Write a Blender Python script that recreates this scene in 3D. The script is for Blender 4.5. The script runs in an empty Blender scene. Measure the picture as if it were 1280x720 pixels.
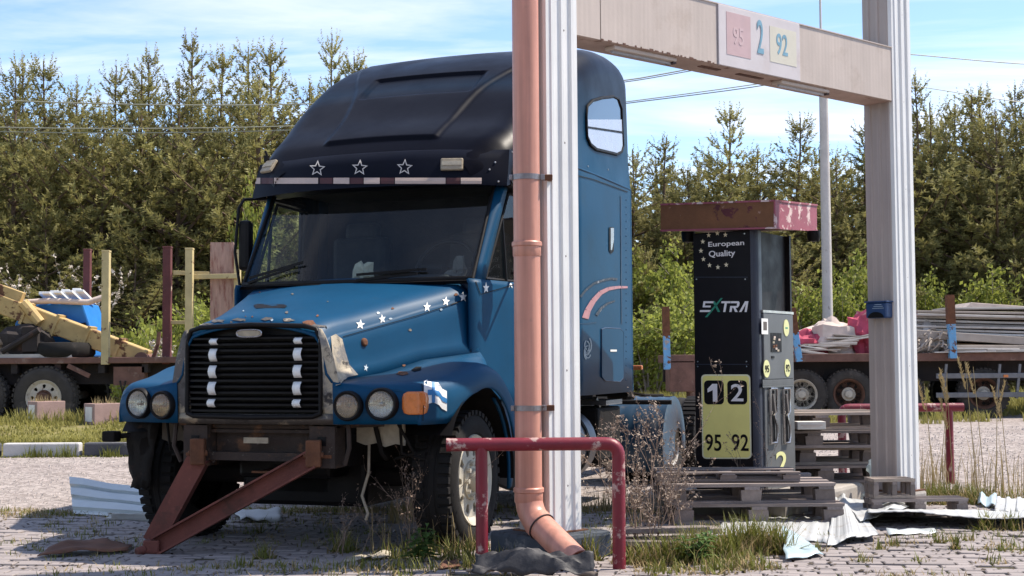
import bpy, bmesh, math, random
from math import sin, cos, pi, radians, sqrt, atan2
from mathutils import Vector, Matrix, Quaternion, noise
from mathutils.bvhtree import BVHTree

scene = bpy.context.scene
C = scene.collection
V = Vector

# ------------------------------------------------------------------ camera
CAM = V((0.0, 0.0, 1.17))
FPX = 1770.0                         # focal length in pixels of the 1280 px wide photograph
cam_rot = Matrix.Rotation(radians(90 + 2.98), 4, 'X') @ Matrix.Rotation(radians(-0.40), 4, 'Z')
cd = bpy.data.cameras.new('camera')
cd.sensor_width = 36.0
cd.lens = FPX / 1280.0 * 36.0
cd.clip_start = 0.1
cd.clip_end = 3000.0
cam = bpy.data.objects.new('camera', cd)
C.objects.link(cam)
cam.matrix_world = Matrix.Translation(CAM) @ cam_rot
scene.camera = cam

# ------------------------------------------------------------------ sky and sun
SUN_EL, SUN_AZ = radians(56.0), radians(75.0)      # azimuth from +Y towards +X
world = bpy.data.worlds.new('World')
scene.world = world
world.use_nodes = True
wn = world.node_tree
wn.nodes.clear()
w_out = wn.nodes.new('ShaderNodeOutputWorld')
w_bg = wn.nodes.new('ShaderNodeBackground')
w_bg.inputs['Strength'].default_value = 0.128
sky = wn.nodes.new('ShaderNodeTexSky')
sky.sky_type = 'NISHITA'
sky.sun_disc = False
sky.sun_elevation = SUN_EL
sky.sun_rotation = SUN_AZ
sky.air_density = 1.0
sky.altitude = 2500
sky.dust_density = 0.1
sky.ozone_density = 1.3
w_tc = wn.nodes.new('ShaderNodeTexCoord')
w_sep = wn.nodes.new('ShaderNodeSeparateXYZ')
wn.links.new(w_tc.outputs['Generated'], w_sep.inputs[0])
w_add = wn.nodes.new('ShaderNodeMath'); w_add.operation = 'ADD'; w_add.inputs[1].default_value = 0.10
wn.links.new(w_sep.outputs['Z'], w_add.inputs[0])
w_dx = wn.nodes.new('ShaderNodeMath'); w_dx.operation = 'DIVIDE'
w_dy = wn.nodes.new('ShaderNodeMath'); w_dy.operation = 'DIVIDE'
wn.links.new(w_sep.outputs['X'], w_dx.inputs[0]); wn.links.new(w_add.outputs[0], w_dx.inputs[1])
wn.links.new(w_sep.outputs['Y'], w_dy.inputs[0]); wn.links.new(w_add.outputs[0], w_dy.inputs[1])
w_cmb = wn.nodes.new('ShaderNodeCombineXYZ')
wn.links.new(w_dx.outputs[0], w_cmb.inputs['X']); wn.links.new(w_dy.outputs[0], w_cmb.inputs['Y'])
w_map = wn.nodes.new('ShaderNodeMapping')
w_map.inputs['Location'].default_value = (3.1, 0.7, 0)
w_map.inputs['Rotation'].default_value = (0, 0, radians(12))
w_map.inputs['Scale'].default_value = (0.55, 1.5, 1)
wn.links.new(w_cmb.outputs[0], w_map.inputs[0])
w_no = wn.nodes.new('ShaderNodeTexNoise')
w_no.inputs['Scale'].default_value = 1.3
w_no.inputs['Detail'].default_value = 7.0
w_no.inputs['Roughness'].default_value = 0.58
w_no.inputs['Distortion'].default_value = 0.5
wn.links.new(w_map.outputs[0], w_no.inputs['Vector'])
w_rmp = wn.nodes.new('ShaderNodeValToRGB')
w_rmp.color_ramp.elements[0].position = 0.45
w_rmp.color_ramp.elements[0].color = (0.0, 0.0, 0.0, 1)
w_rmp.color_ramp.elements[1].position = 0.80
w_rmp.color_ramp.elements[1].color = (0.80, 0.80, 0.80, 1)
wn.links.new(w_no.outputs['Fac'], w_rmp.inputs[0])
w_mix = wn.nodes.new('ShaderNodeMixRGB')
w_mix.inputs['Color2'].default_value = (5.9, 5.6, 5.65, 1)
wn.links.new(w_rmp.outputs[0], w_mix.inputs['Fac'])
wn.links.new(sky.outputs[0], w_mix.inputs['Color1'])
wn.links.new(w_mix.outputs[0], w_bg.inputs['Color'])
wn.links.new(w_bg.outputs[0], w_out.inputs[0])

sd = bpy.data.lights.new('sun', 'SUN')
sd.energy = 3.7
sd.angle = radians(0.6)
sd.color = (1.0, 0.91, 0.79)
sun = bpy.data.objects.new('sun', sd)
C.objects.link(sun)
SUND = V((sin(SUN_AZ) * cos(SUN_EL), cos(SUN_AZ) * cos(SUN_EL), sin(SUN_EL)))
sun.rotation_euler = (-SUND).to_track_quat('-Z', 'Y').to_euler()
sun.location = SUND * 60

vs = scene.view_settings
vs.view_transform = 'Standard'
vs.look = 'None'
vs.exposure = 1.05
vs.gamma = 1.0
vs.use_curve_mapping = False
scene.cycles.use_denoising = True
scene.cycles.max_bounces = 8
scene.cycles.transparent_max_bounces = 12

# ------------------------------------------------------------------ helpers
rnd = random.Random(7)

def ray(px, py):
    """world direction (y component 1) through a pixel of the 1280x720 photograph"""
    d = cam_rot.to_3x3() @ V(((px - 640) / FPX, (360 - py) / FPX, -1.0))
    return d / d.y

def P(px, py, Y):
    return CAM + ray(px, py) * Y

def G(px, py, z=0.0):
    d = ray(px, py)
    return CAM + d * ((z - CAM.z) / d.z)

def lerp(a, b, t):
    return a + (b - a) * t

def sstep(a, b, x):
    t = min(1, max(0, (x - a) / (b - a)))
    return t * t * (3 - 2 * t)

def interp(tab, x):
    if x <= tab[0][0]: return tab[0][1]
    for (x0, y0), (x1, y1) in zip(tab, tab[1:]):
        if x <= x1:
            return lerp(y0, y1, (x - x0) / (x1 - x0))
    return tab[-1][1]

def scurve(tab, x):
    """Catmull-Rom through a table"""
    n = len(tab)
    if x <= tab[0][0]: return tab[0][1]
    if x >= tab[-1][0]: return tab[-1][1]
    for i in range(n - 1):
        x0, y0 = tab[i]; x1, y1 = tab[i + 1]
        if x <= x1:
            h = x1 - x0; t = (x - x0) / h
            m0 = (y1 - tab[i - 1][1]) / (x1 - tab[i - 1][0]) if i > 0 else (y1 - y0) / h
            m1 = (tab[i + 2][1] - y0) / (tab[i + 2][0] - x0) if i < n - 2 else (y1 - y0) / h
            return ((2*t**3 - 3*t*t + 1) * y0 + (t**3 - 2*t*t + t) * h * m0
                    + (-2*t**3 + 3*t*t) * y1 + (t**3 - t*t) * h * m1)

class MB:
    def __init__(s):
        s.v = []; s.f = []; s.mi = []
        s.cur = 0
    def add(s, vs, fs, T=None):
        o = len(s.v)
        for p in vs:
            p = V(p)
            s.v.append(T @ p if T is not None else p)
        for f in fs:
            s.f.append([i + o for i in f]); s.mi.append(s.cur)
        return s
    def box(s, c, size, R=None, taper=1.0):
        x, y, z = size[0] / 2, size[1] / 2, size[2] / 2
        t = taper
        vs = [(-x, -y, -z), (x, -y, -z), (x, y, -z), (-x, y, -z),
              (-x*t, -y*t, z), (x*t, -y*t, z), (x*t, y*t, z), (-x*t, y*t, z)]
        fs = [(0, 3, 2, 1), (4, 5, 6, 7), (0, 1, 5, 4), (1, 2, 6, 5), (2, 3, 7, 6), (3, 0, 4, 7)]
        c = V(c)
        vs = [(R @ V(p) if R is not None else V(p)) + c for p in vs]
        return s.add(vs, fs)
    def bar(s, p0, p1, w, h, up=(0, 0, 1)):
        p0, p1 = V(p0), V(p1)
        d = p1 - p0; L = d.length
        if L < 1e-6: return s
        d = d / L
        up = V(up)
        if abs(d.dot(up)) > 0.98: up = V((0, 1, 0))
        side = d.cross(up).normalized(); u = side.cross(d)
        R = Matrix((d, side, u)).transposed()
        return s.box((p0 + p1) / 2, (L, w, h), R)
    def tube(s, path, r, n=10, cap=True):
        path = [V(p) for p in path]
        m = len(path)
        rs = r if isinstance(r, (list, tuple)) else [r] * m
        prev = None; rings = []
        for i, p in enumerate(path):
            if i == 0: t = path[1] - p
            elif i == m - 1: t = p - path[i - 1]
            else: t = (path[i + 1] - p).normalized() + (p - path[i - 1]).normalized()
            t = t.normalized() if t.length > 1e-9 else V((0, 0, 1))
            if prev is None:
                a = V((0, 0, 1)) if abs(t.z) < 0.9 else V((1, 0, 0))
                u = t.cross(a).normalized()
            else:
                u = (prev - t * prev.dot(t))
                u = u.normalized() if u.length > 1e-9 else t.orthogonal().normalized()
            prev = u
            w = t.cross(u)
            rings.append([p + (u * cos(2*pi*k/n) + w * sin(2*pi*k/n)) * rs[i] for k in range(n)])
        vs = [q for R_ in rings for q in R_]
        fs = []
        for i in range(m - 1):
            for k in range(n):
                k2 = (k + 1) % n
                fs.append((i*n + k, i*n + k2, (i+1)*n + k2, (i+1)*n + k))
        if cap:
            fs.append(tuple(range(n))[::-1]); fs.append(tuple((m-1)*n + k for k in range(n)))
        return s.add(vs, fs)
    def prism(s, poly, h0, h1, T=None):
        """poly in xy, extruded from z=h0 to h1"""
        n = len(poly)
        vs = [(x, y, h0) for x, y in poly] + [(x, y, h1) for x, y in poly]
        fs = [tuple(range(n))[::-1], tuple(range(n, 2*n))]
        for i in range(n):
            j = (i + 1) % n
            fs.append((i, j, n + j, n + i))
        return s.add(vs, fs, T)
    def grid(s, rows, closed=False, flip=False):
        m = len(rows); n = len(rows[0])
        vs = [p for r in rows for p in r]
        fs = []
        for i in range(m - 1):
            for k in range(n if closed else n - 1):
                k2 = (k + 1) % n
                q = (i*n + k, i*n + k2, (i+1)*n + k2, (i+1)*n + k)
                fs.append(q[::-1] if flip else q)
        return s.add(vs, fs)
    def lathe(s, prof, n=24, T=None, a0=0.0):
        """prof: (r, h) pairs, revolved about local z"""
        rows = []
        vs = []
        for r, h in prof:
            for k in range(n):
                a = a0 + 2*pi*k/n
                vs.append((r*cos(a), r*sin(a), h))
        fs = []
        for i in range(len(prof) - 1):
            for k in range(n):
                k2 = (k + 1) % n
                fs.append((i*n + k, i*n + k2, (i+1)*n + k2, (i+1)*n + k))
        return s.add(vs, fs, T)
    def disc(s, c, nrm, r, n=16):
        c = V(c); nrm = V(nrm).normalized()
        u = nrm.orthogonal().normalized(); w = nrm.cross(u)
        return s.add([c + (u*cos(2*pi*k/n) + w*sin(2*pi*k/n))*r for k in range(n)], [tuple(range(n))])
    def mesh(s, name):
        me = bpy.data.meshes.new(name)
        me.from_pydata([tuple(p) for p in s.v], [], s.f)
        if any(s.mi):
            me.polygons.foreach_set('material_index', s.mi)
        me.update()
        return me
    def build(s, name, mat, parent=None, smooth=None, bevel=0, solid=0, recalc=True):
        me = s.mesh(name)
        if recalc:
            bm = bmesh.new(); bm.from_mesh(me)
            bmesh.ops.recalc_face_normals(bm, faces=bm.faces)
            bm.to_mesh(me); bm.free()
        o = obj(name, me, mat, parent)
        if smooth:
            me.shade_smooth()
            me.set_sharp_from_angle(angle=radians(smooth))
        if solid:
            m = o.modifiers.new('thick', 'SOLIDIFY'); m.thickness = solid; m.offset = -1
        if bevel:
            m = o.modifiers.new('bevel', 'BEVEL'); m.width = bevel; m.segments = 2
            m.limit_method = 'ANGLE'; m.angle_limit = radians(40)
        return o

def obj(name, me, mat, parent=None):
    o = bpy.data.objects.new(name, me)
    C.objects.link(o)
    mats = mat if isinstance(mat, (list, tuple)) else [mat]
    for m in mats:
        me.materials.append(m)
    if parent is not None: o.parent = parent
    return o

def tag(o, label=None, cat=None, group=None, kind=None):
    if label: o['label'] = label
    if cat: o['category'] = cat
    if group: o['group'] = group
    if kind: o['kind'] = kind
    return o

def thing(name, label, cat, loc=(0, 0, 0), rotz=0, group=None):
    o = bpy.data.objects.new(name, None)
    o.empty_display_size = 0.2
    C.objects.link(o)
    o.location = loc; o.rotation_euler = (0, 0, rotz)
    return tag(o, label, cat, group)

def copy_tree(o, parent=None):
    c = o.copy(); C.objects.link(c)
    c.parent = parent
    for ch in o.children:
        copy_tree(ch, c)
    return c

def grey(o):
    return o

# ------------------------------------------------------------------ materials
def mk(name, col, rough=0.6, metal=0.0, var=0.2, vscale=6.0, bump=0.15, bscale=60.0, coat=0.0,
       patch=None, patch2=None, rnd_var=0.0, spec=0.5, stretch=None, trans=0.0, coord='Object', streak=None):
    """procedural material: base colour with noise variation, up to two layers of patches
    (colour, scale, threshold, softness, roughness), object random value and bump"""
    m = bpy.data.materials.new(name)
    m.use_nodes = True
    nt = m.node_tree; N = nt.nodes; Lk = nt.links
    b = N['Principled BSDF']
    b.inputs['Roughness'].default_value = rough
    b.inputs['Metallic'].default_value = metal
    b.inputs['Specular IOR Level'].default_value = spec
    if coat:
        b.inputs['Coat Weight'].default_value = coat
        b.inputs['Coat Roughness'].default_value = 0.12
    tc = N.new('ShaderNodeTexCoord')
    vec = tc.outputs[coord]
    if stretch:
        mp = N.new('ShaderNodeMapping'); mp.inputs['Scale'].default_value = stretch
        Lk.new(vec, mp.inputs[0]); vec = mp.outputs[0]
    def nz(scale, detail=5.0, r=0.6, off=0):
        n = N.new('ShaderNodeTexNoise')
        n.inputs['Scale'].default_value = scale
        n.inputs['Detail'].default_value = detail
        n.inputs['Roughness'].default_value = r
        v = vec
        if off:
            a = N.new('ShaderNodeVectorMath'); a.operation = 'ADD'
            a.inputs[1].default_value = (off, off * 1.7, off * 0.3)
            Lk.new(vec, a.inputs[0]); v = a.outputs[0]
        Lk.new(v, n.inputs['Vector'])
        return n.outputs['Fac']
    def ramp(src, lo, hi, c0, c1):
        r = N.new('ShaderNodeMapRange')
        r.inputs['From Min'].default_value = lo; r.inputs['From Max'].default_value = hi
        r.inputs['To Min'].default_value = c0; r.inputs['To Max'].default_value = c1
        Lk.new(src, r.inputs['Value'])
        return r.outputs['Result']
    def mul(csrc, fac):
        n = N.new('ShaderNodeVectorMath'); n.operation = 'SCALE'
        Lk.new(csrc, n.inputs[0]); Lk.new(fac, n.inputs['Scale'])
        return n.outputs[0]
    rgb = N.new('ShaderNodeRGB'); rgb.outputs[0].default_value = (*col, 1)
    cur = rgb.outputs[0]
    if var:
        cur = mul(cur, ramp(nz(vscale), 0.25, 0.75, 1 - var, 1 + var))
    if streak:
        mp = N.new('ShaderNodeMapping'); mp.inputs['Scale'].default_value = (30, 30, 1.2)
        Lk.new(tc.outputs[coord], mp.inputs[0])
        n = N.new('ShaderNodeTexNoise'); n.inputs['Scale'].default_value = 1.0; n.inputs['Detail'].default_value = 4
        Lk.new(mp.outputs[0], n.inputs['Vector'])
        cur = mul(cur, ramp(n.outputs['Fac'], 0.3, 0.7, 1 - streak, 1 + streak * 0.6))
    rsock = None
    for i, p in enumerate((patch, patch2)):
        if not p: continue
        pc, ps, th, soft, pr = p
        f = ramp(nz(ps, 8.0, 0.65, off=3.1 + 7 * i), th, th + soft, 0, 1)
        mx = N.new('ShaderNodeMixRGB')
        Lk.new(f, mx.inputs['Fac']); Lk.new(cur, mx.inputs['Color1'])
        prgb = N.new('ShaderNodeRGB'); prgb.outputs[0].default_value = (*pc, 1)
        Lk.new(mul(prgb.outputs[0], ramp(nz(ps * 3, 6, off=1.3), 0.2, 0.8, 0.65, 1.35)), mx.inputs['Color2'])
        cur = mx.outputs[0]
        rr = N.new('ShaderNodeMix'); rr.data_type = 'FLOAT'
        Lk.new(f, rr.inputs[0])
        if rsock is None: rr.inputs[2].default_value = rough
        else: Lk.new(rsock, rr.inputs[2])
        rr.inputs[3].default_value = pr
        rsock = rr.outputs[0]
    if rnd_var:
        oi = N.new('ShaderNodeObjectInfo')
        cur = mul(cur, ramp(oi.outputs['Random'], 0, 1, 1 - rnd_var, 1 + rnd_var))
    Lk.new(cur, b.inputs['Base Color'])
    if rsock is not None: Lk.new(rsock, b.inputs['Roughness'])
    elif rough > 0.15:
        Lk.new(ramp(nz(vscale * 1.7, off=5.5), 0.25, 0.75, max(0.03, rough - 0.1), min(1, rough + 0.1)), b.inputs['Roughness'])
    if bump:
        bp = N.new('ShaderNodeBump'); bp.inputs['Strength'].default_value = bump
        bp.inputs['Distance'].default_value = 0.01
        Lk.new(nz(bscale), bp.inputs['Height'])
        Lk.new(bp.outputs[0], b.inputs['Normal'])
    if trans:
        out = N['Material Output']
        tr = N.new('ShaderNodeBsdfTranslucent'); Lk.new(cur, tr.inputs['Color'])
        ms = N.new('ShaderNodeMixShader'); ms.inputs[0].default_value = trans
        Lk.new(b.outputs[0], ms.inputs[1]); Lk.new(tr.outputs[0], ms.inputs[2])
        Lk.new(ms.outputs[0], out.inputs['Surface'])
    return m

def mk_glass(name, tint=(0.25, 0.32, 0.34), rough=0.02, refl=1.0, milk=0.0):
    m = bpy.data.materials.new(name); m.use_nodes = True
    nt = m.node_tree; N = nt.nodes; Lk = nt.links
    N.remove(N['Principled BSDF'])
    t = N.new('ShaderNodeBsdfTransparent'); t.inputs['Color'].default_value = (*tint, 1)
    g = N.new('ShaderNodeBsdfGlossy'); g.inputs['Roughness'].default_value = rough
    g.inputs['Color'].default_value = (refl, refl, refl, 1)
    lw = N.new('ShaderNodeLayerWeight'); lw.inputs['Blend'].default_value = 0.5
    pw = N.new('ShaderNodeMath'); pw.operation = 'POWER'; pw.inputs[1].default_value = 5.0
    Lk.new(lw.outputs['Facing'], pw.inputs[0])
    fr = N.new('ShaderNodeMath'); fr.operation = 'MULTIPLY_ADD'; fr.inputs[1].default_value = 0.9; fr.inputs[2].default_value = 0.045
    Lk.new(pw.outputs[0], fr.inputs[0])
    ms = N.new('ShaderNodeMixShader')
    Lk.new(fr.outputs[0], ms.inputs[0]); Lk.new(t.outputs[0], ms.inputs[1]); Lk.new(g.outputs[0], ms.inputs[2])
    last = ms.outputs[0]
    if milk:
        d = N.new('ShaderNodeBsdfDiffuse'); d.inputs['Color'].default_value = (0.5, 0.5, 0.48, 1)
        tc = N.new('ShaderNodeTexCoord'); nz = N.new('ShaderNodeTexNoise'); nz.inputs['Scale'].default_value = 3.0
        nz.inputs['Detail'].default_value = 6
        Lk.new(tc.outputs['Object'], nz.inputs['Vector'])
        mr = N.new('ShaderNodeMapRange'); mr.inputs['To Min'].default_value = milk * 0.3; mr.inputs['To Max'].default_value = milk * 1.6
        mr.inputs['From Min'].default_value = 0.3; mr.inputs['From Max'].default_value = 0.75
        Lk.new(nz.outputs['Fac'], mr.inputs['Value'])
        m2 = N.new('ShaderNodeMixShader'); Lk.new(mr.outputs[0], m2.inputs[0])
        Lk.new(last, m2.inputs[1]); Lk.new(d.outputs[0], m2.inputs[2]); last = m2.outputs[0]
    Lk.new(last, N['Material Output'].inputs['Surface'])
    return m

RUST = (0.14, 0.055, 0.025)
DIRT = (0.16, 0.13, 0.10)
MAT = dict(
    blue=mk('truck_blue_paint', (0.0002, 0.050, 0.118), 0.48, 0.0, 0.16, 1.5, 0.03, 25, spec=0.20,
            patch=((0.015, 0.05, 0.09), 1.6, 0.60, 0.25, 0.55)),
    navy=mk('truck_navy_paint', (0.003, 0.004, 0.010), 0.45, 0.0, 0.2, 1.5, 0.03, 25, spec=0.10),
    bluedark=mk('truck_inner_blue', (0.003, 0.03, 0.08), 0.5, 0, 0.15, 2, 0.05, 30),
    black=mk('black_plastic', (0.005, 0.004, 0.0045), 0.55, 0, 0.3, 8, 0.1, 80, spec=0.22),
    rubber=mk('tyre_rubber', (0.016, 0.0145, 0.014), 0.85, 0, 0.25, 7, 0.2, 90, spec=0.25, patch=((0.07, 0.06, 0.055), 5, 0.60, 0.2, 0.95)),
    dusty=mk('dusty_rubber', (0.055, 0.048, 0.043), 0.9, 0, 0.3, 5, 0.2, 60, spec=0.2, patch=((0.13, 0.11, 0.095), 4, 0.55, 0.2, 0.95)),
    primer=mk('primer_patch', (0.11, 0.10, 0.095), 0.8, 0, 0.25, 9, 0.3, 60, patch=((0.05, 0.045, 0.045), 7, 0.55, 0.1, 0.8),
              patch2=((0.42, 0.36, 0.27), 5, 0.56, 0.06, 0.9)),
    filler=mk('nose_filler', (0.20, 0.19, 0.18), 0.85, 0, 0.3, 9, 0.3, 60, patch=((0.44, 0.38, 0.29), 5, 0.47, 0.08, 0.9), patch2=((0.05, 0.045, 0.045), 9, 0.58, 0.06, 0.8)),
    rustframe=mk('rusty_frame', (0.040, 0.026, 0.020), 0.85, 0, 0.4, 8, 0.5, 50, patch=((0.13, 0.065, 0.035), 7, 0.54, 0.1, 0.9), patch2=((0.20, 0.17, 0.14), 11, 0.64, 0.05, 0.9)),
    chassis=mk('chassis_grime', (0.012, 0.010, 0.009), 0.85, 0.0, 0.35, 6, 0.4, 50, spec=0.2, patch=((0.045, 0.025, 0.018), 6, 0.60, 0.15, 0.9)),
    rimsteel=mk('rim_steel', (0.42, 0.39, 0.35), 0.5, 0.25, 0.2, 8, 0.15, 60, patch=((0.12, 0.09, 0.07), 6, 0.6, 0.2, 0.8)),
    rimpale2=mk('rim_cream', (0.50, 0.46, 0.38), 0.55, 0.1, 0.15, 8, 0.15, 60, patch=((0.2, 0.16, 0.12), 6, 0.64, 0.15, 0.8)),
    rimrust=mk('rim_rust', (0.11, 0.05, 0.03), 0.85, 0, 0.4, 10, 0.4, 70),
    rimpale=mk('rim_pale', (0.50, 0.44, 0.36), 0.6, 0.1, 0.2, 8, 0.2, 60, patch=(RUST, 9, 0.58, 0.1, 0.9)),
    lampglass=mk_glass('lamp_glass', (0.85, 0.85, 0.82), 0.05, 1.0, 0.10),
    bowl=mk('lamp_bowl', (0.50, 0.48, 0.45), 0.22, 0.9, 0.4, 14, 0.6, 25),
    foglens=mk_glass('fog_glass', (0.75, 0.62, 0.42), 0.05, 1.0, 0.22),
    amber=mk('amber_lens', (0.62, 0.17, 0.03), 0.3, 0, 0.2, 20, 0.3, 60, coat=0.6),
    chrome=mk('dull_chrome', (0.45, 0.42, 0.40), 0.3, 0.9, 0.2, 12, 0.1, 60),
    white=mk('white_sticker', (0.78, 0.78, 0.76), 0.55, 0, 0.08, 12, 0.05, 80),
    starline=mk('star_outline', (0.55, 0.50, 0.46), 0.6, 0, 0.1, 10, 0),
    stripe=mk('visor_stripe', (0.50, 0.38, 0.32), 0.6, 0, 0.15, 6, 0.05, 40),
    stripered=mk('visor_red', (0.06, 0.012, 0.012), 0.6, 0, 0.2, 6, 0.05, 40),
    lightbrown=mk('visor_lamp', (0.33, 0.27, 0.19), 0.5, 0, 0.3, 16, 0.3, 50),
    flagblue=mk('flag_blue', (0.02, 0.17, 0.42), 0.5, 0, 0.1, 10, 0),
    pinkarc=mk('pink_graphic', (0.42, 0.20, 0.22), 0.5, 0, 0.2, 14, 0, patch=((0.02, 0.09, 0.2), 14, 0.62, 0.05, 0.4)),
    darkarc=mk('dark_graphic', (0.02, 0.03, 0.05), 0.5, 0, 0.3, 14, 0, patch=((0.25, 0.25, 0.28), 22, 0.58, 0.05, 0.4)),
    lion=mk('pale_graphic', (0.33, 0.40, 0.46), 0.5, 0, 0.3, 20, 0),
    screen=mk_glass('windscreen_glass', (0.80, 0.90, 0.90), 0.03, 0.8, 0.012),
    sideglass=mk_glass('side_glass', (0.82, 0.90, 0.90), 0.03, 0.7, 0.015),
    palegloss=mk('pale_gloss', (0.34, 0.36, 0.42), 0.25, 0, 0.06, 6, 0.02, 30, coat=0.5),
    darkglass=mk('dark_pane', (0.015, 0.015, 0.018), 0.08, 0, 0.1, 4, 0, coat=0.6),
    cabin=mk('cabin_trim', (0.010, 0.008, 0.009), 0.8, 0, 0.3, 7, 0.2, 60),
    cabingrey=mk('cabin_grey', (0.10, 0.09, 0.085), 0.85, 0, 0.3, 9, 0.3, 50),
    bag=mk('paper_bag', (0.40, 0.35, 0.27), 0.9, 0, 0.3, 10, 0.4, 30),
    towred=mk('tow_bar_paint', (0.15, 0.045, 0.032), 0.75, 0.1, 0.3, 5, 0.3, 60, patch=((0.05, 0.033, 0.025), 4, 0.52, 0.18, 0.9),
              patch2=((0.22, 0.07, 0.05), 9, 0.60, 0.08, 0.8)),
    tan=mk('tan_plate', (0.085, 0.066, 0.048), 0.8, 0.1, 0.3, 8, 0.3, 40),
    mudguard=mk('mudguard_blue', (0.012, 0.045, 0.085), 0.42, 0, 0.25, 4, 0.1, 40, patch=((0.16, 0.14, 0.12), 4, 0.58, 0.2, 0.8)),
    alu=mk('aluminium', (0.17, 0.17, 0.18), 0.45, 0.7, 0.2, 7, 0.15, 60, patch=((0.15, 0.13, 0.11), 6, 0.6, 0.2, 0.8)),
    # canopy
    post=mk('post_sheet_shaded', (0.40, 0.335, 0.30), 0.5, 0.0, 0.07, 3, 0.05, 50, streak=0.08, patch=((0.28, 0.20, 0.15), 5, 0.70, 0.1, 0.8)),  # left-facing sides: shade put into the colour of the white cladding
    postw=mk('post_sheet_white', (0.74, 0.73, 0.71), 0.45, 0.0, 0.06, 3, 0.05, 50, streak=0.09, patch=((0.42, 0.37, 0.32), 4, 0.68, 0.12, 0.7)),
    beam=mk('beam_sheet', (0.50, 0.42, 0.37), 0.6, 0, 0.08, 3, 0.06, 40, streak=0.06, patch=((0.36, 0.28, 0.23), 2.2, 0.56, 0.25, 0.8), patch2=((0.22, 0.13, 0.09), 6, 0.70, 0.06, 0.9)),
    soffit=mk('soffit_sheet', (0.42, 0.30, 0.25), 0.7, 0, 0.2, 5, 0.2, 50, patch=(RUST, 7, 0.58, 0.1, 0.9)),
    signface=mk('sign_face', (0.58, 0.53, 0.53), 0.5, 0, 0.06, 5, 0.03, 40, patch=((0.50, 0.42, 0.40), 3, 0.55, 0.2, 0.6)),
    signpink=mk('sign_pink', (0.52, 0.36, 0.36), 0.5, 0, 0.08, 8, 0.03, 40),
    signpink2=mk('sign_pink_pale', (0.55, 0.40, 0.40), 0.5, 0, 0.08, 8, 0),
    signyel=mk('sign_yellow', (0.60, 0.56, 0.46), 0.5, 0, 0.06, 8, 0.03, 40),
    signblue=mk('sign_blue', (0.17, 0.33, 0.43), 0.5, 0, 0.25, 14, 0),
    rustlip=mk('rust_lip', (0.12, 0.06, 0.045), 0.9, 0, 0.4, 15, 0.4, 60),
    salmon=mk('salmon_pipe', (0.55, 0.25, 0.18), 0.42, 0, 0.12, 3, 0.04, 40, streak=0.20, patch2=((0.33, 0.19, 0.14), 5, 0.61, 0.16, 0.7), patch=((0.50, 0.30, 0.22), 2.5, 0.6, 0.3, 0.6)),
    clamp=mk('clamp_steel', (0.26, 0.23, 0.23), 0.4, 0.8, 0.2, 20, 0.1, 60, patch=(RUST, 20, 0.6, 0.1, 0.9)),
    rustc=mk('rusty_steel', RUST, 0.85, 0.1, 0.45, 9, 0.5, 60),
    gasket=mk('gasket', (0.05, 0.03, 0.03), 0.7, 0, 0.2, 10, 0),
    railred=mk('rail_red', (0.17, 0.007, 0.020), 0.45, 0, 0.25, 5, 0.15, 60, patch=((0.42, 0.28, 0.25), 9, 0.585, 0.05, 0.7),
               patch2=((0.10, 0.02, 0.02), 7, 0.60, 0.1, 0.7)),
    plinth=mk('plinth_paint', (0.045, 0.055, 0.07), 0.8, 0, 0.3, 6, 0.5, 30, patch=((0.20, 0.19, 0.18), 5, 0.58, 0.08, 0.9),
              patch2=((0.015, 0.014, 0.016), 4, 0.55, 0.1, 0.9)),
    concrete=mk('concrete', (0.32, 0.29, 0.26), 0.9, 0, 0.2, 4, 0.3, 50),
    bluebox=mk('blue_box', (0.015, 0.045, 0.13), 0.4, 0, 0.15, 10, 0.05, 60),
    # pump
    pumpblk=mk('pump_black', (0.008, 0.006, 0.007), 0.5, 0, 0.25, 4, 0.05, 50, spec=0.2),
    pumpblue=mk('pump_edge', (0.022, 0.026, 0.045), 0.4, 0, 0.2, 4, 0.05, 50),
    pumpgrey=mk('pump_grey', (0.105, 0.11, 0.115), 0.5, 0.1, 0.15, 5, 0.08, 60, patch=((0.2, 0.2, 0.19), 9, 0.66, 0.08, 0.7)),
    pumproof=mk('pump_roof', (0.17, 0.072, 0.030), 0.75, 0, 0.25, 7, 0.3, 50, patch=((0.085, 0.008, 0.014), 2.6, 0.535, 0.02, 0.5), patch2=((0.34, 0.20, 0.15), 9, 0.66, 0.02, 0.8)),
    pumproofs=mk('pump_roof_pink', (0.30, 0.075, 0.105), 0.6, 0, 0.15, 7, 0.2, 50, patch=((0.62, 0.47, 0.45), 8, 0.56, 0.03, 0.7),
                 patch2=((0.10, 0.03, 0.03), 9, 0.62, 0.03, 0.8)),
    lettering=mk('letter_white', (0.84, 0.80, 0.79), 0.5, 0, 0.05, 10, 0),
    lettergold=mk('letter_gold', (0.80, 0.70, 0.48), 0.5, 0, 0.05, 10, 0),
    lettergreen=mk('letter_green', (0.03, 0.25, 0.16), 0.5, 0, 0.05, 10, 0),
    yellow=mk('plate_yellow', (0.90, 0.80, 0.26), 0.5, 0, 0.07, 5, 0.02, 40),
    palebord=mk('plate_border', (0.82, 0.78, 0.55), 0.5, 0, 0.05, 5, 0),
    stickery=mk('sticker_yellow', (0.66, 0.66, 0.32), 0.5, 0, 0.05, 8, 0),
    # wood, metal
    wood=mk('pallet_wood', (0.22, 0.18, 0.165), 0.85, 0, 0.3, 5, 0.5, 30, rnd_var=0.28, stretch=(1, 7, 7)),
    woodpale=mk('pallet_wood_pale', (0.36, 0.29, 0.24), 0.85, 0, 0.25, 5, 0.5, 30, rnd_var=0.25, stretch=(1, 7, 7)),
    blockw=mk('pallet_block', (0.19, 0.155, 0.14), 0.9, 0, 0.3, 9, 0.5, 40, rnd_var=0.25),
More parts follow.
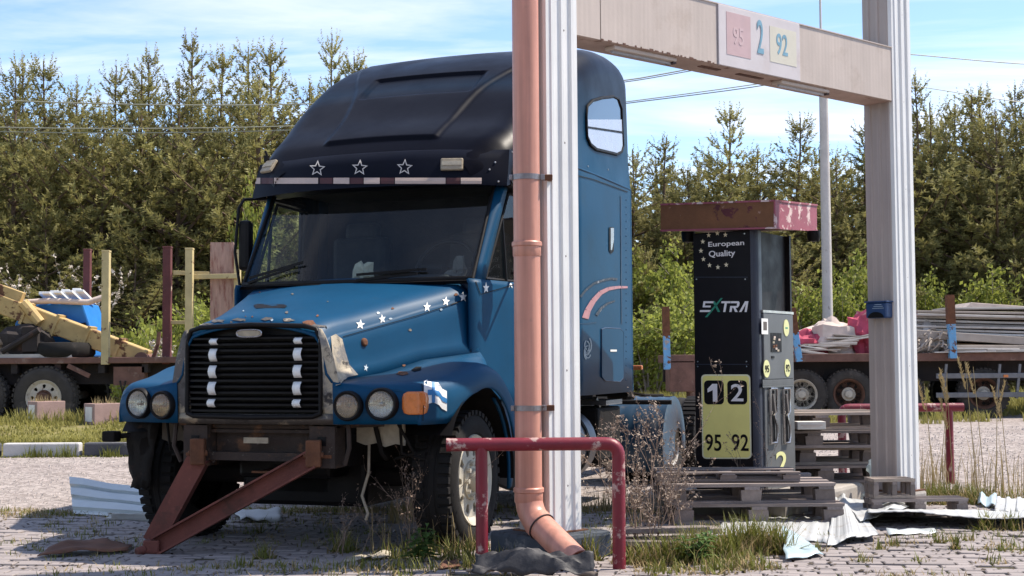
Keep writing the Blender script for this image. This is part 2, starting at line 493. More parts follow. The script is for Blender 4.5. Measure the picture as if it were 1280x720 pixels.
    sheetw=mk('sheet_white', (0.44, 0.45, 0.45), 0.5, 0.0, 0.12, 3, 0.05, 30, patch=((0.27, 0.22, 0.17), 4, 0.56, 0.2, 0.8)),
    sheetg=mk('sheet_grey', (0.50, 0.54, 0.545), 0.42, 0.2, 0.10, 3, 0.05, 30, patch=((0.30, 0.28, 0.26), 4, 0.62, 0.12, 0.7)),
    sheetb=mk('sheet_back', (0.13, 0.10, 0.08), 0.7, 0.1, 0.25, 4, 0.15, 30),
    sheetblue=mk('sheet_blue_grey', (0.36, 0.46, 0.50), 0.5, 0.1, 0.12, 4, 0.05, 30),
    tarpblk=mk('black_bag', (0.022, 0.021, 0.025), 0.6, 0, 0.3, 5, 0.3, 30, patch=((0.09, 0.085, 0.085), 5, 0.56, 0.15, 0.8)),
    rustsheet=mk('rust_sheet', (0.13, 0.055, 0.03), 0.85, 0, 0.4, 8, 0.4, 40, patch=((0.035, 0.02, 0.018), 5, 0.55, 0.15, 0.9)),
    plastic=mk('clear_plastic', (0.50, 0.57, 0.58), 0.3, 0, 0.2, 9, 0.4, 20, trans=0.35),
    paper=mk('paper', (0.66, 0.62, 0.57), 0.9, 0, 0.1, 8, 0.1, 40),
    # trailers
    trust=mk('trailer_rust', (0.15, 0.075, 0.055), 0.85, 0, 0.4, 4, 0.4, 40, patch=((0.25, 0.17, 0.13), 4, 0.60, 0.1, 0.9)),
    tdark=mk('trailer_dark', (0.022, 0.016, 0.015), 0.85, 0, 0.35, 4, 0.3, 40, patch=((0.07, 0.035, 0.025), 4, 0.57, 0.12, 0.9)),
    stakered=mk('stake_red', (0.11, 0.030, 0.030), 0.75, 0, 0.3, 4, 0.3, 40, patch=((0.42, 0.33, 0.25), 6, 0.63, 0.05, 0.9)),
    stakeyel=mk('stake_yellow', (0.50, 0.40, 0.20), 0.75, 0, 0.2, 4, 0.3, 40, patch=((0.15, 0.07, 0.04), 7, 0.60, 0.06, 0.9)),
    boardpink=mk('board_pink', (0.40, 0.25, 0.20), 0.85, 0, 0.25, 4, 0.3, 30, stretch=(6, 6, 1), patch=((0.22, 0.09, 0.07), 3, 0.5, 0.15, 0.9)),
    boom=mk('boom_yellow', (0.46, 0.32, 0.13), 0.75, 0, 0.25, 3, 0.3, 30, patch=((0.13, 0.06, 0.03), 4.5, 0.55, 0.05, 0.9)),
    tarpblue=mk('tarp_blue', (0.012, 0.17, 0.50), 0.5, 0, 0.15, 4, 0.2, 20),
    stakeblue=mk('stake_blue', (0.13, 0.33, 0.55), 0.6, 0, 0.2, 6, 0.3, 40, patch=((0.35, 0.3, 0.28), 7, 0.56, 0.04, 0.9), patch2=(RUST, 8, 0.56, 0.04, 0.9)),
    clothred=mk('cloth_red', (0.42, 0.055, 0.10), 0.8, 0, 0.3, 4, 0.4, 20, patch=((0.50, 0.30, 0.28), 2.5, 0.58, 0.1, 0.9)),
    clothpale=mk('cloth_pale', (0.55, 0.45, 0.39), 0.85, 0, 0.2, 4, 0.4, 20),
    panelw=mk('panel_white', (0.50, 0.46, 0.42), 0.75, 0, 0.2, 2, 0.2, 30, rnd_var=0.2, patch=((0.26, 0.21, 0.17), 2.5, 0.60, 0.15, 0.9)),
    panelg=mk('panel_grey', (0.34, 0.29, 0.25), 0.8, 0, 0.2, 2, 0.2, 30),
    log=mk('log_bark', (0.20, 0.15, 0.11), 0.9, 0, 0.4, 8, 0.6, 30),
    planter=mk('planter_pink', (0.34, 0.225, 0.20), 0.9, 0, 0.15, 6, 0.3, 50, patch=((0.22, 0.15, 0.13), 4, 0.6, 0.15, 0.9)),
    planterw=mk('planter_panel', (0.66, 0.63, 0.59), 0.8, 0, 0.1, 9, 0.2, 50),
    soil=mk('soil', (0.06, 0.045, 0.032), 0.95, 0, 0.4, 8, 0.6, 50),
    polew=mk('pole_white', (0.52, 0.48, 0.45), 0.7, 0, 0.12, 5, 0.15, 50, patch=((0.30, 0.25, 0.22), 8, 0.64, 0.05, 0.9)),
    wire=mk('wire', (0.30, 0.30, 0.24), 0.6, 0.3, 0.1, 1, 0),
    # kerb
    kerbw=mk('kerb_white', (0.52, 0.50, 0.48), 0.85, 0, 0.1, 5, 0.4, 40, patch=((0.34, 0.30, 0.27), 5, 0.62, 0.1, 0.9)),
    kerbb=mk('kerb_black', (0.075, 0.075, 0.085), 0.85, 0, 0.2, 5, 0.4, 40, patch=((0.28, 0.26, 0.24), 5, 0.62, 0.1, 0.9)),
    # plants
    pine=mk('pine_needles', (0.270, 0.248, 0.092), 0.6, 0, 0.35, 0.9, 0, rnd_var=0.22, trans=0.48, spec=0.25),
    pinebark=mk('pine_bark', (0.13, 0.085, 0.06), 0.95, 0, 0.35, 5, 0.6, 25),
    leafy=mk('fresh_leaves', (0.27, 0.30, 0.065), 0.55, 0, 0.3, 1.4, 0, rnd_var=0.12, trans=0.5, spec=0.25),
    barebark=mk('bare_bark', (0.30, 0.24, 0.20), 0.9, 0, 0.3, 8, 0.3, 40),
    herbtip=mk('herb_tips', (0.33, 0.255, 0.20), 0.9, 0, 0.3, 8, 0),
    catkin=mk('catkins', (0.55, 0.48, 0.40), 0.9, 0, 0.2, 8, 0),
    grass=mk('grass_green', (0.16, 0.170, 0.036), 0.6, 0, 0.35, 2.2, 0, trans=0.3, spec=0.25),
    lawn=mk('grass_lawn', (0.27, 0.25, 0.075), 0.7, 0, 0.35, 1.6, 0, trans=0.4, spec=0.2),
    straw=mk('dry_grass', (0.34, 0.26, 0.13), 0.8, 0, 0.3, 2.5, 0, trans=0.25, spec=0.2),
    dryherb=mk('dry_herb', (0.24, 0.17, 0.13), 0.9, 0, 0.3, 12, 0.2, 50),
    nettle=mk('nettle_leaf', (0.085, 0.15, 0.035), 0.55, 0, 0.25, 7, 0.1, 40, trans=0.3, spec=0.3),
    litter=mk('leaf_litter', (0.055, 0.040, 0.028), 0.9, 0, 0.5, 9, 0),
    pebble=mk('pebbles', (0.34, 0.295, 0.27), 0.9, 0, 0.45, 11, 0.2, 60),
    paver=mk('paver_concrete', (0.275, 0.24, 0.23), 0.9, 0, 0.10, 3, 0.15, 70, rnd_var=0.13, patch=((0.17, 0.15, 0.125), 2.2, 0.58, 0.2, 0.95)),
    paverw=mk('paver_concrete_rest', (0.275, 0.24, 0.23), 0.9, 0, 0.16, 2.2, 0.15, 70, patch=((0.17, 0.15, 0.125), 2.2, 0.58, 0.2, 0.95)),
)
# navy roof paint fades into the blue side below the roof band (an airbrushed two-tone finish)
def two_tone():
    m = mk('truck_two_tone', (0.0004, 0.046, 0.105), 0.36, 0.0, 0.10, 1.5, 0.02, 25, spec=0.10)
    nt = m.node_tree; N = nt.nodes; Lk = nt.links
    b = N['Principled BSDF']
    src = b.inputs['Base Color'].links[0].from_socket
    tc = N.new('ShaderNodeTexCoord'); sp = N.new('ShaderNodeSeparateXYZ')
    Lk.new(tc.outputs['Object'], sp.inputs[0])
    r = N.new('ShaderNodeMapRange')
    r.inputs['From Min'].default_value = 2.70; r.inputs['From Max'].default_value = 3.45
    Lk.new(sp.outputs['Z'], r.inputs['Value'])
    # the airbrushed band also covers the whole front of the roof
    ry = N.new('ShaderNodeMapRange')
    ry.inputs['From Min'].default_value = 1.6; ry.inputs['From Max'].default_value = 2.5
    ry.inputs['To Min'].default_value = 1.0; ry.inputs['To Max'].default_value = 0.0
    Lk.new(sp.outputs['Y'], ry.inputs['Value'])
    mxm = N.new('ShaderNodeMath'); mxm.operation = 'MAXIMUM'
    Lk.new(r.outputs[0], mxm.inputs[0]); Lk.new(ry.outputs[0], mxm.inputs[1])
    mx = N.new('ShaderNodeMixRGB'); mx.inputs['Color2'].default_value = (0.0015, 0.0015, 0.005, 1)
    Lk.new(mxm.outputs[0], mx.inputs['Fac']); Lk.new(src, mx.inputs['Color1'])
    Lk.new(mx.outputs[0], b.inputs['Base Color'])
    return m
MAT['twotone'] = two_tone()

# ------------------------------------------------------------------ ground sheets
def ground_mat(name, c1, c2, c3, s1, s2, bump=0.5, speck=None):
    m = bpy.data.materials.new(name); m.use_nodes = True
    nt = m.node_tree; N = nt.nodes; Lk = nt.links
    b = N['Principled BSDF']; b.inputs['Roughness'].default_value = 0.95
    b.inputs['Specular IOR Level'].default_value = 0.2
    tc = N.new('ShaderNodeTexCoord')
    def nz(s, d=6, r=0.6):
        n = N.new('ShaderNodeTexNoise'); n.inputs['Scale'].default_value = s
        n.inputs['Detail'].default_value = d; n.inputs['Roughness'].default_value = r
        Lk.new(tc.outputs['Object'], n.inputs['Vector']); return n.outputs['Fac']
    def mr(src, a, b_, lo=0, hi=1):
        r = N.new('ShaderNodeMapRange'); r.inputs['From Min'].default_value = a; r.inputs['From Max'].default_value = b_
        r.inputs['To Min'].default_value = lo; r.inputs['To Max'].default_value = hi
        Lk.new(src, r.inputs['Value']); return r.outputs[0]
    def mix(f, a, col):
        x = N.new('ShaderNodeMixRGB'); Lk.new(f, x.inputs['Fac'])
        if isinstance(a, tuple): x.inputs['Color1'].default_value = (*a, 1)
        else: Lk.new(a, x.inputs['Color1'])
        x.inputs['Color2'].default_value = (*col, 1); return x.outputs[0]
    c = mix(mr(nz(s1), 0.4, 0.62), c1, c2)
    c = mix(mr(nz(s2, 8, 0.7), 0.5, 0.66), c, c3)
    if speck:
        vo = N.new('ShaderNodeTexVoronoi'); vo.inputs['Scale'].default_value = speck
        Lk.new(tc.outputs['Object'], vo.inputs['Vector'])
        sv = N.new('ShaderNodeSeparateColor'); Lk.new(vo.outputs['Color'], sv.inputs[0])
        sc_ = N.new('ShaderNodeVectorMath'); sc_.operation = 'SCALE'
        Lk.new(c, sc_.inputs[0]); Lk.new(mr(sv.outputs[0], 0, 1, 0.55, 1.4), sc_.inputs['Scale'])
        c = sc_.outputs[0]
    Lk.new(c, b.inputs['Base Color'])
    bp = N.new('ShaderNodeBump'); bp.inputs['Strength'].default_value = bump; bp.inputs['Distance'].default_value = 0.02
    Lk.new(nz(45, 8, 0.7), bp.inputs['Height']); Lk.new(bp.outputs[0], b.inputs['Normal'])
    return m

GM_FAR = ground_mat('forest_floor', (0.11, 0.095, 0.05), (0.15, 0.15, 0.05), (0.07, 0.06, 0.035), 0.3, 2.0)
GM_GRAVEL = ground_mat('gravel_ground', (0.31, 0.265, 0.245), (0.355, 0.31, 0.285), (0.23, 0.195, 0.175), 0.5, 3.0, 0.7, speck=22)
GM_VERGE = ground_mat('verge_soil', (0.17, 0.15, 0.06), (0.20, 0.185, 0.06), (0.25, 0.20, 0.11), 0.8, 4.0)
GM_JOINT = ground_mat('joint_soil', (0.055, 0.045, 0.035), (0.075, 0.065, 0.04), (0.10, 0.095, 0.045), 0.9, 6.0)

def sheet(name, x0, x1, y0, y1, z, mat, nx=2, ny=2, zf=None):
    b = MB()
    rows = []
    for j in range(ny):
        y = lerp(y0, y1, j / (ny - 1))
        rows.append([V((lerp(x0, x1, i / (nx - 1)), y, z if zf is None else zf(lerp(x0, x1, i / (nx - 1)), y))) for i in range(nx)])
    b.grid(rows)
    return tag(b.build(name, mat, smooth=60), kind='structure')

sheet('ground', -900, 900, -60, 1800, -0.012, GM_FAR)
sheet('gravel_yard', -30, 34, -20, 33, -0.005, GM_GRAVEL, 2, 2)  # carried on unseen behind the camera, added for warm bounce on front faces

KERB_Y = 18.25
def verge_z(x, y):
    base = 0.155 * sstep(KERB_Y + 0.10, KERB_Y + 0.35, y) + 0.14 * sstep(18.8, 20.6, y)
    if y > 19: base += 0.03 * noise.noise(V((x * 0.6, y * 0.6, 3.3)))
    return base
sheet('grass_verge', -30, -0.6, KERB_Y + 0.10, 33.0, 0, GM_VERGE, 60, 44, verge_z)
EDGE_Y = 11.25          # far edge of the paved apron
ap = sheet('paving', -8, 11, 5.0, EDGE_Y, -0.022 + 0.022, GM_JOINT, 2, 2)
ap.location.z = 0.0

# pavers: running bond, the 300 that show largest as objects, the rest joined
pv_rot = Matrix.Rotation(radians(-7.0), 3, 'Z')
PW, PD, PH = 0.200, 0.100, 0.06
def paver_mesh(seed):
    r = random.Random(seed)
    x, y = PW / 2 - 0.007, PD / 2 - 0.008
    c = 0.006
    b = MB()
    vs = []
    j = lambda: r.uniform(-0.0025, 0.0025)
    pts = [(-x, -y), (x, -y), (x, y), (-x, y)]
    pts = [(a + j(), b_ + j()) for a, b_ in pts]
    vs = [(a, b_, -0.02) for a, b_ in pts] + [(a, b_, 0.022) for a, b_ in pts] + \
         [(a * (1 - c / x), b_ * (1 - c / y), 0.0265 + r.uniform(-0.001, 0.001)) for a, b_ in pts]
    fs = []
    for k in range(4):
        k2 = (k + 1) % 4
        fs += [(k, k2, 4 + k2, 4 + k), (4 + k, 4 + k2, 8 + k2, 8 + k)]
    fs.append((8, 9, 10, 11))
    b.add(vs, fs)
    return b
pv_protos = [paver_mesh(40 + i) for i in range(5)]
pv_meshes = []
for i, b in enumerate(pv_protos):
    me = b.mesh('paver'); me.materials.append(MAT['paver']); pv_meshes.append(me)
cells = []
pr = random.Random(3)
for j in range(-70, 140):
    for i in range(-75, 90):
        q = pv_rot @ V((i * PW + (PW / 2 if j % 2 else 0), j * PD, 0))
        x, y = q.x + 1.5, q.y + 6.5
        if not (6.6 < y < EDGE_Y + 0.15 * noise.noise(V((x * 0.9, 0, 1)))): continue
        if abs(x) > 0.40 * y + 0.5: continue
        if pr.random() < 0.02: continue
        z = -0.014 + 0.006 * noise.noise(V((x * 0.8, y * 0.8, 0))) + pr.uniform(-0.0055, 0.0045)
        tilt = Matrix.Rotation(pr.uniform(-0.02, 0.02), 4, 'X') @ Matrix.Rotation(pr.uniform(-0.015, 0.015), 4, 'Y')
        M4 = Matrix.Translation((x, y, z)) @ pv_rot.to_4x4() @ Matrix.Rotation(pr.uniform(-0.015, 0.015), 4, 'Z') @ tilt
        cells.append((x, y, M4, pr.randrange(5)))
def pv_score(c):
    x, y = c[0], c[1]
    px = 640 + FPX * x / y
    py = 452 + FPX * 1.17 / y
    if py > 716 or px < 6 or px > 1274: return 1e6 + y
    hid = 1.6 if (395 < px < 800 and py < 705) else 1.0     # truck, plinth, weeds cover these
    return y * hid
cells.sort(key=pv_score)
rest = MB()
for k, (x, y, M4, v) in enumerate(cells):
    if k < 300:
        o = bpy.data.objects.new('paver', pv_meshes[v]); C.objects.link(o)
        o.parent = ap; o.matrix_local = M4
    else:
        b = pv_protos[v]
        rest.add(b.v, b.f, M4)
tag(rest.build('pavers', MAT['paverw'], ap, recalc=False), kind='stuff')

# kerb stones, each a part
kb = tag(MB().box((0, KERB_Y + 0.1, -0.06), (26, 0.30, 0.12)).build('kerb', MAT['concrete']), kind='structure')
kb.location.x = -13.0
kx0 = P(5, 560, KERB_Y).x
for i in range(-14, 13):
    x = kx0 + i * 1.03
    if x > -0.8: break
    b = MB(); w = 0.97 + pr.uniform(-0.01, 0.01)
    b.box((0, 0, 0.085), (w, 0.16, 0.175))
    o = b.build('kerb_stone', MAT['kerbw'] if i % 2 == 0 else MAT['kerbb'], kb, bevel=0.02)
    o.location = (x + 0.5 + 13.0, KERB_Y + pr.uniform(-0.015, 0.015), -0.0)
    o.rotation_euler = (0, 0, pr.uniform(-0.01, 0.01))

# ================================================================== canopy frame
A_DIR = V((0.743, 0.669, 0)).normalized()
N_DIR = V((A_DIR.y, -A_DIR.x, 0))
A_ANG = atan2(A_DIR.y, A_DIR.x)
P0 = V((0.22, 8.5, 0))
PL = 3.658
P1 = P0 + A_DIR * PL
POST_Z = 0.166

def ribbed_square(w, ribs, d, z0, z1):
    """outline of a square post clad in ribbed sheet, returned as polygon points and side index"""
    h = w / 2
    side = []
    n = ribs
    t = []
    for k in range(n):
        a = (k + 0.40) / n; b_ = (k + 0.62) / n
        t += [(a - 0.035, 0), (a, -d), (b_, -d), (b_ + 0.035, 0)]
    pts = [(0.0, 0.0)] + t
    out = []
    for s in range(4):
        R = Matrix.Rotation(s * pi / 2, 2)
        for u, dd in pts:
            q = R @ V((-h + u * w, -h - dd * -1 * -1)) if False else R @ V((-h + u * w, -h - dd * -1))
            out.append((q.x, q.y, s))
    return out

def make_post(p, label):
    t = thing('canopy_post', label, 'post', (p.x, p.y, POST_Z), A_ANG, 'canopy posts')
    ol = ribbed_square(0.25, 3, 0.012, 0, 1)
    n = len(ol)
    H = 4.35
    b = MB()
    vs = [(x, y, 0) for x, y, s in ol] + [(x, y, H) for x, y, s in ol]
    b.add(vs, [])
    for i in range(n):
        j = (i + 1) % n
        b.f.append([i, j, n + j, n + i]); b.mi.append(1 if ol[i][2] in (0, 2) else 0)  # end sides take the darker copy that carries their shade
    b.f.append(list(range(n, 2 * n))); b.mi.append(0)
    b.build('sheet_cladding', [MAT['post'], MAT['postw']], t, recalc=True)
    # corner trims, one on each edge
    for sx in (-1, 1):
        for sy in (-1, 1):
            c = MB()
            x, y = sx * 0.127, sy * 0.127
            c.box((x - sx * 0.016, y, H / 2), (0.036, 0.006, H - 0.004))
            c.box((x, y - sy * 0.018, H / 2), (0.006, 0.030, H - 0.006))
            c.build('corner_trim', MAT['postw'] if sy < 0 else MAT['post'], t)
    for k in range(6):
        z = 0.25 + k * 0.68
        for u in (-0.085, 0.02, 0.09):
            sc = MB(); sc.lathe([(0.006, 0), (0.006, 0.004), (0, 0.005)], 8, Matrix.Translation((u, -0.126, z + u)) @ Matrix.Rotation(pi / 2, 4, 'X'))
            sc.build('screw', MAT['gasket'], t)
    return t
post_l = make_post(P0, 'ribbed white canopy post with a salmon downpipe clamped to it')
post_r = make_post(P1, 'ribbed beige canopy post with a small blue paper dispenser on it')
# paper-towel dispenser on the right post: a thing of its own, hung on the left-facing side
bx = thing('towel_dispenser', 'small dark blue paper dispenser hung on the ribbed beige post', 'dispenser',
           P1 + V((0, 0, 1.17 + (449 - 388) * 10.8 / FPX - 0.06)) - A_DIR * 0.129, A_ANG)
b = MB(); b.box((-0.045, 0, 0.06), (0.09, 0.185, 0.12)); b.build('case', MAT['bluebox'], bx, bevel=0.012)
b = MB(); b.box((-0.05, 0, 0.125), (0.10, 0.20, 0.012)); b.build('lid', MAT['bluebox'], bx, bevel=0.004)
b = MB()
arc = [(0.07 * cos(a), -0.005 + 0.045 * sin(a)) for a in [pi * k / 10 for k in range(11)]]
b.prism(arc, 0, 0.003, Matrix.Translation((-0.0915, 0, 0.008)) @ Matrix(((0, 0, -1, 0), (1, 0, 0, 0), (0, 1, 0, 0), (0, 0, 0, 1))))
b.build('opening', MAT['black'], bx)
b = MB()
for k in range(3): b.box((-0.0912, -0.02, 0.075 + k * 0.014), (0.002, 0.10 - k * 0.02, 0.004))
b.build('print_lines', MAT['lion'], bx)

# beam between the posts
BZ0, BZ1 = 3.148, 3.557
bm_t = thing('canopy_beam', 'long sheet-metal canopy beam with faded 2 and 92 sign panel', 'beam',
             P0 + V((0, 0, BZ0)), A_ANG)
BH = BZ1 - BZ0
L0, L1 = 0.126, PL - 0.126
b = MB(); b.box(((L0 + L1) / 2, 0.004, BH / 2), (L1 - L0, 0.222, BH - 0.012)); b.build('core', MAT['soffit'], bm_t)
def beam_u(px):
    """distance along the beam's front face of a pixel column"""
    d = ray(px, 60); o = P0 + N_DIR * 0.125
    # solve o + A*u = CAM + d*t in plan
    det = A_DIR.x * (-d.y) + d.x * A_DIR.y
    return ((CAM.x - o.x) * (-d.y) + d.x * (CAM.y - o.y)) / det
us = [L0, beam_u(751), beam_u(897), beam_u(999), L1]
for k in range(4):
    a, c = us[k] + 0.003, us[k + 1] - 0.003
    if k == 2:
        sg = MB(); sg.box(((a + c) / 2, -0.124, BH / 2), (c - a, 0.020, BH + 0.004))
        sign = sg.build('sign_panel', MAT['signface'], bm_t, bevel=0.003)
        sign['label'] = 'faded sign face with blue 2 and 92'
        sa, sc_ = a, c
        continue
    b = MB()
    nrib = max(2, int((c - a) / 0.02))
    rows = [[], []]
    for i in range(nrib + 1):
        u = lerp(a, c, i / nrib); dd = 0.0003 * (i % 2)
        rows[0].append(V((u, -0.1245 + dd, 0.0))); rows[1].append(V((u, -0.1245 + dd, BH)))
    b.grid(rows)
    b.box(((a + c) / 2, -0.118, 0.002), (c - a, 0.012, 0.004))
    b.box(((a + c) / 2, -0.118, BH - 0.002), (c - a, 0.012, 0.004))
    b.build('fascia_panel', MAT['beam'], bm_t)
b = MB(); b.box(((L0 + L1) / 2, 0.120, BH / 2), (L1 - L0, 0.008, BH)); b.build('back_panel', MAT['beam'], bm_t)
b = MB(); b.box(((L0 + L1) / 2, 0.005, 0.0), (L1 - L0, 0.236, 0.010)); b.build('soffit', MAT['soffit'], bm_t)
b = MB(); b.box(((L0 + L1) / 2, 0.0, BH + 0.004), (L1 - L0, 0.262, 0.008)); b.build('top_flashing', MAT['beam'], bm_t)
b = MB()
er = random.Random(5)
u = us[1]
while u < us[2]:
    w = er.uniform(0.006, 0.035); h = er.uniform(0.002, 0.014)
    b.box((u + w / 2, -0.1262, h / 2 - 0.003), (w, 0.002, h)); u += w + er.uniform(0, 0.05)
b.build('rust_edge', MAT['rustlip'], bm_t)
for pa, pc in ((772, 850), (980, 1040)):
    ua, uc = beam_u(pa), beam_u(pc)
    b = MB()
    b.box(((ua + uc) / 2, -0.055, -0.018), (uc - ua, 0.09, 0.028))
    lf = b.build('light_fixture', MAT['beam'], bm_t, bevel=0.008)
    b = MB(); b.tube([(ua + 0.02, -0.055, -0.036), (uc - 0.02, -0.055, -0.036)], 0.013, 8)
    b.build('lamp_tube', MAT['palegloss'], lf)
    b = MB(); b.box((uc - 0.012, -0.055, -0.034), (0.03, 0.07, 0.02)); b.build('end_cap', MAT['gasket'], lf)
for pa, pc in ((888, 912), (935, 965)):
    ua, uc = beam_u(pa), beam_u(pc)
    b = MB(); b.box(((ua + uc) / 2, -0.03, -0.007), (uc - ua, 0.04, 0.006)); b.build('soffit_slot', MAT['rustlip'], bm_t)

# ---- lettering helpers
def text_mesh(body, size=1.0, bold=0.0, ext=0.002, xs=1.0, shear=0.0):
    cu = bpy.data.curves.new('txt', 'FONT')
    cu.body = body; cu.size = size; cu.offset = bold; cu.extrude = ext; cu.shear = shear
    cu.resolution_u = 4
    o = bpy.data.objects.new('txt', cu); C.objects.link(o)
    dg = bpy.context.evaluated_depsgraph_get()
    me = bpy.data.meshes.new_from_object(o.evaluated_get(dg))
    bpy.data.objects.remove(o); bpy.data.curves.remove(cu)
    xs_ = [v.co.x for v in me.vertices]; ys_ = [v.co.y for v in me.vertices]
    x0, x1, y0, y1 = min(xs_), max(xs_), min(ys_), max(ys_)
    return me, x0, x1, y0, y1

def lettering(name, body, mat, parent, T, x0, x1, z0, z1, bold=0.0):
    """fit text into a box on a plane; T maps (x right, y up, z out) to the parent's space"""
    me, a0, a1, b0, b1 = text_mesh(body, 1.0, bold, 0.004)
    S = Matrix.Translation((x0, z0, 0)) @ Matrix.Diagonal(((x1 - x0) / (a1 - a0), (z1 - z0) / (b1 - b0), 0.3, 1)) @ Matrix.Translation((-a0, -b0, 0))
    me.transform(T @ S)
    me.materials.clear()
    return obj(name, me, mat, parent)

# plane of the sign: x right along the beam, y up, z towards the viewer
T_SIGN = Matrix.Translation((0, -0.1345, 0)) @ Matrix(((1, 0, 0, 0), (0, 0, -1, 0), (0, 1, 0, 0), (0, 0, 0, 1)))
def sign_uv(px, py):
    u = beam_u(px)
    q = P0 + N_DIR * 0.135 + A_DIR * u
    Y = q.y
    return u, P(px, py, Y).z - BZ0
def sign_quad(name, mat, pa, pb, parent, dz=0.0008):
    (u0, v0), (u1, v1) = sign_uv(*pa), sign_uv(*pb)
    b = MB(); b.box(((u0 + u1) / 2, (v0 + v1) / 2, dz), (u1 - u0, abs(v1 - v0), 0.0012))
    b.v = [T_SIGN @ p for p in b.v]
    return b.build(name, mat, parent)
sign_quad('pink_square', MAT['signpink'], (907, 14), (937, 74), sign)
sign_quad('yellow_square', MAT['signyel'], (961, 32), (994, 84), sign)
for nm, bd, mt, pa, pb in (('faded_digits', '95', MAT['signpink2'], (915, 33), (928, 58)),
                           ('digit', '2', MAT['signblue'], (945, 24), (953, 68)),
                           ('digits', '92', MAT['signblue'], (969, 41), (983, 71))):
    (u0, v0), (u1, v1) = sign_uv(*pa), sign_uv(*pb)
    lettering(nm, bd, mt, sign, T_SIGN @ Matrix.Translation((0, 0, 0.0022)), u0, u1, min(v0, v1), max(v0, v1), 0.01)

# plinth under the left post, island slab under right post
def plinth(name, p, w, d, z, label, mat, cat):
    t = thing(name, label, cat, (p.x, p.y, 0), A_ANG)
    b = MB()
    rows = []
    r = random.Random(int(p.x * 100))
    b.box((0, 0, z / 2 - 0.01), (w, d, z + 0.02))
    o = b.build('block', mat, t, bevel=0.025)
    b = MB(); b.box((0, 0, z + 0.004 - 0.003), (0.32, 0.32, 0.012)); b.build('base_plate', MAT['rustc'], t)
    return t
plinth('post_plinth', P0, 0.54, 0.50, POST_Z, 'chipped dark blue-black concrete plinth under the downpipe post', MAT['plinth'], 'plinth')
plinth('post_plinth', P1, 0.34, 0.34, POST_Z, 'grey concrete plinth under the post behind the pallets', MAT['concrete'], 'plinth')

# ---- downpipe
pcx = P(658.5, 300, 8.27); PX, PY = pcx.x, pcx.y
dp = thing('downpipe', 'salmon plastic downpipe clamped to the white post, elbow at its foot', 'pipe', (PX, PY, 0))
zj1 = P(661, 305, 8.27).z; zj2 = P(663, 612, 8.27).z
zb = zj2 - 0.05
R_ = 0.078
elb = V((0, 0, zb - 0.09))
end = P(721, 704, 7.95) - V((PX, PY, 0)); end.z = 0.055
d_out = (end - elb).normalized()
b = MB(); b.tube([(0, 0, zj1 - 0.02), (0, 0, 4.3)], R_, 28); b.build('upper_pipe', MAT['salmon'], dp, smooth=40)
b = MB(); b.tube([(0, 0, zj2 - 0.02), (0, 0, zj1 - 0.015)], R_, 28)
b.build('lower_pipe', MAT['salmon'], dp, smooth=40)
def socket(z):
    b = MB()
    b.lathe([(R_ + 0.001, z - 0.075), (R_ + 0.005, z - 0.068), (R_ + 0.005, z - 0.018), (R_ + 0.011, z - 0.012), (R_ + 0.011, z + 0.008), (R_ + 0.006, z + 0.014), (R_, z + 0.015)], 28)
    return b
socket(zj1).build('pipe_socket', MAT['salmon'], dp, smooth=30)
socket(zj2).build('pipe_socket', MAT['salmon'], dp, smooth=30)
# elbow
b = MB()
pts = []
for k in range(9):
    t = k / 8
    q = (1 - t) ** 2 * V((0, 0, zb + 0.02)) + 2 * t * (1 - t) * elb + t * t * (elb + d_out * 0.11)
    pts.append(q)
b.tube(pts, R_ + 0.002, 28); b.build('elbow', MAT['salmon'], dp, smooth=40)
b = MB(); b.tube([elb + d_out * 0.08, elb + d_out * 0.13], R_ + 0.007, 28); b.build('elbow_ring', MAT['salmon'], dp, smooth=40)
b = MB(); b.tube([elb + d_out * 0.128, elb + d_out * 0.134], R_ + 0.0085, 28); b.build('gasket', MAT['gasket'], dp, smooth=40)
b = MB(); b.tube([elb + d_out * 0.12, end], R_, 28, cap=False)
b.tube([end - d_out * 0.0, elb + d_out * 0.13], R_ - 0.006, 28, cap=False)
b.build('outlet_pipe', MAT['salmon'], dp, smooth=40)
for py in (222, 510):
    z = P(661, py, 8.27).z
    b = MB()
    b.lathe([(R_, -0.016), (R_ + 0.005, -0.016), (R_ + 0.005, 0.016), (R_, 0.016)], 28, Matrix.Translation((0, 0, z)))
    cl = b.build('pipe_clamp', MAT['clamp'], dp)
    b = MB(); b.box((R_ + 0.016, -0.01, z), (0.028, 0.03, 0.036)); b.box((-R_ - 0.012, -0.01, z), (0.022, 0.03, 0.032))
    b.build('clamp_bolt', MAT['clamp'], cl, bevel=0.004)
    b = MB(); b.bar((R_ + 0.02, -0.005, z), (R_ + 0.075, 0.0, z), 0.03, 0.034)
    b.bar((R_ + 0.06, 0.0, z), (R_ + 0.06, 0.1, z), 0.03, 0.03)
    b.build('wall_bracket', MAT['rustc'], cl, bevel=0.004)

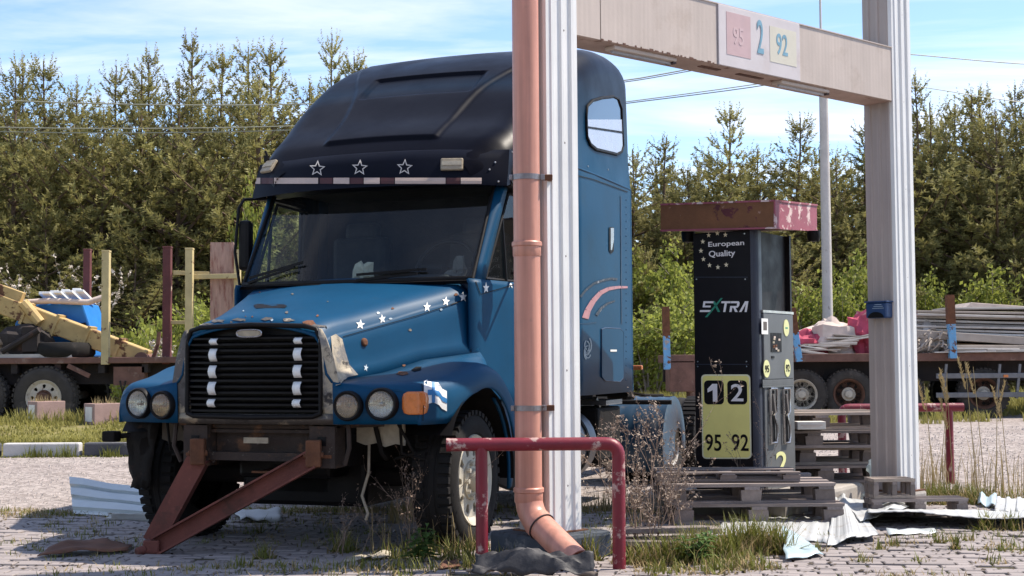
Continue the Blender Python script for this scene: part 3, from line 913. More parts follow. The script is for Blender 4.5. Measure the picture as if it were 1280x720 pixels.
# ---- red tube rails
def rail(label, pts, leg_pts, r, loc):
    t = thing('guard_rail', label, 'guard rail', loc)
    l = V(loc)
    b = MB(); b.tube([V(p) - l for p in pts], r, 16); b.build('top_tube', MAT['railred'], t, smooth=40)
    b = MB(); b.tube([V(p) - l for p in leg_pts], r * 0.92, 16); b.build('leg', MAT['railred'], t, smooth=40)
    return t
def bend(a, c, e, rr, n=6):
    """rounded corner a-c-e"""
    a, c, e = V(a), V(c), V(e)
    d0 = (a - c).normalized(); d1 = (e - c).normalized()
    p0, p1 = c + d0 * rr, c + d1 * rr
    return [(1 - t) ** 2 * p0 + 2 * t * (1 - t) * c + t * t * p1 for t in [k / n for k in range(n + 1)]]
RY = 7.98
ra = P(558, 556, RY); rb = P(773, 557, RY); rb.z = ra.z - 0.0
foot = V((P(774, 705, RY).x, RY, -0.05))
lf = V((P(602, 600, RY).x, RY + 0.0, 0))
rail('low red tube rail standing across the foot of the salmon downpipe', [ra] + bend(ra, rb, foot, 0.075) + [foot],
     [V((lf.x, RY, ra.z)), V((lf.x, RY, -0.05))], 0.037, (lf.x, RY, 0))
RY2 = 13.4
ra = P(1204, 509, RY2); rb = P(1052, 512, RY2); rb.z = ra.z
foot = V((rb.x, RY2 + 0.0, -0.05)); lx = P(1187, 550, RY2).x
rail('low red tube rail with peeling paint beyond the beige post', [ra] + bend(ra, rb, foot, 0.075) + [foot],
     [V((lx, RY2, ra.z)), V((lx, RY2, -0.05))], 0.040, (lx, RY2, 0))

# ================================================================== truck
PSI = radians(20.0)
TO = V((-1.295, 9.41, 0))
truck = thing('semi_truck', 'abandoned blue sleeper truck with dark roof and no bumper', 'truck', TO, -PSI)
TM = Matrix.Translation(TO) @ Matrix.Rotation(-PSI, 4, 'Z')
TMi = TM.inverted()
def tp(x, y, z): return TM @ V((x, y, z))

# ---------------- hood and fenders (one sweep of sections, split at the fold)
zt = [(-.86, 1.395), (-.84, 1.425), (-.80, 1.455), (-.70, 1.485), (-.45, 1.53), (0, 1.63), (.30, 1.70), (.55, 1.765)]
wsT = [(-.86, .455), (-.5, .53), (0, .67), (.55, .86)]
zfT = [(-.86, 1.05), (-.4, 1.10), (0, 1.18), (.55, 1.23)]
zcT = [(-.86, 1.33), (-.5, 1.40), (0, 1.49), (.55, 1.60)]
zftT = [(-.86, .995), (-.84, 1.03), (-.78, 1.055), (-.6, 1.075), (-.3, 1.12), (0, 1.165), (.2, 1.155), (.38, 1.08), (.55, .95), (.62, .87)]
xoT = [(-.86, 1.05), (-.6, 1.15), (-.2, 1.205), (.62, 1.205)]
AR_C, AR_R, AR_Z = 0.0, 0.565, 0.44
def hood_half(ys, sgn):
    z0, ws, zf, zc, zft, xo = (scurve(zt, ys), interp(wsT, ys), interp(zfT, ys), interp(zcT, ys), scurve(zftT, ys), scurve(xoT, ys))
    zs = z0 - 0.075
    pts = []
    for t in (0, .2, .4, .6, .8, .93):
        pts.append((t * ws, z0 - (z0 - zs) * t ** 2.3))
    pts += [(ws * .985, zs - .022), (ws + .008, zs - .055)]
    zc = min(zc, zs - .07)
    pts += [(ws + .014, zc + .004), (ws + .022, zc - .004)]
    zf2 = min(zf, zc - .05)
    for t in (.3, .6, .85):
        pts.append((ws + .022 + .03 * t, lerp(zc, zf2 + .03, t)))
    k_fold = len(pts)
    xf = ws + .085
    pts.append((xf, zf2 + .006))
    xm = xo - .12
    for t in (.25, .5, .75, 1):
        pts.append((lerp(xf, xm, t), lerp(zf2, zft, sstep(0, 1, t))))
    pts += [(xo - .07, zft - .012), (xo - .03, zft - .038), (xo - .008, zft - .08), (xo, zft - .13)]
    fade = 1 - sstep(-.55, .15, ys)
    def warp(x): return ys + fade * .17 * (abs(x) / 1.1) ** 2.6
    ya = warp(xo)
    if abs(ya - AR_C) < AR_R - .02:
        zl = AR_Z + sqrt(AR_R ** 2 - (ya - AR_C) ** 2)
    else:
        zl = .80 if ya < 0 else .62
    zl = max(zl, .80) if ya < 0 else zl
    zl = min(zl, zft - .14)
    for t in (.33, .66, 1):
        pts.append((xo - .004 * t, lerp(zft - .13, zl, t)))
    return [V((sgn * x, warp(x), z)) for x, z in pts], k_fold
stations = [-.86, -.85, -.835, -.81, -.77, -.72, -.66, -.60, -.54, -.48, -.42, -.36, -.30, -.24, -.18, -.12, -.06, 0, .06, .12, .18, .24, .30, .36, .42, .47, .51, .55]
secs = {s: [] for s in (1, -1)}
for s in (1, -1):
    for ys in stations:
        pts, KF = hood_half(ys, s); secs[s].append(pts)
hb = MB()
rows = []
for i in range(len(stations)):
    L_ = secs[-1][i][:KF + 1]; R2 = secs[1][i][:KF + 1]
    rows.append(L_[::-1] + R2[1:])
hb.grid(rows)
hood = hb.build('hood', MAT['blue'], truck, smooth=50, solid=0.012)
fmb = {}
for s in (1, -1):
    fb = MB(); fb.grid([sec[KF:] for sec in secs[s]])
    # pod face below the leading edge
    lead = secs[s][0][KF:]
    rows = []
    for t in (0, .33, .66, 1):
        rows.append([V((p.x, p.y + .01 * t, lerp(p.z, .805, t))) for p in lead[:-3]])
    fb.grid(rows, flip=(s > 0))
    fmb[s] = fb
    fb.build('fender', MAT['blue'], truck, smooth=50, solid=0.010)
    # tail of the fender behind the wheel
    tb = MB(); r1, r2 = [], []
    for k in range(9):
        a = lerp(radians(62), radians(-12), k / 8)
        yy, zz = AR_C + AR_R * cos(a), AR_Z + AR_R * sin(a)
        r1.append(V((s * 1.15, yy, zz)))
        r2.append(V((s * 1.13, min(.80, yy + .20 - .10 * k / 8), max(.33, zz - .02))))
    tb.grid([r1, r2])
    tb.build('fender_tail', MAT['blue'], truck, smooth=50, solid=0.02)
    # inner wheel liner
    lb = MB(); rr = []
    for x in (.52, 1.17):
        rr.append([V((s * x, AR_C + (AR_R + .02) * cos(a), AR_Z + (AR_R + .015) * sin(a))) for a in [radians(lerp(-5, 150, k / 12)) for k in range(13)]])
    lb.grid(rr); lb.build('wheel_liner', MAT['black'], truck, smooth=60)

# nose strip beside the grille (bare primer) and lower sill
for s in (1, -1):
    e = secs[s][0]
    xin = .455
    nb = MB()
    rows = []
    lead = [p for p in e[KF - 4:KF + 2]]
    tp_pts = [V((s * xin, -.852, 1.38)), V((s * .475, -.852, 1.372)), V((s * .50, -.845, 1.33)), V((s * .545, -.835, 1.20)), V((s * .575, -.825, 1.06))]
    bt_pts = [V((s * xin, -.80, .84)), V((s * .478, -.80, .83)), V((s * .50, -.795, .825)), V((s * .525, -.79, .82)), V((s * .55, -.785, .81))]
    for t in (0, .15, .35, .6, .85, 1):
        rows.append([lerp(a, c, t) + V((0, -.006 * sin(pi * t), 0)) for a, c in zip(tp_pts, bt_pts)])
    nb.grid(rows); o = nb.build('nose_strip', MAT['filler' if s > 0 else 'primer'], truck, smooth=50, solid=0.01)
    o['label'] = 'scraped grey nose strip with bare filler'
sb = MB()
rows = [[], [], []]
for k in range(13):
    x = lerp(-.56, .56, k / 12); y = -.80 - .045 * (1 - (x / .56) ** 2)
    rows[0].append(V((x, y, .865))); rows[1].append(V((x, y - .008, .835))); rows[2].append(V((x, y + .03, .80)))
sb.grid(rows); sb.build('lower_sill', MAT['primer'], truck, smooth=50, solid=0.012)

# ---------------- grille
GX = .462
def gy(x): return -.865 + .035 * (x / GX) ** 2
gr = MB()
rows = []
for z in (.86, 1.39):
    rows.append([V((lerp(-GX, GX, k / 8), gy(lerp(-GX, GX, k / 8)) + .075, z)) for k in range(9)])
gr.grid(rows); grille = gr.build('grille', MAT['black'], truck)
NS = 13
for i in range(NS):
    z = lerp(.885, 1.325, i / (NS - 1))
    b = MB(); rows = [[], [], [], []]
    for k in range(11):
        x = lerp(-GX, GX, k / 10); y = gy(x)
        rows[0].append(V((x, y + .055, z + .016))); rows[1].append(V((x, y, z + .004)))
        rows[2].append(V((x, y, z - .008))); rows[3].append(V((x, y + .05, z - .004)))
    b.grid(rows); b.build('slat', MAT['black'], grille, smooth=30)
# frame
fr = MB(); path = []
cx = [(-GX, .87), (-GX, 1.31), (-GX + .03, 1.375), (-.36, 1.393), (0, 1.405), (.36, 1.393), (GX - .03, 1.375), (GX, 1.31), (GX, .87), (GX - .05, .85), (0, .845), (-GX + .05, .85), (-GX, .87)]
fr.tube([(x, gy(x) - .004, z) for x, z in cx], .015, 8, cap=False)
fr.build('grille_frame', MAT['black'], grille, smooth=50)
# badge
b = MB()
oval = [(.085 * (abs(cos(a)) ** .6) * (1 if cos(a) >= 0 else -1), .022 * (abs(sin(a)) ** .7) * (1 if sin(a) >= 0 else -1)) for a in [2 * pi * k / 28 for k in range(28)]]
b.tube([(x, gy(0) - .014, 1.352 + z) for x, z in oval + oval[:1]], .006, 6, cap=False)
b.build('badge_rim', MAT['chrome'], grille, smooth=60)
b = MB(); b.prism([(x * .92, z * .85) for x, z in oval], 0, .012, Matrix.Translation((0, gy(0) - .005, 1.352)) @ Matrix.Rotation(pi / 2, 4, 'X'))
b.build('badge', MAT['lightbrown'], grille)
# white tape strips
for xc, tilt in ((-.25, -.012), (.328, .0)):
    for k, (z0, z1) in enumerate(((1.285, 1.325), (1.185, 1.262), (1.083, 1.160), (.980, 1.060), (.905, .955))):
        b = MB(); rows = []
        for q in range(5):
            t = q / 4
            z = lerp(z0, z1, t); x = xc + tilt * (4 - k) * -1 * .0 + (.004 * k * (-1 if xc < 0 else -.6))
            yy = gy(x) - .012 - .022 * sin(pi * t)
            rows.append([V((x - .026, yy, z)), V((x + .026, yy, z))])
        b.grid(rows); b.build('white_strip', MAT['white'], grille, smooth=60, solid=0.003)

# radiator stack behind grille, engine mass, front cross member
b = MB(); b.box((0, -.62, 1.10), (.80, .12, .62)); b.build('radiator', MAT['black'], truck)
b = MB(); b.box((0, .15, .92), (.66, 1.2, .95)); b.box((0, .2, .45), (.42, .8, .28)); b.build('engine', MAT['black'], truck, bevel=.03)
for s in (1, -1):
    b = MB(); b.box((s * .43, 3.3, .66), (.09, 8.1, .26)); b.build('frame_rail', MAT['chassis'], truck)
    b = MB()
    b.box((s * .44, -.76, .665), (.17, .03, .25)); b.box((s * .37, -.70, .66), (.02, .14, .24)); b.box((s * .51, -.70, .66), (.02, .14, .24))
    br = b.build('bumper_bracket', MAT['rustframe'], truck)
    b = MB(); b.box((s * .44, -.777, .70), (.055, .006, .055)); b.build('bracket_hole', MAT['black'], br)
    b = MB(); b.box((s * .44, -.777, .61), (.13, .006, .02)); b.build('bracket_edge', MAT['rustc'], br)
b = MB(); b.box((0, -.70, .60), (.72, .10, .05)); b.box((0, -.70, .755), (.72, .06, .02)); b.box((0, -.66, .68), (.7, .02, .15))
cmn = b.build('cross_member', MAT['rustframe'], truck)
b = MB(); b.box((-.02, -.757, .70), (.17, .012, .035)); b.build('cross_member_plate', MAT['lightbrown'], cmn)
for s_, xx in ((1, .60), (-1, -.60), (1, .36), (-1, -.36)):
    b = MB(); b.tube([(xx, -.74, .80), (xx + .01 * s_, -.75, .66), (xx - .03 * s_, -.73, .56)], .014, 6); b.build('frame_strut', MAT['rustframe'], truck, smooth=50)
b = MB(); b.tube([(-.75, -.56, .80), (-.3, -.72, .785), (.3, -.72, .785), (.75, -.56, .80)], .018, 8); b.build('support_tube', MAT['rustframe'], truck, smooth=50)
b = MB(); b.box((.05, -.55, .50), (.30, .25, .012)); b.box((.05, -.43, .56), (.28, .02, .15)); b.build('tow_plate', MAT['rustc'], truck)
for s in (1, -1):
    b = MB(); b.prism([(-.16, -.05), (-.10, -.07), (-.02, -.055), (.03, -.08), (.10, -.06), (.16, -.07), (.16, .06), (-.16, .07)], -.01, .01, Matrix.Translation((s * .70, -.50, .735)) @ Matrix.Rotation(pi / 2, 4, 'X'))
    b.build('lower_plate', MAT['bag'] if s > 0 else MAT['tan'], truck)
b = MB(); b.tube([(-.95, 0, .43), (.95, 0, .43)], .06, 10); b.build('front_axle', MAT['chassis'], truck)
b = MB(); rows = []
for k in range(9):
    t = k / 8; z = lerp(.80, .36, t)
    rows.append([V((-1.16 + .04 * t + .03 * noise.noise(V((t * 6, 0, 1))) + (u_ * (.30 - .14 * t)), -.47 + .05 * noise.noise(V((t * 4, u_ * 4, 3))) - .05 * u_, z + .04 * noise.noise(V((u_ * 7, 2, 2))))) for u_ in [j / 6 for j in range(7)]])
b.grid(rows); b.build('torn_splash_guard', MAT['chassis'], truck, smooth=30, solid=.008)
b = MB(); b.box((-1.22, -.55, .70), (.10, .08, .07)); b.tube([(-1.2, -.5, .70), (-.9, -.4, .72)], .02, 6); b.build('step_bracket', MAT['chassis'], truck, bevel=.01)
b = MB(); b.tube([(.62, -.5, .68), (.64, -.55, .5), (.60, -.56, .36), (.66, -.6, .26), (.645, -.6, .22)], .009, 6)
b.build('hanging_hose', MAT['lightbrown'], truck, smooth=60)
for k in range(14):
    b = MB()
    a0 = rnd.uniform(-.9, .9); b.tube([(a0, -.5 + rnd.uniform(-.1, .1), .8), (a0 + rnd.uniform(-.1, .1), -.52, .62), (a0 + rnd.uniform(-.2, .2), -.45, .58)], rnd.uniform(.008, .02), 6)
    b.build('hose', MAT['chassis'], truck, smooth=60)

# ---------------- head lamps
def front_point(s, x):
    e = secs[s][0]
    for a, c in zip(e, e[1:]):
        if abs(a.x) <= x <= abs(c.x):
            t = (x - abs(a.x)) / max(1e-6, abs(c.x) - abs(a.x)); q = lerp(a, c, t)
            d = (c - a); n = V((d.y, -d.x, 0)).normalized()
            if n.y > 0: n = -n
            return q, n
    return e[-1], V((s, -.3, 0)).normalized()
def round_lamp(name, s, x, z, r, mat, lab=None, back=.05):
    q, n = front_point(s, x)
    n = (n + V((0, -1.2, 0))).normalized()
    T = Matrix.Translation(V((q.x, q.y, z)) + n * .014) @ n.to_track_quat('Z', 'Y').to_matrix().to_4x4()
    b = MB(); b.lathe([(r + .020, -.06), (r + .020, .012), (r + .012, .024), (r + .002, .020), (r, .010)], 32, T)
    ob = b.build(name, MAT['black'], truck, smooth=40)
    b = MB(); b.lathe([(r + .002, .014), (r * .86, .002), (r * .55, -.004), (r * .25, -.006), (.0005, -.006)], 32, T)
    b.build('reflector', MAT['bowl'], ob, smooth=60)
    b = MB(); b.lathe([(r * .16, -.006), (r * .17, .010), (.0005, .014)], 12, T); b.build('bulb', MAT['chrome'], ob, smooth=50)
    b = MB(); b.lathe([(r, .014), (r * .95, .021), (r * .75, .027), (r * .4, .031), (.0005, .032)], 32, T)
    for k in range(-3, 4):
        xx = k * r * .24; hh = sqrt(max(0, (r * .9) ** 2 - xx * xx))
        bb = MB(); bb.box((xx, 0, .030 - .010 * (xx / r) ** 2), (.0035, 2 * hh * .95, .003)); b.add(bb.v, bb.f, T)
    b.build('lens', mat, ob, smooth=60)
    if lab: ob['label'] = lab
    return ob
for s in (1, -1):
    round_lamp('fog_lamp', s, .64, .915, .070, MAT['foglens'])
    round_lamp('headlight', s, .84, .925, .078, MAT['lampglass'])
# turn signal on the pod's corner
b = MB(); rows = []
cpts = []
for xx in (.955, .975, 1.0, 1.02, 1.035):
    q, n = front_point(1, xx); cpts.append((V((q.x, q.y, 0)), n))
e0 = cpts[-1][0]
for t in (.35, .7, 1.0):
    cpts.append((e0 + V((.028 * t, .085 * t, 0)), V((.55 + .3 * t, -.8 + .3 * t, 0)).normalized()))
for z, k_ in ((.862, .55), (.872, .85), (.90, 1), (.93, 1), (.96, 1), (.985, .9), (.998, .6)):
    m_ = len(cpts); row = []
    for i_, (q, n) in enumerate(cpts):
        f_ = lerp((1 - k_) / 2, 1 - (1 - k_) / 2, i_ / (m_ - 1)) * (m_ - 1); a_ = min(m_ - 2, int(f_))
        row.append(lerp(cpts[a_][0], cpts[a_ + 1][0], f_ - a_) + lerp(cpts[a_][1], cpts[a_ + 1][1], f_ - a_) * .018 + V((0, 0, z)))
    rows.append(row)
b.grid(rows); b.build('turn_signal', MAT['amber'], truck, smooth=50, solid=.03)

# ---------------- cab
def xc(y): return interp([(.40, .90), (.60, .94), (1.0, 1.01), (2.05, 1.13)], y)
b = MB(); b.box((0, .60, 1.25), (1.84, .04, 1.0)); b.build('firewall', MAT['bluedark'], truck)
cabmb = {}
for s in (1, -1):
    b = MB(); rows = []
    for z in (.72, 1.0, 1.3, 1.55, 1.70, 1.735):
        rows.append([V((s * (xc(y) - (.012 if z > 1.7 else 0)), y, z)) for y in (.46, .6, .8, 1.0, 1.3, 1.6, 1.9, 2.05)])
    b.grid(rows)
    cabmb[s] = b
    door = b.build('door', MAT['blue'], truck, smooth=40, solid=.02)
    # B post
    b = MB(); rows = []
    for z in (1.73, 2.1, 2.45, 2.72):
        rows.append([V((s * (xc(y) - .012 - .02 * (z - 1.7)), y, z)) for y in (1.70, 1.9, 2.05)])
    b.grid(rows); b.build('door_pillar', MAT['twotone'], truck, smooth=40, solid=.03)
    # A post
    b = MB()
    rows = []
    for t in [k / 6 for k in range(7)]:
        c0 = lerp(V((s * .885, .555, 1.735)), V((s * .882, 1.00, 2.45)), t)
        c1 = lerp(V((s * .93, .60, 1.735)), V((s * .96, 1.03, 2.45)), t)
        c2 = lerp(V((s * .93, .70, 1.735)), V((s * .96, 1.10, 2.45)), t)
        rows.append([c0, lerp(c0, c1, .5) + V((0, -.018, 0)), c1, c2])
    b.grid(rows); b.build('windscreen_pillar', MAT['blue'], truck, smooth=50, solid=.03)
    # door window glass and rubber
    zt_, yb = 2.42, 1.70
    poly = [(.74, 1.745), (1.13, 2.38), (yb, 2.38), (yb, 1.745)]
    b = MB()
    pts = [V((s * (xc(y) - .05 - .05 * (z - 1.7)), y, z)) for y, z in poly]
    b.add(pts, [(0, 1, 2, 3)]); b.build('door_window', MAT['sideglass'], door, recalc=False)
    b = MB(); b.tube(pts + [pts[0]], .014, 6)
    ym = 1.02; b.tube([V((s * (xc(ym) - .05), ym, 1.745)), V((s * (xc(ym) - .08), ym, 2.2))], .012, 6)
    b.build('window_rubber', MAT['black'], door)
    b = MB(); b.tube([V((s * (xc(.9) + .002), .98, 2.44)), V((s * (xc(1.7) - .03), 1.75, 2.44))], .035, 8); b.build('rain_gutter', MAT['black'], truck)
    # grab hook low on door and mirror
    b = MB(); b.tube([(s * (xc(.9) - .01), .90, 1.66), (s * (xc(.9) + .05), .88, 1.60), (s * (xc(.9) + .07), .92, 1.545), (s * (xc(1) + .08), 1.02, 1.53), (s * (xc(1.1) + .0), 1.15, 1.54)], .018, 8)
    if s < 0: b.build('mirror_loop', MAT['black'], truck, smooth=60)
    mx = 1.07 if s < 0 else 1.22
    b = MB(); b.tube(([(s * .95, .98, 2.415), (s * 1.07, .86, 2.40), (s * (mx + .01), .80, 2.33)] if s < 0 else []) + [(s * (mx + .03), .78, 2.0)] + ([(s * mx, .80, 1.75), (s * .95, .72, 1.60)] if s < 0 else [(s * mx, .84, 1.82), (s * 1.0, 1.05, 1.80)]), .012, 8)
    mir = b.build('side_mirror', MAT['black'], truck, smooth=60)
    b = MB(); b.box((s * (mx - .03), .83, 2.05), (.10, .07, .38)); b.build('mirror_housing', MAT['black'], mir, bevel=.03)
    b = MB(); b.box((s * (mx - .03), .87, 2.05), (.08, .006, .34)); b.build('mirror_glass', MAT['chrome'], mir)

# windscreen
def ws_pt(u, t):
    """u -1..1 across, t 0 bottom .. 1 top"""
    x = u * lerp(.888, .885, t)
    y = lerp(.40, .84, t) + lerp(.155, .16, t) * abs(u) ** 2.4
    z = lerp(1.735, 2.44, t) - .012 * (1 - u * u) * (1 - t)
    return V((x, y, z))
b = MB(); b.grid([[ws_pt(lerp(-1, 1, k / 20), t) for k in range(21)] for t in (0, .25, .5, .75, 1)])
b.build('windscreen', MAT['screen'], truck, smooth=60)
b = MB(); b.tube([ws_pt(lerp(-1, 1, k / 20), .0) + V((0, -.006, .004)) for k in range(21)], .020, 6)
b.tube([ws_pt(-1, k / 4) + V((-.004, -.004, 0)) for k in range(5)], .015, 6); b.tube([ws_pt(1, k / 4) + V((.004, -.004, 0)) for k in range(5)], .015, 6)
b.build('windscreen_rubber', MAT['black'], truck, smooth=60)
# cowl and wipers
b = MB(); rows = [[], [], []]
for k in range(17):
    u = lerp(-1, 1, k / 16); p = ws_pt(u, 0)
    rows[0].append(p + V((0, .02, .004))); rows[1].append(p + V((0, -.05, -.012))); rows[2].append(V((p.x, .50 if abs(u) > .8 else .44, 1.70)))
b.grid(rows); b.build('cowl', MAT['black'], truck, smooth=60)
def wiper(u0, u1, t1):
    b = MB()
    p0 = ws_pt(u0, .02) + V((0, -.04, 0)); p1 = ws_pt(u1, t1) + V((0, -.035, .01))
    b.bar(p0, p1, .016, .016)
    p2 = ws_pt(u1 + .06, t1 + .06) + V((0, -.03, .0)); p3 = ws_pt(u0 - .02, .075) + V((0, -.03, 0))
    b.bar(p3, p2, .01, .018)
    return b.build('wiper', MAT['black'], truck)
wiper(-.92, -.48, .16); wiper(.12, .60, .05)
# cabin: floor, dash, seats, steering wheel, back wall
b = MB(); b.box((0, 1.4, 1.0), (1.8, 1.6, .05)); b.build('cab_floor', MAT['cabin'], truck)
b = MB(); b.box((0, .78, 1.60), (1.62, .34, .26)); b.box((.42, .72, 1.73), (.55, .22, .10)); b.build('dashboard', MAT['cabin'], truck, bevel=.04)
b = MB(); b.box((0, 2.10, 1.85), (2.0, .04, 1.7)); b.build('sleeper_curtain', MAT['cabin'], truck)
b = MB(); b.box((0, 1.55, 2.50), (1.9, 1.15, .03)); b.build('headliner', MAT['cabin'], truck)
for s in (1, -1):
    b = MB(); b.box((s * .50, 1.42, 1.42), (.50, .5, .16)); b.box((s * .50, 1.70, 1.80), (.48, .14, .72)); b.box((s * .50, 1.72, 2.20), (.30, .10, .16))
    b.build('seat', MAT['cabin'] if s < 0 else MAT['cabin'], truck, bevel=.05)
b = MB(); ring = [(.50 + .22 * cos(a), 1.02 + .10 * sin(a), 1.86 + .19 * sin(a)) for a in [2 * pi * k / 20 for k in range(21)]]
b.tube(ring, .016, 8, cap=False); b.tube([(.5, 1.02, 1.86), (.5, .85, 1.65)], .03, 8); b.bar((.30, 1.02, 1.86), (.70, 1.02, 1.86), .03, .03)
b.build('steering_wheel', MAT['black'], truck, smooth=60)
b = MB(); rr = random.Random(9)
def lump(b, c, r, n=9, m=6, amp=.35, seed=0, flat=1.0):
    rows = []
    for i in range(m + 1):
        ph = pi * i / m
        row = []
        for k in range(n):
            a = 2 * pi * k / n
            d = V((sin(ph) * cos(a), sin(ph) * sin(a), cos(ph) * flat))
            f = 1 + amp * noise.noise(d * 1.7 + V((seed, seed * .7, 0))) + amp * .5 * noise.noise(d * 4 + V((seed, 0, 0)))
            row.append(V(c) + V((d.x * r[0], d.y * r[1], d.z * r[2])) * f)
        rows.append(row)
    b.grid(rows, closed=True)
lump(b, (.02, .66, 1.80), (.07, .06, .09), 10, 7, .5, 2); b.build('crumpled_paper', MAT['bag'], truck)
b = MB(); lump(b, (.70, .80, 1.82), (.05, .05, .10), 8, 6, .5, 6); lump(b, (.66, .76, 1.77), (.07, .05, .04), 8, 6, .5, 8); b.build('dash_clutter', MAT['cabingrey'], truck)

# ---------------- roof fairing and sleeper
zrT = [(.80, 2.60), (.88, 2.69), (1.0, 2.80), (1.3, 2.99), (1.65, 3.25), (2.0, 3.47), (2.3, 3.62), (2.6, 3.735), (3.0, 3.835), (3.4, 3.88), (3.65, 3.875), (3.74, 3.85), (3.79, 3.80), (3.81, 3.73)]
wT = [(.80, .82), (.86, .92), (.93, .99), (1.02, 1.04), (1.15, 1.075), (1.5, 1.10), (2.05, 1.13), (2.6, 1.15), (3.65, 1.15), (3.74, 1.145), (3.79, 1.125), (3.81, 1.10)]
def fairing_off(x, y):
    """raised centre panel and its recessed window band"""
    ax = abs(x)
    xb = scurve([(.9, .44), (1.2, .46), (1.45, .49), (1.7, .55), (2.0, .68), (2.3, .80), (2.6, .86)], y)
    o = .024 * sstep(.965, .995, y) * (1 - sstep(xb - .025, xb + .035, ax)) * (1 - sstep(2.2, 3.0, y))
    rx = .47 - .35 * max(0, (1.66 - y))
    o -= .024 * sstep(1.60, 1.625, y) * (1 - sstep(1.93, 1.955, y)) * (1 - sstep(rx - .03, rx + .03, ax))
    return o
ystn = [.80, .83, .86, .89, .92, .945] + [.96 + .0075 * k for k in range(6)] + [1.01 + .02 * k for k in range(30)] + [1.605 + .0075 * k for k in range(5)] + [1.645 + .02 * k for k in range(14)] + [1.925 + .0075 * k for k in range(6)] + [1.98 + .02 * k for k in range(16)] + [2.32 + .12 * k for k in range(11)] + [3.65, 3.70, 3.74, 3.77, 3.79, 3.81]
NT = 64
def roof_half(y):
    zr, w = scurve(zrT, y), interp(wT, y)
    zb_ = 2.43 if y < 2.03 else 2.68
    r = min(.24, (zr - zb_) * .85)
    pts = []
    for t in (0, .25, .5, .75):
        inset = .0 if y < 2.03 else .014 * sstep(0, .12, t)
        pts.append((w - inset - .02 * t, lerp(zb_, zr - r, t)))
    for k in range(9):
        a = (pi / 2) * k / 8
        pts.append((w - .035 - r + r * cos(a), zr - r + r * sin(a) - .015))
    x0 = w - .035 - r
    for k in range(1, NT + 1):
        t = k / NT
        pts.append((x0 * (1 - t), zr - .015 + .03 * (1 - (1 - t) ** 2)))
    return pts
rb_ = MB(); rows = []
for y in ystn:
    h = roof_half(y)
    left = [V((-x, y, z)) for x, z in h]; right = [V((x, y, z)) for x, z in h[:-1]][::-1]
    row = left + right
    out = []
    for p in row:
        o_ = fairing_off(p.x, p.y)
        out.append(p + V((0, -.6, .8)) * o_ if p.z > 2.5 else p)
    rows.append(out)
rb_.grid(rows)
rb_.f.append([len(rb_.v) - len(rows[0]) + k for k in range(len(rows[0]))]); rb_.mi.append(0)
roof = rb_.build('roof_fairing', MAT['twotone'], truck, smooth=38)
sl = MB(); rows = []
for y in [2.03, 2.3, 2.6, 3.0, 3.4, 3.65, 3.74, 3.79, 3.81]:
    w = interp(wT, y)
    row = [V((-w + .0, y, z)) for z in (.90, 1.2, 1.6, 2.0, 2.4, 2.66, 2.70)]
    rows.append(row + [V((-p.x, p.y, p.z)) for p in row[::-1]])
sl.grid(rows)
sl.f.append([len(sl.v) - len(rows[0]) + k for k in range(len(rows[0]))]); sl.mi.append(0)
sleeper = sl.build('sleeper', MAT['blue'], truck, smooth=38, solid=0.02)
b = MB(); b.box((0, 2.92, .91), (2.2, 1.74, .03)); b.build('sleeper_floor', MAT['chassis'], truck)
# drip rail at the seam of roof and sleeper
for s in (1, -1):
    b = MB(); b.tube([(s * (interp(wT, y) - .002), y, 2.69) for y in (2.05, 2.4, 2.8, 3.2, 3.6, 3.73)], .010, 6); b.build('drip_rail', MAT['blue'], truck, smooth=60)
    b = MB(); b.box((s * 1.139, 3.745, 1.8), (.016, .022, 1.78)); b.build('rear_trim', MAT['blue'], truck)
# visor
b = MB(); rows = []
for k in range(33):
    u = lerp(-1, 1, k / 32); x = u * 1.02
    yf = .66 + .24 * abs(u) ** 2.4
    z0 = 2.405 + .012 * (1 - u * u); 
    e_ = 1 - .25 * sstep(.93, 1.0, abs(u))
    rows.append([V((x, yf + .33, 2.43)), V((x, yf + .07, 2.425)), V((x, yf - .005, z0)), V((x, yf, z0 + .03)), V((x * .998, yf + .025, 2.50)), V((x * .994, yf + .055, 2.60)), V((x * .988, yf + .10 * e_ + .01, 2.675)), V((x * .97, yf + .32, 2.72))])
b.grid(rows)
visor_mb = b
b.f.append(list(range(8))); b.mi.append(0)
b.f.append([32 * 8 + k for k in range(8)][::-1]); b.mi.append(0)
visor = b.build('sun_visor', MAT['navy'], truck, smooth=45)

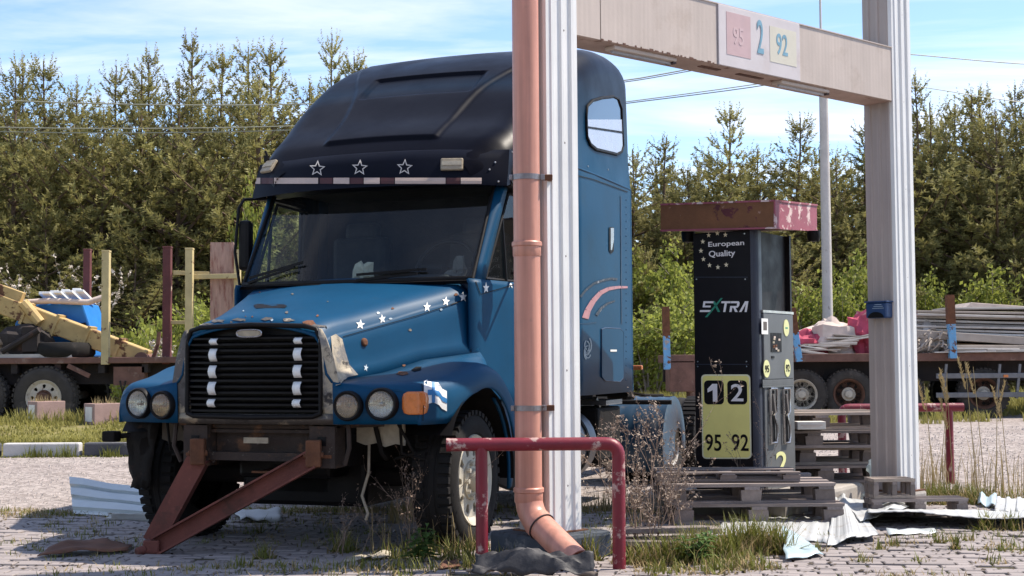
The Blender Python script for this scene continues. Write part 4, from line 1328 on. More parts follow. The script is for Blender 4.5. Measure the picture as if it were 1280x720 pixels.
# ---------------- decals laid on the bodywork (found by casting from pixels)
vv, ff = [], []
for m_ in (hb, fmb[1], fmb[-1], cabmb[1], rb_, sl, visor_mb):
    o = len(vv); vv += [tuple(p) for p in m_.v]; ff += [[i + o for i in f] for f in m_.f]
BVH = BVHTree.FromPolygons(vv, ff)
cam_l = TMi @ CAM
def hit(px, py):
    d = (TMi.to_3x3() @ ray(px, py)).normalized()
    loc, nrm, idx, dist = BVH.ray_cast(cam_l, d)
    if loc is None: return None, None
    if nrm.dot(d) > 0: nrm = -nrm
    return loc, nrm
def decal(name, polys, mat, parent, off=.004, th=.0015):
    b = MB()
    fine = []
    for poly in polys:
        sz = max((V(p) - V(poly[0])).length for p in poly)
        if len(poly) == 4 and sz > 5:
            n_ = 4; a_, b_, c_, d_ = [V(p) for p in poly]
            gg = [[lerp(lerp(a_, b_, i / n_), lerp(d_, c_, i / n_), j / n_).to_tuple() for i in range(n_ + 1)] for j in range(n_ + 1)]
            fine += [[gg[j][i], gg[j][i + 1], gg[j + 1][i + 1], gg[j + 1][i]] for j in range(n_) for i in range(n_)]
        elif len(poly) == 3 and sz > 8:
            lv_ = [[V(p) for p in poly]]
            for _ in range(2):
                nx_ = []
                for a_, b_, c_ in lv_:
                    m1, m2, m3 = (a_ + b_) / 2, (b_ + c_) / 2, (c_ + a_) / 2
                    nx_ += [[a_, m1, m3], [m1, b_, m2], [m3, m2, c_], [m1, m2, m3]]
                lv_ = nx_
            fine += [[p.to_tuple() for p in t_] for t_ in lv_]
        else: fine.append(poly)
    for poly in fine:
        pts = []
        for p in poly:
            l, n = hit(*p)
            if l is None: continue
            pts.append(l + n * off)
        if len(pts) >= 3:
            b.add(pts, [tuple(range(len(pts)))])
    if not b.v: return None
    me = b.mesh(name)
    o = obj(name, me, mat, parent)
    return o
def star(cx, cy, r, tilt=0, sx=1.0, ri=.42):
    return [(cx + sx * (r if k % 2 == 0 else r * ri) * sin(pi * k / 5 + tilt), cy - (r if k % 2 == 0 else r * ri) * cos(pi * k / 5 + tilt)) for k in range(10)]
def fan(center, poly):
    return [[center, poly[i], poly[(i + 1) % len(poly)]] for i in range(len(poly))]
for cx, cy, r, sx, t in ((450, 406, 6.5, .9, .1), (477.5, 399, 6, .75, -.15), (533.5, 384, 6.5, .75, .0), (557, 377, 6.5, .75, .1), (578.5, 371.5, 7, .75, -.05), (607, 360, 7.5, .55, 0), (638, 354, 7.5, .5, .1)):
    s_ = star(cx, cy, r, t, sx); decal('white_star', fan((cx, cy), s_), MAT['white'], hood)
decal('scraped_star', fan((457, 460), star(457, 460, 5, .2, .6)), MAT['lion'], hood)
for cx, cy in ((397, 211), (450, 210), (506, 209.5)):
    so, si = star(cx, cy, 10.5, .06, 1, .45), star(cx, cy, 7.6, .06, 1, .42)
    decal('star_outline', [[so[i], so[(i + 1) % 10], si[(i + 1) % 10], si[i]] for i in range(10)], MAT['starline'], visor)
for k, (a, c) in enumerate(((316, 326), (343, 398), (417, 437), (455, 475), (494, 557), (576, 602))):
    n = max(2, int((c - a) / 8)); q = []
    for i in range(n):
        x0, x1 = lerp(a, c, i / n), lerp(a, c, (i + 1) / n)
        q.append([(x0, 222.5), (x1, 222.5), (x1, 230), (x0, 230)])
    decal('pale_stripe', q, MAT['stripe'], visor)
for a, c in ((327, 342), (400, 416), (438, 454), (476, 493), (558, 575)):
    q = []
    for i in range(2):
        x0, x1 = lerp(a, c, i / 2), lerp(a, c, (i + 1) / 2)
        q.append([(x0, 222.5), (x1, 222.5), (x1, 230), (x0, 230)])
    decal('dark_stripe', q, MAT['stripered'], visor, off=.0035)
for px, py, w, h in ((337, 209, 11, 9), (565, 206, 14, 8)):
    l, n = hit(px, py)
    if l:
        sc_ = (l - cam_l).length / FPX
        b = MB(); b.box(l + n * .006, (2 * w * sc_, .03, 2 * h * sc_), (n * -1).to_track_quat('Y', 'Z').to_matrix()); mo = b.build('marker_lamp', MAT['lightbrown'], truck, bevel=.008)
        b = MB(); b.box(l + n * .022 + V((0, 0, h * sc_ * .1)), (2 * w * sc_ * .86, .004, h * sc_ * .7), (n * -1).to_track_quat('Y', 'Z').to_matrix()); b.build('lens', MAT['bag'], mo)
# filler patches on the nose
decal('bare_patch', fan((418, 462), [(413, 421), (419, 418), (427, 424), (431, 440), (436, 456), (447, 469), (434, 472), (426, 480), (420, 482), (416, 462)]), MAT['filler'], hood, off=.006)
decal('paint_chip', fan((388, 407), [(378, 403), (384, 401), (391, 401), (395, 406), (392, 410), (382, 410)]), MAT['rustc'], hood)
decal('paint_chip', fan((503, 467), [(495, 468), (499, 465), (508, 465), (511, 468), (503, 470)]), MAT['rustc'], hood)
decal('paint_chip', fan((521, 461), [(514, 463), (520, 459), (527, 459), (526, 463), (518, 465)]), MAT['chassis'], hood)
# hood vent slot, reversing sensor
decal('vent_slot', [[(317, 382), (322, 380.5), (355, 381), (359, 383), (356, 385.5), (320, 386)]], MAT['black'], hood)
l, n = hit(455, 428)
if l:
    b = MB(); b.lathe([(.028, 0), (.026, .01), (.016, .016), (.0005, .012)], 12, Matrix.Translation(l) @ n.to_track_quat('Z', 'Y').to_matrix().to_4x4()); b.build('side_lamp', MAT['rustc'], truck, smooth=50)
# flag
def strip_polys(rows_):
    return [[rows_[0][i], rows_[0][i + 1], rows_[1][i + 1], rows_[1][i]] for i in range(len(rows_[0]) - 1)]
flag_top = [(534, 477), (541, 478), (548, 479), (552, 486), (558, 489)]
flag_bot = [(534, 505), (541, 503), (548, 506), (552, 511), (558, 514)]
decal('flag_white', strip_polys([flag_top, flag_bot]) + [[(530, 477), (534, 475), (534, 512), (529, 508)]], MAT['white'], fmb and hood, off=.004)
mid = lambda t: [lerp(V(a), V(c), t).to_tuple() for a, c in zip(flag_top, flag_bot)]
decal('flag_blue', strip_polys([mid(.38), mid(.62)]) + [[(539, 478), (543, 478.5), (543, 503.5), (539, 503.5)]], MAT['flagblue'], hood, off=.006)

# sleeper side: window, hatch, handle, graphics
def poly_on(name, pts, mat, parent, off, tube=None):
    ps = []
    for p in pts:
        l, n = hit(*p)
        if l: ps.append(l + n * off)
    b = MB()
    if tube: b.tube(ps + [ps[0]], tube, 6, cap=False)
    else: b.add(ps, [tuple(range(len(ps)))])
    return b.build(name, mat, parent, smooth=60 if tube else None, recalc=bool(tube))
wp = [(732, 145), (733, 133), (740, 126), (752, 122.5), (766, 121), (772, 124), (776, 136), (777, 160), (778, 182), (776, 190), (770, 193), (757, 190), (744, 187), (737, 181), (733, 172), (732, 158)]
swin = poly_on('sleeper_window', wp, MAT['darkglass'], truck, .006)
poly_on('window_rubber', wp, MAT['black'], swin, .006, tube=.013)
poly_on('lower_pane', [(733.5, 149.5), (776, 149.5), (777, 182), (775, 188.5), (770, 191), (745, 185), (738, 179), (734, 170)], MAT['palegloss'], swin, .010)  # pale lower half of the sleeper window
poly_on('pane_bar', [(733, 158), (777, 164.5), (777, 167), (733, 160.5)], MAT['black'], swin, .014)
hp = [(751, 412), (756, 410), (774, 411), (778, 415), (778, 472), (774, 477), (756, 476), (751, 471)]
hatch = poly_on('luggage_hatch', hp, MAT['blue'], truck, .010)
poly_on('hatch_seal', hp, MAT['bluedark'], hatch, .004, tube=.008)
poly_on('hatch_latch', [(761, 437), (769, 437), (769, 439.5), (761, 439.5)], MAT['white'], hatch, .014)
gh = [(760.5, 284), (766.5, 284), (766.5, 314), (763, 317), (760.5, 313)]
hnd = poly_on('grab_handle', gh, MAT['black'], truck, .006)
poly_on('handle_plate', [(762, 285), (766, 285), (766, 300), (763.5, 313), (762, 312)], MAT['chrome'], hnd, .010)
def arc_strip(name, pts, w0, w1, mat):
    polys = []
    n = len(pts)
    for i in range(n - 1):
        a, c = V(pts[i]), V(pts[i + 1]); d = (c - a).normalized(); nn = V((-d.y, d.x))
        wa, wc = lerp(w0, w1, i / (n - 1)), lerp(w0, w1, (i + 1) / (n - 1))
        polys.append([(a + nn * wa).to_tuple(), (c + nn * wc).to_tuple(), (c - nn * wc).to_tuple(), (a - nn * wa).to_tuple()])
    return decal(name, polys, mat, truck, off=.005)
arc_strip('pink_swoosh', [(731, 398), (734, 388), (741, 376), (750, 366), (760, 361), (772, 359), (784, 359)], 4.2, 1.2, MAT['pinkarc'])
arc_strip('dark_swoosh', [(725, 371), (732, 362), (742, 354), (754, 350), (764, 348), (771, 349)], 1.4, 1.4, MAT['darkarc'])
arc_strip('dark_swoosh', [(745, 394), (751, 385), (759, 379), (768, 376)], 2, .8, MAT['darkarc'])
lr = random.Random(4); lp = []
for k in range(7):
    a0 = lr.uniform(0, 2 * pi); rr_ = lr.uniform(3, 7)
    c = (733 + lr.uniform(-1.5, 1.5), 436 + lr.uniform(-7, 7))
    lp.append([(c[0] + rr_ * .75 * cos(a0 + t), c[1] + rr_ * 1.6 * sin(a0 + t)) for t in [j * .5 for j in range(7)]])
for pts in lp: arc_strip('lion_stroke', pts, .8, .6, MAT['lion'])
# panel joints and rivets
def joint(name, pts, w, mat=MAT['black']):
    q = []
    for a, c in zip(pts, pts[1:]):
        n = max(1, int((V(c) - V(a)).length / 10))
        q += [lerp(V(a), V(c), k / n).to_tuple() for k in range(n)]
    q.append(pts[-1])
    return arc_strip(name, q, w, w, mat)
joint('hood_joint', [(428, 421), (470, 409), (520, 395), (560, 382), (584, 374)], .45)
joint('hood_gap', [(584, 352), (585, 375), (586, 410), (588, 440)], .7)
joint('cowl_gap', [(594, 352), (600, 368), (645, 355)], .5)
joint('roof_joint', [(719, 219), (740, 224), (765, 233), (784, 240)], .6)
joint('sleeper_joint', [(775.5, 245), (776, 330), (776.5, 405)], .5, MAT['bluedark'])
joint('sleeper_joint', [(721, 405), (745, 403)], .4, MAT['bluedark'])
joint('fender_joint', [(527, 480), (529, 500), (528, 526)], .5)
for k in range(26):
    l, n = hit(782.5, 250 + k * 9)
    if l:
        b = MB(); b.lathe([(.007, 0), (.006, .004), (.0005, .005)], 8, Matrix.Translation(l) @ n.to_track_quat('Z', 'Y').to_matrix().to_4x4()); b.build('rivet', MAT['bluedark'], sleeper)
for px, py in ((619, 203), (623, 227), (612, 212), (640, 190), (735, 208), (760, 212)):
    l, n = hit(px, py)
    if l:
        b = MB(); b.lathe([(.008, 0), (.007, .004), (.0005, .006)], 8, Matrix.Translation(l) @ n.to_track_quat('Z', 'Y').to_matrix().to_4x4()); b.build('roof_bolt', MAT['chrome'], roof)
dr = random.Random(17)
for k in range(26):
    px, py = dr.uniform(240, 570), dr.uniform(362, 470); r_ = dr.uniform(.6, 2.0)
    decal('paint_chip', fan((px, py), [(px + r_ * 1.4 * cos(a) * dr.uniform(.5, 1.3), py + r_ * sin(a) * dr.uniform(.5, 1.3)) for a in [2 * pi * j / 7 for j in range(7)]]), (MAT['primer'], MAT['rustc'], MAT['lion'])[k % 3], hood)
0 and decal('faded_patch', fan((366, 366), [(352, 364), (362, 367), (368, 368), (375, 363), (372, 369), (362, 373), (356, 370)]), MAT['lion'], hood)
for px, py in ((255, 405), (272, 402), (300, 400), (335, 399), (360, 401), (398, 408)):
    decal('worn_lip', fan((px, py), [(px + 10 * cos(a) * dr.uniform(.5, 1.3), py + 2.2 * sin(a) * dr.uniform(.4, 1.3)) for a in [2 * pi * j / 9 for j in range(9)]]), MAT['primer'], hood)
# amber marker at the rear edge
b = MB(); b.box((1.18, 3.78, 1.11), (.09, .04, .04)); b.build('rear_marker', MAT['amber'], truck, bevel=.01)
# antenna stub
b = MB(); b.tube([(-.92, 1.02, 2.62), (-.97, 1.0, 2.78)], .01, 6); b.box((-.96, 1.0, 2.72), (.03, .03, .05)); b.build('antenna_stub', MAT['black'], truck)

# ---------------- running gear
def annulus_holes(b, r0, r1, nh, rc, rh, y, T):
    """disc in local xz plane facing -y .. built in xy and transformed by T"""
    for k in range(nh):
        a0, a1 = 2 * pi * (k - .5) / nh, 2 * pi * (k + .5) / nh
        out = [(r0 * cos(a), r0 * sin(a)) for a in [lerp(a0, a1, t) for t in (0, .25, .5, .75, 1)]]
        out += [(r1 * cos(a), r1 * sin(a)) for a in [lerp(a1, a0, t) for t in (0, .25, .5, .75, 1)]]
        ac = 2 * pi * k / nh; cxx, cyy = rc * cos(ac), rc * sin(ac)
        ordd = sorted(out, key=lambda p: atan2(p[1] - cyy, p[0] - cxx))
        n = len(ordd)
        inn = []
        for p in ordd:
            d = sqrt((p[0] - cxx) ** 2 + (p[1] - cyy) ** 2)
            inn.append((cxx + rh * (p[0] - cxx) / d, cyy + rh * (p[1] - cyy) / d))
        vs = [(p[0], p[1], y) for p in ordd] + [(p[0], p[1], y) for p in inn] + [(p[0], p[1], y - .02) for p in inn]
        fs = [(i, (i + 1) % n, n + (i + 1) % n, n + i) for i in range(n)] + [(n + i, n + (i + 1) % n, 2 * n + (i + 1) % n, 2 * n + i) for i in range(n)]
        b.add(vs, fs, T)

def wheel(parent, loc, axis, R=.50, w=.27, rim=MAT['rimsteel'], flat=.0, holes=10, dish=-.03, name='wheel', lugs=44, hubm=None, rk=1.0, rub='rubber'):
    """axis: outward direction of the wheel face (unit vector)"""
    axis = V(axis)
    T = Matrix.Translation(loc) @ axis.to_track_quat('Z', 'Y').to_matrix().to_4x4()
    h = w / 2; rr_ = R * .575
    b = MB()
    K = R * rk
    annulus_holes(b, K * .25, K * .47, holes, K * .37, K * .062, h + dish, T)
    b.lathe([(K * .47, h + dish), (K * .505, h + dish + .015), (K * .52, h - .01), (K * .565, h + .004), (K * .575, h - .006), (K * .555, h - .04), (K * .5, h - .07)], 40, T)
    wh = b.build(name, rim, parent, smooth=35)
    b = MB(); b.lathe([(R * .52, h - .09), (.001, h - .09)], 24, T); b.build('brake_drum', MAT['chassis'], wh)
    b = MB()
    b.lathe([(K * .25, h + dish - .001), (K * .25, h + dish + .012), (R * .17, h + dish + .014), (R * .165, h + dish + .075), (R * .13, h + dish + .095), (.001, h + dish + .098)], 20, T)
    for k in range(10):
        a = 2 * pi * k / 10
        b.lathe([(.016, 0), (.016, .028), (.001, .03)], 6, T @ Matrix.Translation((K * .222 * cos(a), K * .222 * sin(a), h + dish + .008)))
    b.build('hub', hubm or rim, wh, smooth=35)
    # tyre
    b = MB()
    prof = [(K * .56, h - .02), (K * .60, h + .004), (lerp(K * .6, R * .85, .5), h + .012), (R * .82, h + .012), (R * .92, h + .002), (R * .97, h - .02), (R * .985, h - .045),
            (R * .985, h * .35), (R * .972, h * .30), (R * .972, h * .18), (R * .985, h * .13), (R * .985, -h * .13), (R * .972, -h * .18), (R * .972, -h * .30), (R * .985, -h * .35),
            (R * .985, -h + .045), (R * .97, -h + .02), (R * .92, -h - .002), (R * .75, -h - .010), (R * .56, -h + .02)]
    b.lathe(prof, 48, T)
    for k in range(lugs):
        a = 2 * pi * k / lugs
        for sy in (-1, 1):
            Tm = T @ Matrix.Rotation(a + (pi / lugs if sy > 0 else 0), 4, 'Z') @ Matrix.Translation((R * .985, 0, sy * h * .68))
            bb = MB(); bb.box((0, 0, 0), (.03, 2 * pi * R / lugs * .62, h * .62)); b.add(bb.v, bb.f, Tm)
    if flat:
        c = V(loc)
        for v_ in b.v:
            lim = c.z - (R - flat)
            if v_.z < lim + .06:
                t = (lim + .06 - v_.z)
                v_.z = max(lim, v_.z + t * .3)
                v_ += axis * (.12 * t) * (1 if (v_ - c).dot(axis) > 0 else -1)
    b.build('tyre', MAT[rub], wh, smooth=35)
    return wh
for s in (1, -1):
    wheel(truck, (s * .985, .03, .42), (s, 0, 0), .435, .25, flat=.02, rk=1.16, rim=MAT['rimpale2'])
    for yy in (5.05, 6.35):
        wheel(truck, (s * .96, yy, .385), (s, 0, 0), .40, .46, flat=.02, dish=-.12)
for yy in (5.05, 6.35):
    b = MB(); b.tube([(-.8, yy, .385), (.8, yy, .385)], .08, 10); b.build('rear_axle', MAT['chassis'], truck, smooth=50)
# mudguards over the rear wheels
for s in (1, -1):
    for yc in (5.05,):
        b = MB(); rows = []
        xs = [lerp(.58, 1.24, k / 16) for k in range(17)]
        for k in range(19):
            a = lerp(radians(215), radians(-10), k / 18)
            row = []
            for i, x in enumerate(xs):
                rr_ = .455 + (.012 if i % 3 == 0 else 0) - (.05 if i in (0,) else 0) - (.30 if i == 16 else 0)
                row.append(V((s * x, yc + rr_ * cos(a), .37 + rr_ * sin(a) * .98)))
            rows.append(row)
        b.grid(rows); mg = b.build('mudguard', MAT['mudguard'], truck, smooth=35, solid=.008)
    b = MB(); b.tube([(s * .45, 4.62, .78), (s * 1.28, 4.62, .78)], .022, 8); b.build('mudguard_bar', MAT['chassis'], truck)
# fuel tank, battery box, steps below the sleeper
for s in (1, -1):
    b = MB(); b.lathe([(.001, -.62), (.26, -.62), (.29, -.59), (.29, .59), (.26, .62), (.001, .62)], 28, Matrix.Translation((s * .82, 2.15, .50)) @ Matrix.Rotation(pi / 2, 4, 'X'))
    tk = b.build('fuel_tank', MAT['alu'], truck, smooth=35)
    for yy in (1.8, 2.5):
        b = MB(); b.lathe([(.294, -.03), (.30, -.03), (.30, .03), (.294, .03)], 28, Matrix.Translation((s * .82, yy, .50)) @ Matrix.Rotation(pi / 2, 4, 'X')); b.build('tank_strap', MAT['chassis'], tk)
    b = MB(); b.box((s * .86, 3.25, .56), (.42, .70, .44)); b.build('battery_box', MAT['chassis'], truck, bevel=.02)
    b = MB(); b.box((s * 1.0, 3.28, .30), (.22, .5, .03)); b.box((s * 1.02, 3.1, .50), (.03, .1, .44)); b.build('step', MAT['tan'], truck)
    b = MB(); b.bar((s * 1.0, 3.05, .86), (s * 1.0, 3.5, .50), .04, .03); b.box((s * .95, 3.3, .82), (.3, .5, .04)); b.build('step_bracket', MAT['alu'], truck)
b = MB()
for yy in (1.2, 3.9, 5.7, 7.2): b.box((0, yy, .66), (.82, .12, .2))
b.box((0, 5.6, .85), (.7, .9, .12)); b.build('chassis_cross_members', MAT['chassis'], truck)
b = MB(); b.box((0, 2.6, .52), (1.3, 2.6, .52)); b.box((0, .25, .40), (.9, .9, .30)); b.build('dark_belly_block', MAT['black'], truck, bevel=.03)  # dark block added so the underside reads black between the wheels
b = MB(); b.box((.9, 3.98, .9), (.3, .12, .1)); b.tube([(.7, 3.9, .95), (1.15, 4.1, .86), (1.25, 4.4, .85)], .015, 6); b.lathe([(.001, .0), (.12, .0), (.13, .03), (.1, .12), (.001, .13)], 14, Matrix.Translation((.95, 4.05, .82)))
b.build('fifth_wheel_bits', MAT['chassis'], truck)

# ---------------- tow bar: an A of two channel beams from the frame ends to the ground
apx = G(195, 692)
tb_t = thing('tow_bar', 'rusty red A-shaped steel tow bar hanging from the truck front', 'tow bar', (apx.x, apx.y, 0))
def chan(name, p0, p1, w, h, flip):
    p0, p1 = p0 - V((apx.x, apx.y, 0)), p1 - V((apx.x, apx.y, 0))
    b = MB()
    d = (p1 - p0).normalized(); side = d.cross(V((0, 0, 1))).normalized(); up = side.cross(d)
    t = .012
    b.bar(p0, p1, t, h)
    for sg in (1, -1):
        o_ = up * (sg * (h / 2 - t / 2)) + side * flip * (w / 2)
        b.bar(p0 + o_, p1 + o_, w, t)
    return b.build(name, MAT['towred'], tb_t)
tip = V((apx.x, apx.y, .055))
endR = tp(.40, -.80, .60); endL = tp(-.40, -.80, .60)
chan('beam', tip + V((.02, -.05, .0)), endR, .05, .115, 1)
chan('beam', tip + V((-.03, .02, .01)), endL, .06, .13, -1)
b = MB()
o_ = V((apx.x, apx.y, 0))
b.box(tip - o_ + V((-.01, -.03, -.005)), (.10, .12, .085)); b.tube([tip - o_ + V((-.05, -.08, -.02)), tip - o_ + V((-.09, -.12, -.03))], .03, 8)
b.build('coupling_eye', MAT['towred'], tb_t, bevel=.01)
for e_ in (endR, endL):
    b = MB(); b.box(e_ - o_ + V((.0, 0, .03)), (.09, .10, .16)); b.tube([e_ - o_ + V((-.06, -.02, .02)), e_ - o_ + V((.06, -.02, .02))], .02, 8); b.build('shackle', MAT['rustc'], tb_t, bevel=.01)

# ================================================================== fuel pump
TH = radians(32.0)
PUMP_Y = 11.0
ISL = 0.15
pc = P(950, 600, PUMP_Y); pc.z = ISL
U = V((cos(TH), -sin(TH), 0))          # along the front face, to the right
W = V((sin(TH), cos(TH), 0))           # into the pump
def u_at(px):
    d = ray(px, 450); det = U.x * (-d.y) + d.x * U.y
    return ((CAM.x - pc.x) * (-d.y) + d.x * (CAM.y - pc.y)) / det
def w_at(px):
    d = ray(px, 450); det = W.x * (-d.y) + d.x * W.y
    return ((CAM.x - pc.x) * (-d.y) + d.x * (CAM.y - pc.y)) / det
FW = -u_at(868)             # width of the front
DW = w_at(990)              # depth of the pump
def zf_front(px, py):
    q = pc + U * u_at(px); return P(px, py, q.y).z - ISL
def zf_side(px, py):
    q = pc + W * w_at(px); return P(px, py, q.y).z - ISL
pump = thing('fuel_pump', 'tall black fuel pump with European Quality lettering and peeling red roof', 'fuel pump', pc, -TH)
HP = zf_front(950, 287)
# body: x from -FW..0 , y 0..DW
ce = .05
b = MB(); b.box((-FW / 2 - ce / 2, .012 + .09, HP / 2), (FW - ce, .20, HP)); b.build('front_panel', MAT['pumpblk'], pump, bevel=.006)
b = MB()
pts = [(-ce - .004, .004), (-ce, -.002)] + [(-ce + ce * sin(a), ce - ce * cos(a) - .002) for a in [pi / 2 * k / 5 for k in range(1, 6)]] + [(0, .10), (-.1, .10)]
b.prism(pts, 0, HP); b.build('edge_column', MAT['pumpblue'], pump, smooth=35)
b = MB(); b.box((-FW / 2 - .01, DW / 2 + .06, HP / 2), (FW - .04, DW - .10, HP - .006)); b.build('body', MAT['pumpblk'], pump)
zg1 = zf_side(968, 392); zg0 = .0
b = MB(); b.box((-.010, DW / 2 + .045, (zg0 + zg1) / 2), (.05, DW - .09, zg1 - zg0)); sidep = b.build('side_panel', MAT['pumpgrey'], pump, bevel=.006)
b = MB(); b.box((-.02, DW - .012, HP / 2), (.05, .035, HP)); b.build('rear_column', MAT['pumpblk'], pump)
b = MB(); b.box((-.012, DW / 2 + .045, zg1 + .012), (.06, DW - .07, .02)); b.build('panel_cap', MAT['chrome'], sidep)
# side details: T maps (x into depth, y up, z out to the right)
TS = Matrix.Translation((.0155, 0, 0)) @ Matrix(((0, 0, 1, 0), (1, 0, 0, 0), (0, 1, 0, 0), (0, 0, 0, 1)))
def side_box(name, mat, pa, pb, parent, th=.006, bev=0, z0=0):
    a, c = w_at(pa[0]), w_at(pb[0]); z1, z2 = zf_side(*pa), zf_side(*pb)
    b = MB(); b.box(((a + c) / 2, (z1 + z2) / 2, th / 2 + z0), (abs(c - a), abs(z1 - z2), th)); b.v = [TS @ p for p in b.v]
    return b.build(name, mat, parent, bevel=bev)
side_box('notice', MAT['white'], (950, 398), (958, 418), sidep, .003)
side_box('notice_print', MAT['cabingrey'], (952, 402), (956.5, 413), sidep, .004)
disp = side_box('display_recess', MAT['black'], (961.5, 416), (974.5, 440), sidep, .004)
for k in range(9):
    x = 963 + rnd.random() * 9; y = 418 + rnd.random() * 19
    side_box('circuit_bit', (MAT['rustc'], MAT['bag'], MAT['clothpale'])[k % 3], (x, y), (x + 2.2, y + 2.5), disp, .007)
side_box('lock', MAT['black'], (962, 445), (965, 448), sidep, .006)
side_box('vent_strip', MAT['black'], (949.5, 474), (988, 483), sidep, .004)
for k in range(4): side_box('vent_slat', MAT['pumpgrey'], (949.5, 475 + 2.2 * k), (988, 476.1 + 2.2 * k), sidep, .009)
def side_disc(name, mat, px, py, wpx, hpx, parent, th=.004, z0=0):
    a = w_at(px); z = zf_side(px, py); rw = abs(w_at(px + wpx / 2) - w_at(px - wpx / 2)) / 2
    q = pc + W * a; rh = hpx / 2 * q.y / FPX
    b = MB(); b.prism([(a + rw * cos(t), z + rh * sin(t)) for t in [2 * pi * k / 24 for k in range(24)]], z0, th + z0, TS)
    return b.build(name, mat, parent)
side_disc('round_sticker', MAT['stickery'], 981, 410, 6.8, 21, sidep)
side_disc('round_sticker', MAT['stickery'], 955.5, 461, 8, 22, sidep)
side_disc('round_sticker', MAT['stickery'], 981.5, 460, 7, 22, sidep)
def side_text(name, body, mat, pa, pb, parent, out=.006):
    a, c = w_at(pa[0]), w_at(pb[0]); z1, z2 = zf_side(*pa), zf_side(*pb)
    lettering(name, body, mat, parent, TS @ Matrix.Translation((0, 0, out)), a, c, min(z1, z2), max(z1, z2), .01)
side_text('sticker_digits', '95', MAT['black'], (953, 465.5), (958, 456.5), sidep)
side_text('sticker_digits', '92', MAT['black'], (979.3, 464.5), (983.8, 455.5), sidep)
side_box('tick_mark', MAT['lettergreen'], (979.5, 409), (982.5, 411), sidep, .005)
# nozzle cradles
for xa, xb in ((957.5, 965.5), (974, 981.5)):
    rec = side_box('nozzle_recess', MAT['black'], (xa + .8, 489), (xb - .8, 552), sidep, .003)
    a, c = w_at(xa), w_at(xb); z1, z2 = zf_side(xa, 486), zf_side(xa, 554)
    path = [(a, z1), (c, z1), (c, lerp(z1, z2, .42)), (lerp(a, c, .6), lerp(z1, z2, .5)), (c, lerp(z1, z2, .72)), (c, z2 + .05), (lerp(a, c, .8), z2), (a, z2), (a, z1)]
    b = MB(); b.tube([TS @ V((p[0], p[1], .016)) for p in path], .011, 6, cap=False); b.build('nozzle_cradle', MAT['chrome'], rec, smooth=50)
    b = MB(); b.bar(TS @ V((lerp(a, c, .3), lerp(z1, z2, .1), .02)), TS @ V((lerp(a, c, .4), lerp(z1, z2, .45), .03)), .02, .03); b.build('nozzle_hook', MAT['cabingrey'], rec)
side_text('large_digit', '2', MAT['stickery'], (965, 594), (979, 563), sidep, .004)
# front lettering; T maps (x right, y up, z out to the front)
TF = Matrix.Translation((0, .002, 0)) @ Matrix(((1, 0, 0, 0), (0, 0, -1, 0), (0, 1, 0, 0), (0, 0, 0, 1)))
frontp = [c for c in pump.children if c.name.startswith('front_panel')][0]
def fuv(px, py): return u_at(px), zf_front(px, py)
def front_text(name, body, mat, pa, pb, parent, out=.003, bold=.0):
    (a, z1), (c, z2) = fuv(*pa), fuv(*pb)
    return lettering(name, body, mat, parent, TF @ Matrix.Translation((0, 0, out)), a, c, min(z1, z2), max(z1, z2), bold)
def front_poly(name, mat, pts, parent, th=.002, z0=0):
    b = MB(); b.prism([fuv(*p) for p in pts], z0, z0 + th, TF); return b.build(name, mat, parent)
front_text('lettering', 'European', MAT['lettering'], (887.5, 310.5), (932.5, 300), frontp, bold=.012)
front_text('lettering', 'Quality', MAT['lettering'], (888, 323.5), (921, 312), frontp, bold=.012)
for sx, sy in ((888, 294), (899, 291.5), (909, 293.5), (880.5, 302), (878, 313.5), (881, 324), (888.5, 331.5), (899, 334), (909.5, 331)):
    front_poly('gold_star', MAT['lettergold'], star(sx, sy, 3.3, 0, .9, .42), frontp)
# EXTRA: slanted strokes
def sl_(x, y): return (x + (390 - y) * .18, y)
def stroke(name, mat, pts): front_poly(name, mat, [sl_(*p) for p in pts], frontp)
wt = MAT['lettering']
stroke('letter_e', wt, [(878, 376.5), (891, 376.5), (891, 379), (880.5, 379), (880.5, 382), (888, 382), (888, 384.2), (878, 384.2)])
stroke('letter_e', wt, [(875.5, 387.6), (889, 387.6), (889, 390), (875.5, 390)])
stroke('letter_x', MAT['lettergreen'], [(889, 376.5), (892, 376.5), (901, 390), (898, 390)])
stroke('letter_x', MAT['lettergreen'], [(899, 372.5), (901.5, 372.5), (886, 396.5), (883, 396.5)])
stroke('letter_t', wt, [(900.5, 376.5), (912, 376.5), (912, 379), (907.6, 379), (907.6, 390), (904.8, 390), (904.8, 379), (900.5, 379)])
stroke('letter_r', wt, [(912.5, 376.5), (922, 376.5), (923.5, 378.5), (923.5, 382.5), (922, 384.5), (919.5, 384.8), (923, 390), (919.8, 390), (916.6, 384.8), (915.3, 384.8), (915.3, 390), (912.5, 390), (912.5, 382.4), (920.6, 382.4), (920.6, 379), (912.5, 379)])
stroke('letter_a', wt, [(930, 376.5), (934.2, 376.5), (934.2, 390), (931.6, 390), (931.6, 380), (927.6, 390), (924.6, 390)])
# panel seams and screws
for y_ in (346, 455):
    front_poly('panel_seam', MAT['pumpblue'], [(869.5, y_), (936, y_), (936, y_ + .8), (869.5, y_ + .8)], frontp, .0008)
for sx, sy in ((872, 349), (933, 349), (872, 452), (933, 452), (872, 458), (933, 458), (933, 292)):
    front_poly('screw', MAT['chrome'], [(sx + .9 * cos(t), sy + .9 * sin(t)) for t in [2 * pi * k / 8 for k in range(8)]], frontp, .002)
